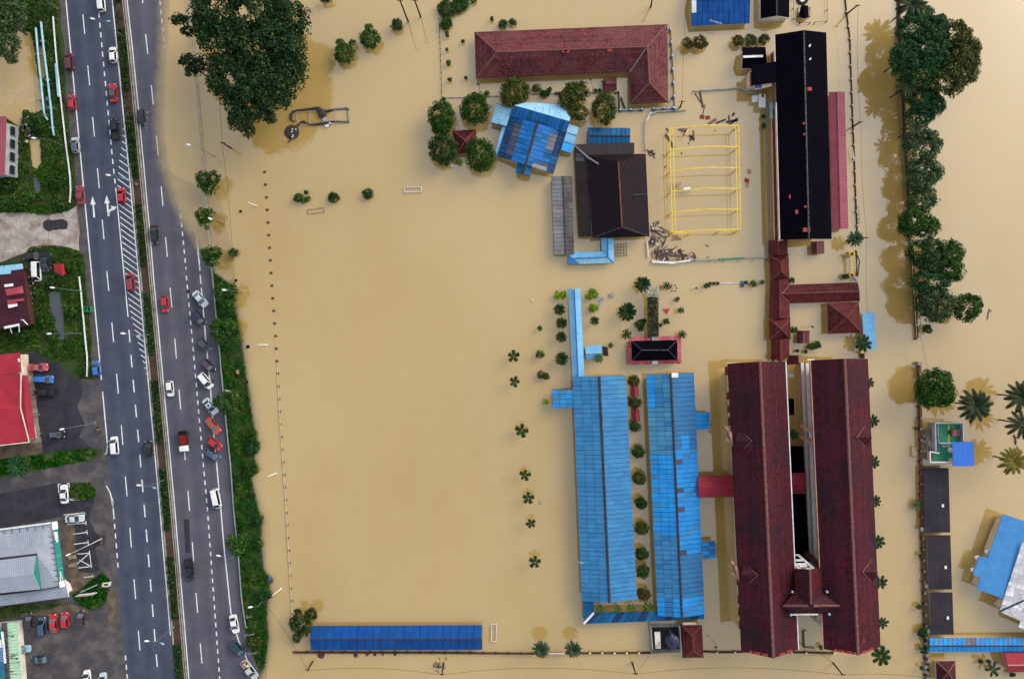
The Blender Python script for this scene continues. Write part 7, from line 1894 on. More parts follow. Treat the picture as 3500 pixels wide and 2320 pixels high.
# lane wall under the tree row
LW1=[T(4,0,(745,-40)),T(4,0,(747,280)),T(4,0,(785,900)),T(4,0,(800,1310)),T(4,0,(822,1568)),T(4,1,(838,330)),T(4,1,(870,880)),T(4,1,(888,1150)),T(4,1,(912,1565))]
t=thing('lane_wall','dark wall along the foot of the right-hand tree row','wall',P(3110,600))
pp=along(LW1,25); poly_wall(t,pp,.7,.42,MT['black_steel']); posts(t,pp[16:],.95,.3,MT['wall_brown'],cap=MT['cap'])
for a,b_ in zip(pp[15:-1],pp[16:]):MB().bar(P(a[0] - 4,a[1],.85),P(b_[0] - 4,b_[1],.85),.14,.1).build('coping',MT['beam_tan'],t)
MB().bar(P(*T(4,1,(938,1370)),1.0),P(*T(4,1,(940,1560)),1.0),.12,.1).build('handrail',MT['steel'],t)
LW2=[T(4,2,(932,222)),T(4,2,(940,580)),T(4,2,(945,1000)),T(4,2,(950,1568)),T(4,3,(965,300)),T(4,3,(980,760)),T(4,3,(995,1180))]
t=thing('lane_wall','long reddish brown wall beside the green roof deck and the black row houses','wall',P(3150,1700))
pp=along(LW2,26); poly_wall(t,pp,.8,.50,M('rust_wall',(.19,.105,.075,1),(.11,.06,.045,1),.85,.8)); posts(t,pp,1.0,.55,MT['wall_brown'],cap=MT['concrete'],cw=1.0)
q=P(*T(4,2,(932,222)),1.3); MB().box((q.x,q.y,.5),(1.0,.8,1.8)).build('pillar',MT['concrete'],t)
LW3=[T(4,3,(995,1200)),T(4,3,(1000,1380)),T(4,3,(990,1470)),T(4,3,(1005,1640))]
t=thing('broken_wall','crumbled wall with rubble at the lower end of the lane','wall',P(*T(4,3,(1000,1450))))
for k,p in enumerate(along(LW3,26)):
 q=P(*p,.5); MB().box((q.x+random.uniform(-.4,.4),q.y,random.uniform(-.2,.4)),(random.uniform(.4,.9),random.uniform(.4,.8),1.2),random.uniform(0,1.5)).build('rubble_block',(MT['concrete'],MT['wall_brown'],MT['wall_grey'])[k % 3],t)
# blue-and-white fence round the hall
HF=[T(3,0,p) for p in ((517,270),(526,392),(533,515),(540,640),(546,765),(552,890),(557,1000))]
t=thing('hall_fence','black fence with blue and white posts right of the L-shaped hall','fence',P(2300,240))
for z in (.35,.7):
 for a,b_ in zip(HF[:-1],HF[1:]):MB().bar(P(*a,z),P(*b_,z),.16,.1).build('rail',MT['black_steel'],t)
for p in HF:q=P(*p,1); po=MB().box((q.x,q.y,-.2),(.34,.9,2.3)).build('post',MT['blue_paint'],t); MB().box((q.x+.06,q.y+.1,1.02),(.26,.36,.12)).build('post_cap',MT['white_gloss'],po)
t=thing('hall_fence','blue and white railings below the L-shaped hall','fence',P(2200,372))
for a,b_ in (((360,1005),(552,997)),((50,1015),(260,1012))):
 for z in (.35,.7):MB().bar(P(*T(3,0,a),z),P(*T(3,0,b_),z),.2,.1).build('rail',MT['pipe_blue'],t)
for x,y in ((365,1005),(460,1000),(548,996),(58,1015),(152,1012),(255,1010)):q=P(*T(3,0,(x,y)),1); po=MB().box((q.x,q.y,-.2),(.8,.32,2.3)).build('post',MT['blue_paint'],t); MB().box((q.x,q.y+.08,1.02),(.36,.26,.12)).build('post_cap',MT['white_gloss'],po)
t=thing('yard_fence','dark broken fence at the lower left of the hall wing','fence',P(2117,345))
for a,b_ in (((40,850),(45,1010)),((60,900),(100,1010)),((0,860),(40,850))):MB().bar(P(*T(3,0,a),.5),P(*T(3,0,b_),.5),.25,.4).build('rail',MT['black_steel'],t)
def thin_fence(name,label,pts,n,mat,h=.35,w=.09,pm=None):
 t=thing(name,label,'fence',P(*pts[0])); pp=along(pts,n)
 for a,b_ in zip(pp[:-1],pp[1:]):MB().bar(P(*a,h),P(*b_,h),w,w).build('rail',mat,t)
 for p in pp:q=P(*p,h); MB().box((q.x,q.y,-.4),(.14,.14,1.8+h)).build('post',pm or mat,t)
 return t
thin_fence('yard_fence','thin drowned fence left of the hall',T(2,0,(270,170),(285,500),(298,900)),14,MT['black_steel'],.2,.06)
thin_fence('yard_fence','low pale fence between the hall and the round trees',T(2,0,(325,905),(860,888),(1350,862)),16,MT['wall_grey'],.15,.14,MT['concrete'])
thin_fence('yard_fence','thin pale fence from the olive tree to the red kiosk',T(2,0,(1640,862),(1800,850)),4,MT['wall_grey'],.15,.1)
thin_fence('yard_fence','thin wire fence round the wrecked car at the top',[T(3,0,p) for p in ((1655,-20),(1658,215),(1810,210))],5,MT['black_steel'],.7,.07)
thin_fence('yard_fence','thin wire fence between wrecked car and long fence',[T(3,0,(1855,208)),T(4,0,(78,195)),T(4,0,(72,-20))],4,MT['black_steel'],.7,.07)
thin_fence('sports_fence','grey pipe rail right of the yellow frame, along the black block',[T(3,0,(1400,900)),T(3,0,(1412,1300)),T(3,0,(1416,1568)),T(3,1,(1438,645))],16,MT['steel'],.5,.22)
thin_fence('sports_fence','grey pipe rail above the yellow frame',[T(3,0,p) for p in ((733,836),(970,822),(1205,808),(1210,865),(1330,868))],10,MT['steel'],.6,.32)
thin_fence('sports_fence','bent grey pipe rail left of the yellow frame',[T(3,0,p) for p in ((660,1018),(350,1035),(285,1130),(278,1250),(290,1390))],9,MT['steel'],.45,.26)
t=thing('rail_sign','pale board hanging on the bent pipe rail','board',P(*T(3,0,(325,1075)))); MB().hexa([P(*T(3,0,p),.5) for p in ((285,1130),(305,1110),(350,1035),(330,1035))],[P(*T(3,0,p),.62) for p in ((285,1130),(305,1110),(350,1035),(330,1035))]).build('board_panel',MT['wall_white'],t)
t=thing('sports_wall','low white and grey barrier below the yellow frame','barrier',P(*T(3,1,(800,840))))
for a,b_,mt,w in (((345,850),(550,862),'white_gloss',.45),((550,860),(700,838),'white_gloss',.35),((700,838),(960,826),'steel',.2),((960,829),(1200,815),'green_floor',.3),((1200,815),(1412,812),'wall_grey',.22),((1412,812),(1415,688),'steel',.25)):
 MB().bar(P(*T(3,1,a),.5),P(*T(3,1,b_),.5),w,.5).build('barrier_panel',MT[mt],t)
for k in range(9):q=P(*T(3,1,(345+k*133,845)),.3); MB().box((q.x,q.y,-.4),(.2,.2,1.5)).build('post',MT['concrete'],t)
# guard rail
t=thing('guard_rail','long galvanised guard rail along the flooded right side of the road','guard rail',P(745,1160))
gp=[(float(XG(y)),y) for y in range(-40,2200,56)]
for a,b_ in zip(gp[:-1],gp[1:]):MB().bar(P(*a,.72),P(*b_,.72),.18,.32).build('rail',MT['steel'],t)
for p in gp:q=P(*p,.6); MB().box((q.x+.16,q.y,.2),(.14,.14,1.1)).build('post',MT['steel'],t)
t=thing('guard_rail','white guard rail along the bank beside the hard shoulder','guard rail',P(*T(0,0,(560,900))))
wp=along([T(0,0,p) for p in ((490,155),(520,540),(560,900),(610,1350),(640,1568))]+[T(0,1,p) for p in ((655,150),(645,305))],16)
for a,b_ in zip(wp[:-1],wp[1:]):MB().bar(P(*a,LAND+.7),P(*b_,LAND+.7),.2,.3).build('rail',MT['white_gloss'],t)
for p in wp:q=P(*p,1); MB().box((q.x,q.y,LAND+.25),(.14,.14,.8)).build('post',MT['steel'],t)
t=thing('guard_rail','white guard rail beside the drain below the gravel drive','guard rail',P(*T(0,1,(760,1300))))
wp=along([T(0,1,(732,988)),T(0,1,(755,1200)),T(0,1,(788,1568)),T(0,2,(808,190)),T(0,2,(803,342))],11)
for a,b_ in zip(wp[:-1],wp[1:]):MB().bar(P(*a,LAND+.7),P(*b_,LAND+.7),.2,.3).build('rail',MT['white_gloss'],t)
for p in wp:q=P(*p,1); MB().box((q.x,q.y,LAND+.25),(.14,.14,.8)).build('post',MT['steel'],t)
# pale blue pipes on the bank
for lb,pts in (('long pale blue water pipe on the bank, left of two',((330,260),(350,500),(380,780),(408,1060),(440,1112))),('long pale blue water pipe on the bank, right of two',((378,205),(395,380),(440,740),(470,1000),(485,1180),(500,1255)))):
 t=thing('water_pipe',lb,'pipe',P(*T(0,0,pts[2]),.8),'water pipes on the bank')
 MB().tube([P(*T(0,0,p),.95) for p in pts],.24,8).build('pipe_run',MT['pipe_blue'],t,smooth=True)
 for p in pts[1:-1]:q=P(*T(0,0,p),.5); MB().box((q.x,q.y,.3),(1.1,.4,.7)).build('pipe_saddle',MT['wall_grey'],t)
t=thing('blue_barrier','bundle of pale blue tubes hung on the bank guard rail','barrier',P(*T(0,0,(528,750))))
for dx in (-4,6):MB().tube([P(*T(0,0,(515+dx,590)),1.3),P(*T(0,0,(540+dx,895)),1.3)],.16,6).build('tube',MT['pipe_blue'],t)
# street lamps
def lamp(base,h,heads,label,mat='lamp_grey',blue=False,group='street lamps',z=LAND):
 b_=P(*base,z); t=thing('street_lamp',label,'street lamp',b_,group)
 MB().tube([b_,(b_.x,b_.y,h*.5),(b_.x,b_.y,h)],[.10,.075,.05],8).build('pole',MT[mat],t)
 MB().lathe(b_,[(.3,0),(.3,.12),(.16,.2)],8).build('base',MT['concrete'],t)
 for i,(dx,dy) in enumerate(heads):
  e_=Vector((b_.x+dx,b_.y+dy,h+.25)); s_=Vector((b_.x,b_.y,h - .1))
  ar=MB().tube([s_,s_.lerp(e_,.5)+Vector((0,0,.15)),e_],.04,6).build('arm',MT[mat],t)
  dv=(e_ - s_).normalized(); n_=Vector((-dv.y,dv.x,0)).normalized()
  V=[]
  for k,(a,w,zz) in enumerate(((0,.08,0),(.3,.2,.04),(.75,.22,.03),(1.05,.08,-.02))):
   c2=e_+dv*a; V+=[c2 - n_*w+Vector((0,0,zz - .1)),c2+n_*w+Vector((0,0,zz - .1)),c2+n_*w*.7+Vector((0,0,zz+.08)),c2 - n_*w*.7+Vector((0,0,zz+.08))]
  F=[(k*4+j,k*4+(j+1) % 4,k*4+4+(j+1) % 4,k*4+4+j) for k in range(3) for j in range(4)]+[(0,3,2,1),(12,13,14,15)]
  MB().raw(V,F).build('lamp_head',MT['pipe_blue'] if (blue and i) else MT['white_gloss'],ar)
for i,(c_,r_,x,y) in enumerate(((0,0,1125,330),(0,1,1262,135),(0,1,1392,1525),(0,2,1530,1290),(0,3,1600,1090))):
 lamp(T(c_,r_,(x,y)),8.6,((-1.5,.2),(1.0,-.2)),'double-headed lamp in the central reservation, %s from the top' % ORD[i],blue=True,z=LAND+.1)
lamp(T(0,1,(768,1122)),8.2,((-1.6,.2),),'single lamp by the drain guard rail')
lamp(T(0,1,(745,1512)),7.5,((-2.2,-.1),),'single lamp over the lower end of the drain')
lamp(T(0,2,(878,770)),9.0,((-1.8,-.3),),'single lamp at the mouth of the dark car park')
lamp(T(0,3,(938,272)),8.0,((-2.6,-1.2),),'single lamp beside the parking bays of the grey shop',mat='white_gloss')
lamp(T(1,0,(100,1455)),8.5,((-1.8,.4),),'single lamp on the guard rail at the flooded top',z=-.6)
lamp(T(1,1,(355,1135)),6.0,((-1.2,.1),),'short white lamp over the fourth street tree',z=-.8)
lamp(T(1,1,(178,507)),5.0,((-.4,.2),),'dark stub lamp near the second street tree',mat='pole',z=-.6)
lamp(T(1,3,(545,835)),4.2,((-1.0,0),),'white lamp on the shore near the bottom of the verge',z=-.2)
lamp(T(1,3,(330,380)),6.5,((-2.0,.6),),'single lamp behind the lowest street tree',z=0)
lamp(T(0,0,(530,80)),6.5,((-1.5,.6),),'single lamp at the top of the grass bank')
lamp(T(0,0,(600,1355)),6.5,((-2.6,.2),),'single lamp over the grass bank near the silver hatchback')
lamp(T(4,1,(880,622)),5.5,((-1.4,0),),'white lamp on the right-hand lane among the trees',z=-1.2)
lamp(T(4,2,(935,305)),4.5,((.2,0),),'white lamp at the bend of the lane wall',mat='black_steel',z=-1.2)
# bent white delineators sticking out of the flood
for i,(c_,r_,a,b_) in enumerate(((1,1,(398,300),(480,335)),(1,2,(490,48),(583,50)),(1,2,(583,1265),(665,1233)),(1,3,(622,796),(715,726)))):
 A,B_=P(*T(c_,r_,a),3.2),P(*T(c_,r_,b_),-.5); B_=Vector((P(*T(c_,r_,b_)).x,P(*T(c_,r_,b_)).y,-.4))
 solo(MB().tube([B_,B_.lerp(A,.5),A],[.15,.11,.07],7),'white_post',MT['white_gloss'],'leaning white pole in the flood beside the field, %s from the top' % ORD[i],'pole','leaning white poles in the flood')
# utility poles and cables
def upole(base,top,h,label,z0=-1.2):
 A=P(*base,0); A.z=z0; B_=P(*top,h)
 t=thing('utility_pole',label,'pole',A,'utility poles')
 MB().tube([A,B_],[.22,.15],8).build('pole_shaft',MT['pole'],t)
 MB().bar(B_+Vector((-.7,0,-.3)),B_+Vector((.7,0,-.3)),.12,.12).build('crossarm',MT['pole'],t)
 for dx in (-.55,0,.55):MB().lathe(B_+Vector((dx,0,-.25)),[(.05,0),(.08,.06),(.05,.14),(.02,.18)],6).build('insulator',MT['steel'],t)
 return B_
def cable(a,b_,sag,label,r=.035):
 pts=[a.lerp(b_,k/14) - Vector((0,0,sag*4*(k/14)*(1 - k/14))) for k in range(15)]
 solo(MB().tube(pts,r,4),'cable',MT['cable'],label,'cable')
p1=upole(T(1,3,(995,1405)),T(1,3,(948,1487)),4.6,'leaning black utility pole below the left end of the bottom wall')
p2=upole(T(2,3,(315,1420)),T(2,3,(297,1528)),6.1,'black utility pole below the right half of the blue store')
p3=upole(T(3,3,(165,1412)),T(3,3,(198,1522)),6.4,'black utility pole below the pump house')
p4=upole(T(4,3,(130,1415)),T(4,3,(220,1530)),5.6,'black utility pole below the right maroon block')
p0=P(*T(1,3,(540,850)),4.5)
cable(p0,p1,1.2,'cable from the verge down to the leaning utility pole'); cable(p1,p2,2.2,'sagging cable below the blue store'); cable(p2,p3,3.4,'long sagging cable below the fan palms'); cable(p3,p4,3.6,'long sagging cable below the maroon blocks'); cable(p4,P(*T(4,3,(1010,1555)),5),1.2,'cable running right to the lane at the bottom')
cable(p3,P(*T(3,3,(335,1330)),2.4),.1,'service cable from the utility pole up to the pump house',.025)
p5=upole(T(1,0,(245,1370)),T(1,0,(160,1318)),5.6,'black utility pole below the smaller olive tree')
cable(p5,P(*T(1,0,(130,880)),5.6),.2,'cable up into the huge tree'); cable(p5,P(*T(1,1,(270,1060)),5),1.0,'cable along the flooded verge to the fourth street tree'); cable(P(*T(1,1,(292,1260)),5),P(*T(1,2,(368,480)),4),.4,'cable along the shore below the fourth street tree'); cable(P(*T(1,2,(425,1260)),4),P(*T(1,3,(455,60)),4),.3,'cable along the middle of the shore'); cable(P(*T(1,3,(555,1440)),4),P(*T(1,3,(566,1640)),4),.1,'cable at the lower tip of the verge')
p6=upole(T(4,0,(270,115)),T(4,0,(360,48)),6,'thin utility pole on the right fence at the top'); p7=upole(T(4,0,(318,1168)),T(4,0,(385,1125)),5.6,'thin utility pole on the right fence level with the pink annex'); p8=upole(T(4,1,(385,632)),T(4,1,(440,627)),5.2,'thin utility pole behind the grey-green fan palm')
cable(p6,p7,1.0,'cable along the right fence, upper span',.03); cable(p7,p8,.8,'cable along the right fence, lower span',.03); cable(p8,P(*T(4,1,(446,1330)),4),.5,'cable down to the pale blue canopy',.03)
p9=upole(T(3,0,(612,992)),T(3,0,(628,935)),4.4,'short utility pole near the lower right corner of the hall'); cable(p9,P(*T(3,0,(660,-20)),5),.5,'cable from the short pole up past the blue hall',.03)
upole(T(3,0,(342,58)),T(3,0,(350,-8)),6,'utility pole cut by the top edge above the hall'); upole(T(2,0,(102,152)),T(2,0,(45,0)),12,'leaning pole at the top edge left of the leafy clump'); upole(T(1,0,(1880,200)),T(1,0,(1800,0)),14,'long leaning pole at the top edge above the dark round bush')
cable(P(*T(0,1,(430,130)),5),P(*T(0,1,(452,690)),5),.2,'cable crossing the gravel drive',.03); cable(P(*T(0,2,(570,60)),5),P(*T(0,2,(582,800)),5),.2,'cable over the dark car park',.03); cable(P(*T(0,3,(665,1060)),4),P(*T(0,3,(735,1568)),4),.2,'cable over the lower car park',.03)
cable(P(*T(4,1,(948,1568)),4),P(*T(4,2,(1002,268)),4.4),.2,'cable down to the dense round tree',.03); cable(P(*T(0,0,(275,300)),3),P(*T(0,0,(338,1050)),3),.2,'cable over the brown pool',.03)
# short lamp posts with dark heads in the yard
for i,(c_,r_,a,b_,h) in enumerate(((2,0,(650,830),(636,782),3.2),(2,0,(1682,855),(1670,735),3.0),(2,0,(1768,800),(1776,753),3.0),(3,0,(500,955),(530,913),3.0),(3,3,(912,1215),(935,1272),3.2),(3,1,(735,1102),(757,1095),2.6),(3,1,(1785,1448),(1832,1452),3.2))):
 A=P(*T(c_,r_,a)); A.z=-1.2; B_=P(*T(c_,r_,b_),h); t=thing('garden_lamp',('short dark lamp at the lower left of the hall','short dark lamp left of the small red kiosk','short dark lamp touching the small red kiosk','short dark lamp right of the hall wing','short dark lamp below the blue and maroon blocks','short dark lamp right of the creeper palms','short dark lamp by the square red pavilion')[i],'lamp',A,'short dark lamps in the school yard')
 MB().tube([A,(A.x,A.y,h)],.05,6).build('pole',MT['pole'],t); ar=MB().tube([(A.x,A.y,h - .1),(B_.x,B_.y,h)],.04,5).build('arm',MT['pole'],t); MB().lathe((B_.x,B_.y,h - .1),[(.1,0),(.34,.1),(.3,.25),(.05,.3)],4).build('lamp_head',MT['black_steel'],ar)
# football goals
def goal(c_,r_,pts,mat,label,h=.25,r=.11):
 q=[P(*T(c_,r_,p),h) for p in pts]; t=thing('football_goal',label,'goal',centre(q),'football goals in the flood')
 for a,b_,nm in ((0,1,'crossbar'),(1,2,'top_stay'),(2,3,'back_bar'),(3,0,'top_stay')):MB().tube([q[a],q[b_]],r,8).build(nm,mat,t)
 for p in q:MB().tube([(p.x,p.y,-2.0),(p.x,p.y,h)],r*.9,8).build('upright',mat,t)
goal(1,1,((1843,165),(1999,160),(2000,206),(1845,210)),MT['wall_white'],'white goal frame in the upper part of the flooded field')
goal(1,1,((948,372),(1098,352),(1106,390),(955,412)),M('rusty_frame',(.42,.27,.17,1),(.2,.12,.08,1),.8,1.5),'rusty goal frame near the spiky shrub',.06)
goal(2,3,((755,1065),(802,1063),(798,1218),(754,1216)),M('pink_white_frame',(.74,.60,.54,1),(.6,.46,.4,1),.6,1.5),'pinkish white goal frame right of the low blue store')
# yellow steel frame
def yellow_frame():
 t=thing('shed_frame','bright yellow bare steel shed frame standing in the flooded yard','frame',P(2420,610))
 he,hk=3.75,4.35; ym=MT['yellow']
 rows=[(T(3,0,(515,1190)),T(3,0,(840,1158)),T(3,0,(1142,1162))),(T(3,0,(520,1385)),T(3,0,(845,1355)),T(3,0,(1147,1358))),(T(3,0,(523,1580)),T(3,0,(850,1548)),T(3,0,(1150,1553))),(T(3,1,(528,202)),T(3,1,(855,172)),T(3,1,(1154,176))),(T(3,1,(534,392)),T(3,1,(862,366)),T(3,1,(1158,368))),(T(3,1,(540,580)),T(3,1,(868,556)),T(3,1,(1160,552)))]
 E0,E1=[],[]
 for a,m_,b_ in rows:
  A,Mm,B_=P(*a,he),P(*m_,hk),P(*b_,he); E0.append(A); E1.append(B_)
  MB().bar(A,Mm,.24,.26).build('rafter',ym,t); MB().bar(Mm,B_,.24,.26).build('rafter',ym,t)
  for q in (A,B_):MB().bar((q.x,q.y,-1.5),(q.x,q.y,he),.22,.22).build('column',ym,t)
 for E,s_ in ((E0,1),(E1,-1)):
  for a,b_ in zip(E[:-1],E[1:]):
   for o,z in ((-.1*s_,.1),(.62*s_,.12)):
    MB().bar(a+Vector((o,0,z)),b_+Vector((o,0,z)),.2,.16).build('purlin',ym,t)
 for p,q in (((540,588),(705,585)),((968,570),(1150,568))):
  A,B_=P(*T(3,1,p),3.0),P(*T(3,1,q),3.0); MB().bar(A,B_,.2,.18).build('end_rail',ym,t)
  for r in (A,B_):MB().bar((r.x,r.y,-1.5),(r.x,r.y,3.0),.2,.2).build('end_post',ym,t)
 for p,q in (((945,1190),(920,1225)),((1140,1180),(1100,1215)),((1145,1368),(1105,1400)),((655,1245),(680,1200))):MB().bar(P(*T(3,0,p),2.6),P(*T(3,0,q),1.0),.22,.2).build('brace',ym,t)
yellow_frame()
# yellow and black school gate on the right
t=thing('school_gate','yellow pillared gate with black iron arch right of the red walkway','gate',P(*T(4,1,(320,870))))
for y in (775,970):
 q=P(*T(4,1,(297,y)),1.4)
 po=MB().box((q.x,q.y,.0),(.95,1.0,2.8)).build('pillar',MT['yellow'],t); MB().box((q.x+.12,q.y - .1,1.45),(.6,.6,.14)).build('pillar_cap',MT['wall_brown'],po)
 MB().bar(P(*T(4,1,(207,y+10 if y<800 else y - 5)),.8),P(*T(4,1,(280,y+18 if y<800 else y - 8)),.8),.22,.5).build('side_wall',MT['wall_grey'],t)
for x,h in ((322,1.2),(345,3.0)):MB().bar(P(*T(4,1,(x,750)),h),P(*T(4,1,(x+4,985)),h),.18,.18).build('gate_beam',MT['yellow'] if h<2 else MT['black_steel'],t)
for a,b_ in (((335,745),(372,850)),((372,850),(355,988)),((335,745),(350,900)),((350,900),(335,985))):MB().bar(P(*T(4,1,a),3.4),P(*T(4,1,b_),3.4),.2,.2).build('arch_bar',MT['black_steel'],t)
for k in range(8):y=760+k*31; MB().bar(P(*T(4,1,(330,y)),1.0),P(*T(4,1,(352,y)),3.2),.1,.1).build('gate_bar',MT['black_steel'],t)
MB().bar(P(*T(4,1,(310,992)),.8),P(*T(4,1,(345,1032)),.8),.4,.3).build('sign_board',MT['blue_paint'],t)
t=thing('letter_box','yellow box on a brown post near the palm above the right maroon block','box',P(*T(4,2,(400,140)))); q=P(*T(4,2,(400,117)),1.6); MB().box((q.x,q.y,1.4),(.75,.5,.4)).build('box_body',MT['yellow'],t); MB().bar(P(*T(4,2,(398,110)),.6),P(*T(4,2,(402,175)),.6),.45,1.2).build('wall_stub',MT['wall_brown'],t)
thin_fence('side_gate','grey mesh gate hanging on the capped fence',T(4,1,(360,340),(378,490)),5,MT['steel'],.9,.1)
solo(MB().tube([P(*T(4,0,(303,1362)),1.0),P(*T(4,0,(323,1488)),1.0)],.12,6),'white_bar',MT['white_gloss'],'loose white bar leaning on the capped fence','bar')
# white cabins by the black block wing
t=thing('white_cabin','two white box cabins below the black block wing','cabin',P(*T(3,0,(1330,930))))
for x0,y0,x1,y1,h in ((1270,882,1330,946,1.4),(1333,870,1398,996,2.0)):MB().hexa([P(*T(3,0,(x0,y1)),-1),P(*T(3,0,(x1,y1)),-1),P(*T(3,0,(x1,y0)),-1),P(*T(3,0,(x0,y0)),-1)],[P(*T(3,0,(x0,y1)),h),P(*T(3,0,(x1,y1)),h),P(*T(3,0,(x1,y0)),h),P(*T(3,0,(x0,y0)),h)]).build('cabin_body',MT['white_gloss'],t)
q=P(*T(3,0,(1372,885)),2.2); MB().box((q.x,q.y,2.1),(.4,.6,.25)).build('roof_vent',MT['black_steel'],t)
# wrecked car frame and tractor tyre at the top
t=thing('covered_cart','black covered cart with broken frame standing in the flood at the top','cart',P(*T(3,0,(1755,110))))
q=lambda x,y,h:P(*Z(2640,0,8.71,(x,y)),h)
for a,b_,c2,d_ in (((850,190),(780,510),(965,560),(950,160)),((1065,175),(1090,515),(965,560),(950,160))):slope(t,[q(*a,1.1),q(*b_,1.1),q(*c2,1.6),q(*d_,1.6)],MT['black_roof'],.08,'cover_panel')
for a,b_ in (((760,220),(770,540)),((1110,200),(1125,510)),((750,262),(1120,240)),((755,500),(1120,495))):MB().bar(q(*a,.6),q(*b_,.6),.09,.09).build('frame_bar',MT['black_steel'],t)
MB().bar(q(800,265,.9),q(800,380,.9),.35,.12).build('white_panel',MT['white_gloss'],t); MB().bar(q(965,530,.9),q(1080,525,.9),.3,.12).build('white_panel',MT['white_gloss'],t); MB().bar(q(800,500,.8),q(850,530,.8),.35,.1).build('white_panel',MT['wall_cream'],t)
for x in (760,1120):
 for y in (250,500):MB().tube([q(x,y,-1.2),q(x,y,.6)],.1,6).build('leg',MT['black_steel'],t)
bm_=MB(); V=[]; F=[]
for i in range(24):
 for j in range(8):
  a,c2=i*math.pi/12,j*math.pi/4; R_=1.05+.38*math.cos(c2); cc=q(890,-25,.2); V.append((cc.x+R_*math.cos(a),cc.y+R_*math.sin(a),.2+.3*math.sin(c2)))
for i in range(24):
 for j in range(8):F.append((i*8+j,((i+1) % 24)*8+j,((i+1) % 24)*8+(j+1) % 8,i*8+(j+1) % 8))
t=thing('tractor_tyre','large black tyre with white rim at the top edge','tyre',q(890,-25,0)); bm_.raw(V,F).build('tyre',MT['tyre'],t); MB().lathe(q(890,-25,.1),[(.75,0),(.75,.12),(.3,.14),(.28,.05),(.05,.05)],20).build('rim',MT['white_gloss'],t)
# satellite dishes, courtyard rails
for x,y,lb in ((1602,323,'left of two'),(1637,326,'right of two')):
 p=P(*T(3,2,(x,y)),2.5); t=thing('satellite_dish','pale satellite dish in the maroon courtyard, '+lb,'dish',p,'satellite dishes'); MB().lathe(p,[(.05,0),(.35,.06),(.5,.16),(.52,.2),(.36,.11),(.05,.05)],14).build('dish',MT['wall_grey'],t); MB().tube([(p.x,p.y,-1.2),p],.05,6).build('mast',MT['steel'],t)
t=thing('courtyard_rail','dark bent rail in the lower courtyard between the maroon blocks','rail',P(*T(3,3,(1750,1200))))
for a,b_ in (((1770,1112),(1745,1125)),((1745,1125),(1752,1275)),((1752,1275),(1850,1278)),((1700,1215),(1755,1278))):MB().bar(P(*T(3,3,a),.4),P(*T(3,3,b_),.4),.3 if a[0]==1745 else .12,.3).build('rail',MT['black_steel'],t)
t=thing('climbing_frame','dark wire cage in the flood beside the angled walkway','cage',P(*T(3,1,(60,740))))
for k in range(5):MB().bar(P(*T(3,1,(3+k*27,685)),1.2),P(*T(3,1,(5+k*27,797)),1.2),.09,.09).build('bar',MT['black_steel'],t); MB().bar(P(*T(3,1,(2,687+k*27)),1.2),P(*T(3,1,(116,684+k*27)),1.2),.09,.09).build('bar',MT['black_steel'],t)
for x,y in ((5,690),(112,686),(5,795),(114,793)):MB().bar(P(*T(3,1,(x,y)),-1.3),P(*T(3,1,(x,y)),1.2),.1,.1).build('leg',MT['black_steel'],t)
t=thing('cream_boat','narrow cream canoe-like trough floating below the black hall','trough',P(*T(3,1,(303,735)))); MB().tube([P(*T(3,1,p),.15) for p in ((297,658),(299,700),(304,740),(306,775),(306,815))],[.22,.28,.36,.34,.24],8).build('trough_body',MT['wall_cream'],t)
# sitting wagon: pots, white bar and small things on the yard
t=thing('white_kerb','thin white bar between the plant pots in the yard','bar',P(*T(3,1,(1060,1048)))); MB().bar(P(*T(3,1,(970,1050)),.1),P(*T(3,1,(1165,1045)),.1),.2,.2).build('bar',MT['wall_white'],t)
for i,(x,y,mt) in enumerate(((882,1052,'black_steel'),(917,1051,'wall_brown'),(954,1050,'wall_brown'),(1180,1042,'blue_paint'),(1214,1041,'black_steel'),(1250,1039,'cap'),(1183,1070,'wood'))):
 q=P(*T(3,1,(x,y)),.3); solo(MB().lathe((q.x,q.y,-.4),[(.28,0),(.40,.7),(.42,.8),(.34,.8),(.30,.72)],12),'plant_pot',MT[mt],'plant pot in the flooded pot row, %s from the left' % ORD[i],'pot','plant pots in the yard')
q=[P(*p,.25) for p in Z(2120,950,5.06,(748,533),(858,530),(806,625))]; solo(MB().prism([p.to_2d() for p in q],-.1,.25),'red_triangle',MT['red_paint'],'red triangular board floating right of the creeper walkway','board')
t=thing('solar_flower','ring of small dark panels on stalks beside the creeper palms','light stand',P(*T(3,1,(545,1095))))
for k in range(6):
 a=k*1.047; p=P(*T(3,1,(545,1095)),1.6); e_=Vector((p.x+.75*math.cos(a),p.y+.75*math.sin(a),1.7)); MB().box(e_,(.4,.32,.06),a).build('panel',MT['navy'] if 'navy' in MT else MT['glass'],t); MB().tube([p,e_],.03,5).build('stalk',MT['steel'],t)
MB().tube([P(*T(3,1,(545,1095)),-1.2),P(*T(3,1,(545,1095)),1.6)],.05,6).build('mast',MT['steel'],t)
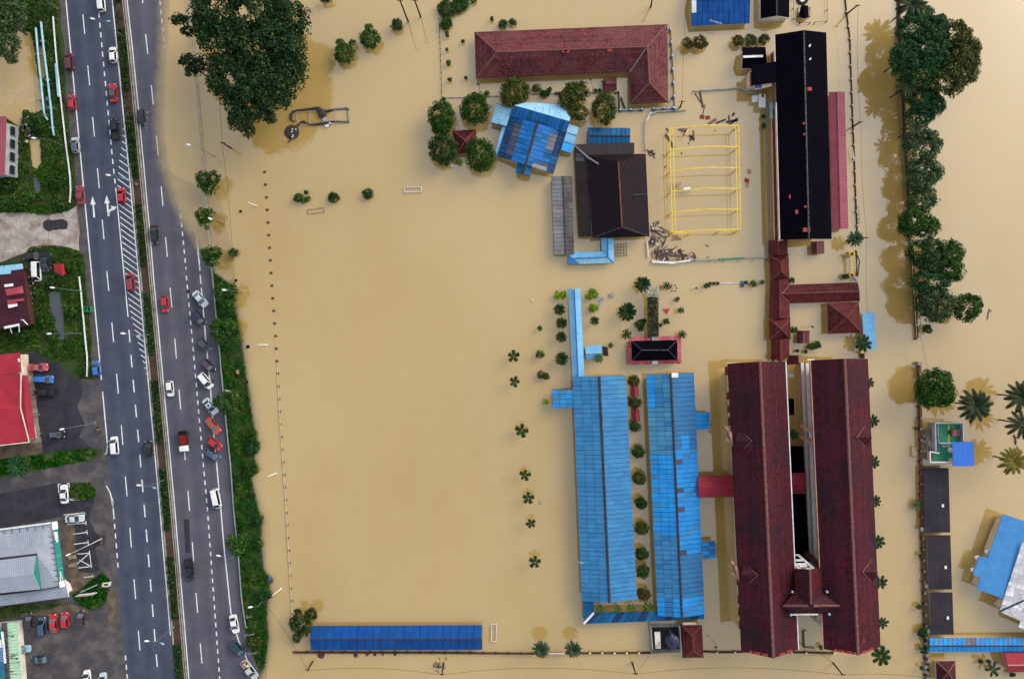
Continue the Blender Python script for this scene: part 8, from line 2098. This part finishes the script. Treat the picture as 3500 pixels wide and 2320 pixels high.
for nm,lb,cat,c_,r_,x,y,sz,mt,z in (('orange_bin','orange box beside the creeper blossoms','box',3,1,433,1085,(.55,.4,.5),'new_red_tile',.2),('stone_box','pale stone box right of the lime bushes','box',2,1,1868,1158,(1.0,1.0,.6),'concrete',.2),('blue_float','blue and grey box floating below the young palms','box',2,2,1213,1500,(.5,.7,.3),'wall_grey',.1),('floating_sheet','pale corrugated sheet floating below the round dark tree','sheet',2,0,418,1535,(1.9,.8,.1),'wall_white',.08),('white_bag','small white bag floating in the field left of the walkway','bag',2,1,1135,1205,(.4,.6,.3),'wall_white',.1),('rusty_box','rusty brown box on the green verge','box',1,2,303,300,(.55,.95,.5),'wood_pale',.5),('concrete_sump','open pale concrete box at the sixth street tree','box',1,2,222,492,(1.7,1.1,.8),'wall_white',.5),
                                       ('yellow_sign','tilted reddish board floating right of the yellow frame','board',3,1,1223,100,(1.1,.9,.12),'wall_red',.05),('pink_board','pink board drifting right of the yellow frame, just under the red one','board',3,1,1225,142,(.95,1.2,.1),'wall_pink',-.02),('float_board','pinkish board drifting at the right of the yellow frame, topmost','board',3,1,1245,20,(.9,1.2,.1),'wall_pink',-.02),('red_float','dull red board drifting above the yellow frame, left of two','board',3,0,810,1083,(1.1,.9,.1),'wall_red',.02),('red_float','dull red board drifting above the yellow frame, right of two','board',3,0,862,1088,(1.1,.9,.1),'wall_red',.02)):
 q=P(*T(c_,r_,(x,y)),z); a=random.uniform(-.3,.3)
 bx_=MB(); bx_.box((q.x,q.y,z),sz,a); bx_.box((q.x,q.y,z+sz[2]/2),(sz[0]*.8,sz[1]*.8,.06),a)
 solo(bx_,nm,MT[mt],lb,cat)
# black bins and tubs adrift
for i,(c_,r_,x,y,r) in enumerate(((1,2,398,67,.42),(1,2,387,392,.38),(1,1,331,385,.3),(1,1,288,1022,.32))):
 q=P(*T(c_,r_,(x,y)),.1); solo(MB().lathe((q.x,q.y,-.2),[(r*.8,0),(r,.3),(r,.45),(r*.8,.45),(r*.7,.2)],14),'black_tub',MT['tyre'],'black tub adrift beside the flooded verge, %s' % ('big upper one','big lower one','small top one','small one under the drowned bush')[i],'tub','black tubs adrift')
t=thing('blue_tarp','blue and grey bundle washed up on the lower verge','bundle',P(*T(1,3,(600,645)))); MB().lathe(P(*T(1,3,(600,655)),-.1),[(.9,0),(.8,.25),(.5,.4),(.1,.45)],9).build('bundle',MT['wood'],t); MB().lathe(P(*T(1,3,(600,640)),.3),[(.35,0),(.3,.15),(.05,.2)],7).build('tarp',MT['blue_paint'],t)
t=thing('green_skip','green wheeled rubbish skip by the drain guard rail','skip',P(*T(0,1,(815,1288)),LAND))
for a,b_ in (((787,1265),(845,1268)),((787,1312),(845,1312)),((787,1265),(787,1312)),((845,1266),(845,1312)),((815,1266),(815,1312))):MB().bar(P(*T(0,1,a),.9),P(*T(0,1,b_),.9),.1,1.0).build('skip_side',MT['green_floor'],t)
t=thing('junction_box','pale open box standing on the corner grass','box',P(*T(0,3,(985,690)),LAND))
for a,b_ in (((955,680),(1018,675)),((955,708),(1012,705)),((955,680),(955,708)),((1018,675),(1012,705))):MB().bar(P(*T(0,3,a),.7),P(*T(0,3,b_),.7),.2,.9).build('box_side',MT['wall_white'],t)
solo(MB().tube([P(*T(0,3,(745,765)),.8),P(*T(0,3,(900,695)),.8)],.13,6),'fallen_pole',MT['wall_grey'],'grey pole lying at the corner of the grey roofed shop','pole')
t=thing('fallen_sign','toppled white sign panels at the corner of the grey roofed shop','sign',P(*T(0,3,(790,795)),.5))
for k in range(4):MB().bar(P(*T(0,3,(690+12*k,805 - 5*k)),.6+.1*k),P(*T(0,3,(860+12*k,790 - 7*k)),.7+.1*k),.22,.06).build('panel',MT['white_gloss'] if k % 2 else MT['wall_pink'],t)
for i,(x,y,a_) in enumerate(((405,993,.25),(412,1157,.2),(438,1328,.2))):
 q=P(*T(1,3,(x,y)),1.2); t=thing('road_sign','white signboard on the lower verge, %s from the top' % ORD[i],'sign',P(*T(1,3,(x,y)),.2),'white signboards on the verge'); L_=(1.1,2.2,2.0)[i]
 MB().hexa([(q.x - L_/2,q.y - .3,1.1),(q.x+L_/2,q.y+.05,1.1),(q.x+L_/2,q.y+.25,1.5),(q.x - L_/2,q.y - .1,1.5)],[(q.x - L_/2,q.y - .3,1.2),(q.x+L_/2,q.y+.05,1.2),(q.x+L_/2,q.y+.25,1.6),(q.x - L_/2,q.y - .1,1.6)]).build('sign_panel',MT['white_gloss'],t)
 for s_ in (-1,1):MB().tube([(q.x+s_*L_*.4,q.y+.05*s_,0),(q.x+s_*L_*.4,q.y+.05*s_,1.3)],.05,6).build('sign_leg',MT['steel'],t)
# batting cage with torn net and washed-up white tank
t=thing('batting_cage','collapsed batting cage frame with torn dark net near the huge tree','cage',P(*Z(980,350,10.29,(1200,500))))
q=lambda x,y,h=.3:P(*Z(980,350,10.29,(x,y)),h)
for a,b_ in (((330,340),(2140,220)),((380,790),(2200,690)),((330,340),(380,790)),((780,300),(800,750)),((1225,270),(1260,720)),((1690,240),(1720,700)),((2140,220),(2180,690))):MB().tube([q(*a),q(*b_)],.06,6).build('frame_tube',MT['steel'],t)
for pts,w in ((((170,600),(150,480),(210,340),(400,270),(700,265),(1000,210),(1150,210)),.35),(((1100,240),(1230,330),(1250,450),(1220,560)),.9),(((1250,330),(1450,320),(1700,240),(2130,210),(2180,280)),.32),(((380,820),(480,700),(600,670),(720,730),(860,790),(1050,780),(1300,750),(1550,690),(2200,700)),.34),(((170,600),(220,680),(290,660)),.2),(((2140,220),(2180,690)),.1)):
 MB().tube([q(x+random.uniform(-12,12),y+random.uniform(-12,12),.1) for x,y in pts],[w*random.uniform(.5,1.2) for _ in pts],6).build('net',MT['pvc'],t)
MB().box(q(1340,585,.15),(.95,1.1,.12),-.6).build('grey_mat',MT['wall_grey'],t)
t=thing('net_heap','heap of purple-brown net and litter at the left end of the batting cage','heap',q(200,1050,0)); MB().lathe(q(190,1060,-.15),[(1.9,0),(1.7,.3),(1.0,.5),(.3,.55)],11).build('net',MT['pvc'],t)
for x,y in ((195,950),(180,1040),(200,1220),(320,950),(220,1160)):MB().box(q(x,y,.5),(.28,.3,.15),x).build('litter',MT['wall_white'],t)
MB().bar(q(40,1400,.2),q(300,1235,.2),.28,.2).build('plank',MT['wood'],t)
t=thing('white_tank','white plastic tank with dark lid drifting at the batting cage','tank',q(1450,790,0)); MB().hexa([q(1310,780,0),q(1390,900,0),q(1590,780,0),q(1510,680,0)],[q(1325,785,.5),q(1392,885,.5),q(1575,780,.5),q(1508,695,.5)]).build('tank_body',MT['white_gloss'],t); MB().lathe(q(1520,780,.5),[(.22,0),(.22,.06),(.05,.08)],10).build('lid',MT['black_steel'],t); MB().bar(q(1345,775,.52),q(1480,705,.52),.5,.05).build('label_panel',MT['slate'] if 'slate' in MT else MT['tank'],t)
# debris raft below the yellow frame and around the yard
rnd=random.Random(5)
K=8.45; q=lambda x,y,h=.1:P(*Z(2200,740,K,(x,y)),h)
def plank(a,b_,w,mat,label,group,h=.12,z=.08):
 solo(MB().bar(a,b_,w,h),'plank',MT[mat],label,'plank',group)
DB=[((210,380),(480,420),30),((480,420),(610,490),30),((270,420),(640,650),22),((300,400),(680,615),22),((640,650),(530,910),26),((560,960),(690,850),20),((860,940),(975,855),20),((440,300),(610,380),22),((560,400),(610,490),26),((620,380),(760,490),60),((215,250),(220,450),26),((300,170),(280,280),30),((380,180),(340,300),26),((440,150),(420,240),26),((350,140),(450,165),18),((400,900),(480,1280),26),((310,950),(400,1200),30),((200,640),(380,640),60),((200,760),(330,800),60),((450,960),(560,1010),40),((690,950),(860,940),30),((760,960),(830,1080),60),((640,1040),(880,1160),34),((600,990),(660,1160),40),((1030,940),(1160,1250),74),((980,1000),(1060,1060),60),((1110,1130),(1240,1080),30),((1110,1180),(1270,1120),50),((900,1160),(1030,1150),40),((930,1020),(920,1100),26),((1100,990),(1180,985),20),((1420,1030),(1500,1150),26),((1390,1000),(1260,1220),28),((840,545),(1000,540),20),((830,600),(1080,625),40),((800,680),(1080,655),44),((1790,815),(1880,870),18),((1820,1200),(1880,1160),20),((480,1150),(650,1050),60),((500,1240),(640,1180),50),((230,560),(260,640),50),((300,640),(340,820),40),((520,800),(600,740),50),((660,1100),(690,1280),60)]
def where(x,y):
 if y<560:return 'at the top left of the debris raft' if x<420 else 'at the top of the debris raft near the frame foot'
 if y<900:return 'at the left edge of the debris raft' if x<480 else 'floating just below the yellow frame foot'
 return 'in the corner of the debris raft' if x<560 else 'in the middle of the debris raft' if x<900 else 'in the right part of the debris raft' if x<1300 else 'at the right tip of the debris raft'
for i,(a,b_,w) in enumerate(DB):
 pale=i in (34,35,33,32,9)
 plank(q(*a,.08+.01*(i % 5)),q(*b_,.08+.01*(i % 7)),w/K*S,'wood_pale' if pale else 'wood',('pale' if pale else 'dark')+' broken timber '+where(*a),'timbers in the debris raft')
for i in range(90):
 x,y=rnd.choice(((300,700),(300,1150),(450,1100),(560,1120),(760,1060),(1080,1130),(330,330),(1400,1180),(250,720)))
 x+=rnd.gauss(0,60); y+=rnd.gauss(0,65); y=min(y,1275); x=max(x,195); a=rnd.random()*3.14; l=rnd.uniform(40,140)
 plank(q(x,y,.06+.002*i),q(x+l*math.cos(a),min(1280,y+l*math.sin(a)),.05+.002*i),rnd.uniform(.10,.34),'wood','thin dark broken stick '+where(x,y),'timbers in the debris raft',h=.07)
for nm,pts,n,mt,lb in (('wooden_pallet',((240,470),(380,715),(430,690),(300,455)),6,'wood_pale','orange-brown ladder-like pallet in the debris raft'),('wooden_board',((215,985),(270,1250),(340,1230),(270,965)),1,'wood_pale','long brown board at the corner of the debris raft'),('wooden_board',((400,880),(440,930),(500,880),(450,830)),1,'wood_pale','square pale board in the middle of the debris raft'),('wooden_board',((750,1250),(755,1275),(1010,1240),(1005,1190)),1,'wood_pale','long pale board at the bottom of the debris raft'),('wooden_board',((310,920),(340,1000),(390,990),(360,910)),1,'wood_pale','small pink board on the left of the debris raft')):
 t=thing(nm,lb,'board',q(*pts[0],0)); w=[q(*p,.25) for p in pts]
 for k in range(n):
  a,b_,c2,d_=w[0].lerp(w[1],(k+.08)/n),w[0].lerp(w[1],(k+.92)/n),w[3].lerp(w[2],(k+.92)/n),w[3].lerp(w[2],(k+.08)/n)
  qq,_=up([a,b_,c2,d_]); MB().hexa([p - Vector((0,0,.08)) for p in qq],qq).build('board',MT[mt],t)
for i,(x,y) in enumerate(((232,250),(440,250),(345,352),(275,372),(248,728),(350,797),(393,822),(595,1215),(570,1262),(245,1262),(545,535),(522,975))):
 c2=q(x,y,.2); solo(MB().lathe(c2,[(.14,0),(.2,.1),(.16,.22),(.05,.27)],8),'plastic_bottle',MT['white_gloss'] if i != 11 else MT['blue_paint'],'small white plastic bottle in the debris raft' if i != 11 else 'small blue plastic bottle in the debris raft','bottle','plastic bottles in the debris raft')
c2=q(1412,1150,.25); solo(MB().lathe(c2,[(.30,0),(.33,.2),(.25,.28),(.05,.3)],8),'red_can',MT['red_paint'],'red can at the right end of the debris raft','can'); t=thing('white_crate','white broken crate under the red can','crate',q(1380,1220,0))
for k in range(4):MB().bar(q(1305+36*k,1180+8*k,.3),q(1320+36*k,1255,.3),.12,.2).build('slat',MT['white_gloss'],t)
# loose timbers above and inside the frame
L2=[((745,865),(800,950),.18),((790,855),(820,995),.4),((840,965),(812,1075),.14),((940,1138),(1028,1105),.4),((1035,1130),(1140,1110),.55),((1060,1155),(1140,1095),.5),((1090,1070),(1110,1045),.5),((1058,1065),(1060,1110),.3),((480,1185),(500,1215),.4),((475,1245),(520,1310),.45),((520,1310),(545,1365),.5),((590,1195),(650,1215),.3),((640,1250),(660,1225),.3),((690,1250),(740,1295),.5),((700,1300),(720,1250),.45),((685,1335),(690,1315),.15),((730,1205),(735,1290),.3),((620,1410),(625,1425),.2),((450,1430),(455,1440),.15),((300,1385),(375,1430),.25),((320,1420),(365,1390),.25),((330,1440),(380,1415),.25),((310,1400),(330,1440),.2),((340,1385),(372,1465),.22),((460,1555),(480,1530),.2)]
for a,b_,w in L2:plank(P(*T(3,0,a),.1),P(*T(3,0,b_),.1),w,'wood','loose dark timber drifting around the top of the yellow frame','loose timbers around the yellow frame')
for lb,pts,n in (('orange-brown slatted pallet above the yellow frame',((860,1145),(940,1092),(950,1105),(872,1158)),5),('orange-brown slatted pallet inside the top of the yellow frame',((615,1190),(680,1195),(678,1215),(618,1210)),4)):
 t=thing('wooden_pallet',lb,'pallet',P(*T(3,0,pts[0]))); w=[P(*T(3,0,p),.2) for p in pts]
 for k in range(n):
  qq,_=up([w[0].lerp(w[1],(k+.1)/n),w[0].lerp(w[1],(k+.9)/n),w[3].lerp(w[2],(k+.9)/n),w[3].lerp(w[2],(k+.1)/n)]); MB().hexa([p - Vector((0,0,.1)) for p in qq],qq).build('slat',MT['wood_pale'],t)
 for a,b_ in ((0,1),(3,2)):MB().bar(w[a]+Vector((0,0,.03)),w[b_]+Vector((0,0,.03)),.12,.12).build('rail',MT['wood'],t)
for i,(x0,y0) in enumerate(((530,130),(622,160))):
 t=thing('wire_stand','wire stand with a pale top inside the yellow frame, %s of two' % ('left','right')[i],'stand',P(*T(3,1,(x0+40,y0+20))))
 g_=lambda x,y,h:P(*T(3,1,(x0+x,y0+y)),h)
 for a,b_ in (((0,0),(85,-12)),((0,55),(80,45)),((0,0),(0,55)),((85,-12),(80,45))):MB().tube([g_(*a,.9),g_(*b_,.9)],.05,5).build('frame_rod',MT['steel'],t)
 for a in ((0,0),(85,-12),(0,55),(80,45)):MB().tube([g_(*a,.9),Vector((g_(*a,0).x,g_(*a,0).y,-1))],.05,5).build('leg',MT['steel'],t)
 MB().hexa([g_(15,30,.9),g_(80,20,.9),g_(80,-5,.9),g_(15,5,.9)],[g_(15,30,1.0),g_(80,20,1.0),g_(80,-5,1.0),g_(15,5,1.0)]).build('top',MT['white_gloss'] if i else MT['wall_pink'],t)
# rubbish along the bottom wall and on the west bank
for i,(x,y,w,mt) in enumerate(((1075,1340,1.9,'wood'),(1165,1333,.5,'wall_white'),(1280,1335,.5,'wall_white'),(1395,1342,1.2,'tank'),(1500,1335,.9,'wood'),(1572,1336,.8,'black_steel'),(1645,1336,.6,'wood'),(1760,1335,.7,'black_steel'))):
 c2=P(*T(1,3,(x,y)),.0); mb=MB(); mb.lathe((c2.x,c2.y - .1,-.1),[(w*.5,0),(w*.45,.2),(w*.25,.32),(.05,.35)],7); solo(mb,'litter',MT[mt],'litter washed against the bottom wall, %s piece from the left' % ORD[i],'litter','litter along the bottom wall')
t=thing('branch_raft','dark tangle of drowned branches by the second utility pole','branches',P(*T(2,3,(255,1445))))
for k in range(26):a=rnd.random()*6.28; x,y=255+rnd.gauss(0,28),1440+rnd.gauss(0,22); MB().tube([P(*T(2,3,(x,y)),.05),P(*T(2,3,(x+26*math.cos(a),y+22*math.sin(a))),.12)],[.09,.03],5).build('branch',MT['pvc'],t)
t=thing('rubbish_heap','heap of pale litter on the bank beside the brown pool','heap',P(*T(0,0,(240,1200)),LAND))
for k in range(46):x,y=(235,1150) if k % 3 else (265,1240); c2=P(*T(0,0,(x+rnd.gauss(0,22),y+rnd.gauss(0,40))),LAND+.25); MB().box(c2,(rnd.uniform(.25,.7),rnd.uniform(.2,.5),.2),rnd.random()*3).build('litter',(MT['wall_white'],MT['wood_pale'],MT['wood'],MT['concrete'])[k % 4],t)
t=thing('rubbish_heap','heap of grey litter between the two blue pipes','heap',P(*T(0,0,(420,960)),LAND))
for k in range(34):c2=P(*T(0,0,(415+rnd.gauss(0,28),955+rnd.gauss(0,30))),LAND+.2); MB().box(c2,(rnd.uniform(.2,.6),rnd.uniform(.15,.4),.15),rnd.random()*3).build('litter',(MT['wood'],MT['wood_pale'],MT['wall_grey'])[k % 3],t)
t=thing('scrap_heap','heap of scrap and bicycle parts beside the maroon house','heap',P(*T(0,1,(270,1000)),LAND))
for k in range(60):x,y=rnd.choice(((255,930),(310,1075),(260,1000),(270,1200))); c2=P(*T(0,1,(x+rnd.gauss(0,20),y+rnd.gauss(0,35))),LAND+.2); MB().box(c2,(rnd.uniform(.2,.9),rnd.uniform(.1,.4),.2),rnd.random()*3).build('scrap',(MT['black_steel'],MT['steel'],MT['wood'],MT['wall_white'],MT['pole'])[k % 5],t)
t=thing('bench_row','row of dark chairs on the low fence left of the lobed olive tree','chairs',P(*T(2,0,(1375,862))))
for k in range(6):c2=P(*T(2,0,(1345+k*13,862)),.35); MB().box(c2,(.28,.55,.2)).build('seat',MT['black_steel'],t)
t=thing('grey_bench','pale jointed pipe rails at the lime bushes','rail',P(*T(2,1,(1765,1220))))
for a,b_ in (((1735,1160),(1798,1190)),((1720,1190),(1780,1205)),((1798,1190),(1745,1275)),((1790,1185),(1735,1265))):MB().bar(P(*T(2,1,a),.3),P(*T(2,1,b_),.3),.22,.15).build('rail',MT['wall_grey'],t)
for i,(x,y) in enumerate(((640,1270),(545,1190),(1085,1300),(1030,820),(1015,1178),(1500,470),(850,1460),(620,565),(1135,1425),(715,790),(930,1115),(1385,1145))):
 c2=P(*T(1,1,(x,y)),.05); solo(MB().lathe(c2,[(.08,0),(.09,.05),(.03,.07)],6),'floating_scrap',MT['wood'],'tiny dark scrap drifting in the open flood','scrap','tiny scraps drifting in the flood')
for i,(x,y) in enumerate(((565,815),(762,812),(1090,850),(620,627),(500,648),(1132,138),(768,155),(1255,1030))):
 c2=P(*T(1,2,(x,y)),.05); solo(MB().lathe(c2,[(.08,0),(.09,.05),(.03,.07)],6),'floating_scrap',MT['wood'],'tiny dark scrap drifting in the open flood','scrap','tiny scraps drifting in the flood')
for i,(x,y) in enumerate(((60,272),(783,930),(618,1062),(866,1296),(1095,1000),(392,695))):
 c2=P(*T(2,2,(x,y)),.05); solo(MB().lathe(c2,[(.08,0),(.09,.05),(.03,.07)],6),'floating_scrap',MT['wood'],'tiny dark scrap drifting in the open flood','scrap','tiny scraps drifting in the flood')
c2=P(*T(4,2,(1815,930)),.1); t=thing('driftwood','dark driftwood floating left of the golden palm','driftwood',c2)
for a,b_ in (((1800,880),(1815,930)),((1815,930),(1818,975)),((1805,900),(1850,912)),((1820,940),(1808,960))):MB().tube([P(*T(4,2,a),.1),P(*T(4,2,b_),.1)],[.2,.12],6).build('branch',MT['wood'],t)
c2=P(*T(4,1,(1565,1330)),.1); t=thing('driftwood','thin driftwood floating right of the separate green tree','driftwood',c2)
for a,b_ in (((1570,1285),(1578,1310)),((1565,1310),(1560,1360)),((1560,1360),(1552,1385)),((1575,1300),(1595,1310))):MB().tube([P(*T(4,1,a),.1),P(*T(4,1,b_),.1)],[.12,.07],6).build('branch',MT['wood'],t)
# churning foam in the brown pool (too small to count)
fm=MB()
for k in range(150):
 x=rnd.uniform(-20,370); y=(905 if k % 2 else 820)+30*math.sin(x*.02+k % 2)+rnd.gauss(0,26); a=rnd.gauss(.15,.5) if x<200 else rnd.gauss(-.4,.5); l=rnd.uniform(8,26)
 fm.tube([P(*T(0,0,(x+l*j*math.cos(a),y+l*j*math.sin(a)+rnd.gauss(0,3))),.0) for j in range(3)],[.015,rnd.uniform(.03,.09),.015],5)
tag(fm.build('foam',MT['foam']),'pale foam swirling on the brown pool at the left edge','foam',None,'stuff')
# splash of the dark car
fm=MB()
for k in range(26):
 x,y=T(0,0,(1345+rnd.gauss(6,8),1020+rnd.uniform(0,170))); fm.lathe(P(x,y,-.01),[(.11,0),(.08,.02),(.02,.03)],6)
tag(fm.build('splash',MT['foam']),'white splash thrown up by the dark car in the shallow flood','splash',None,'stuff')
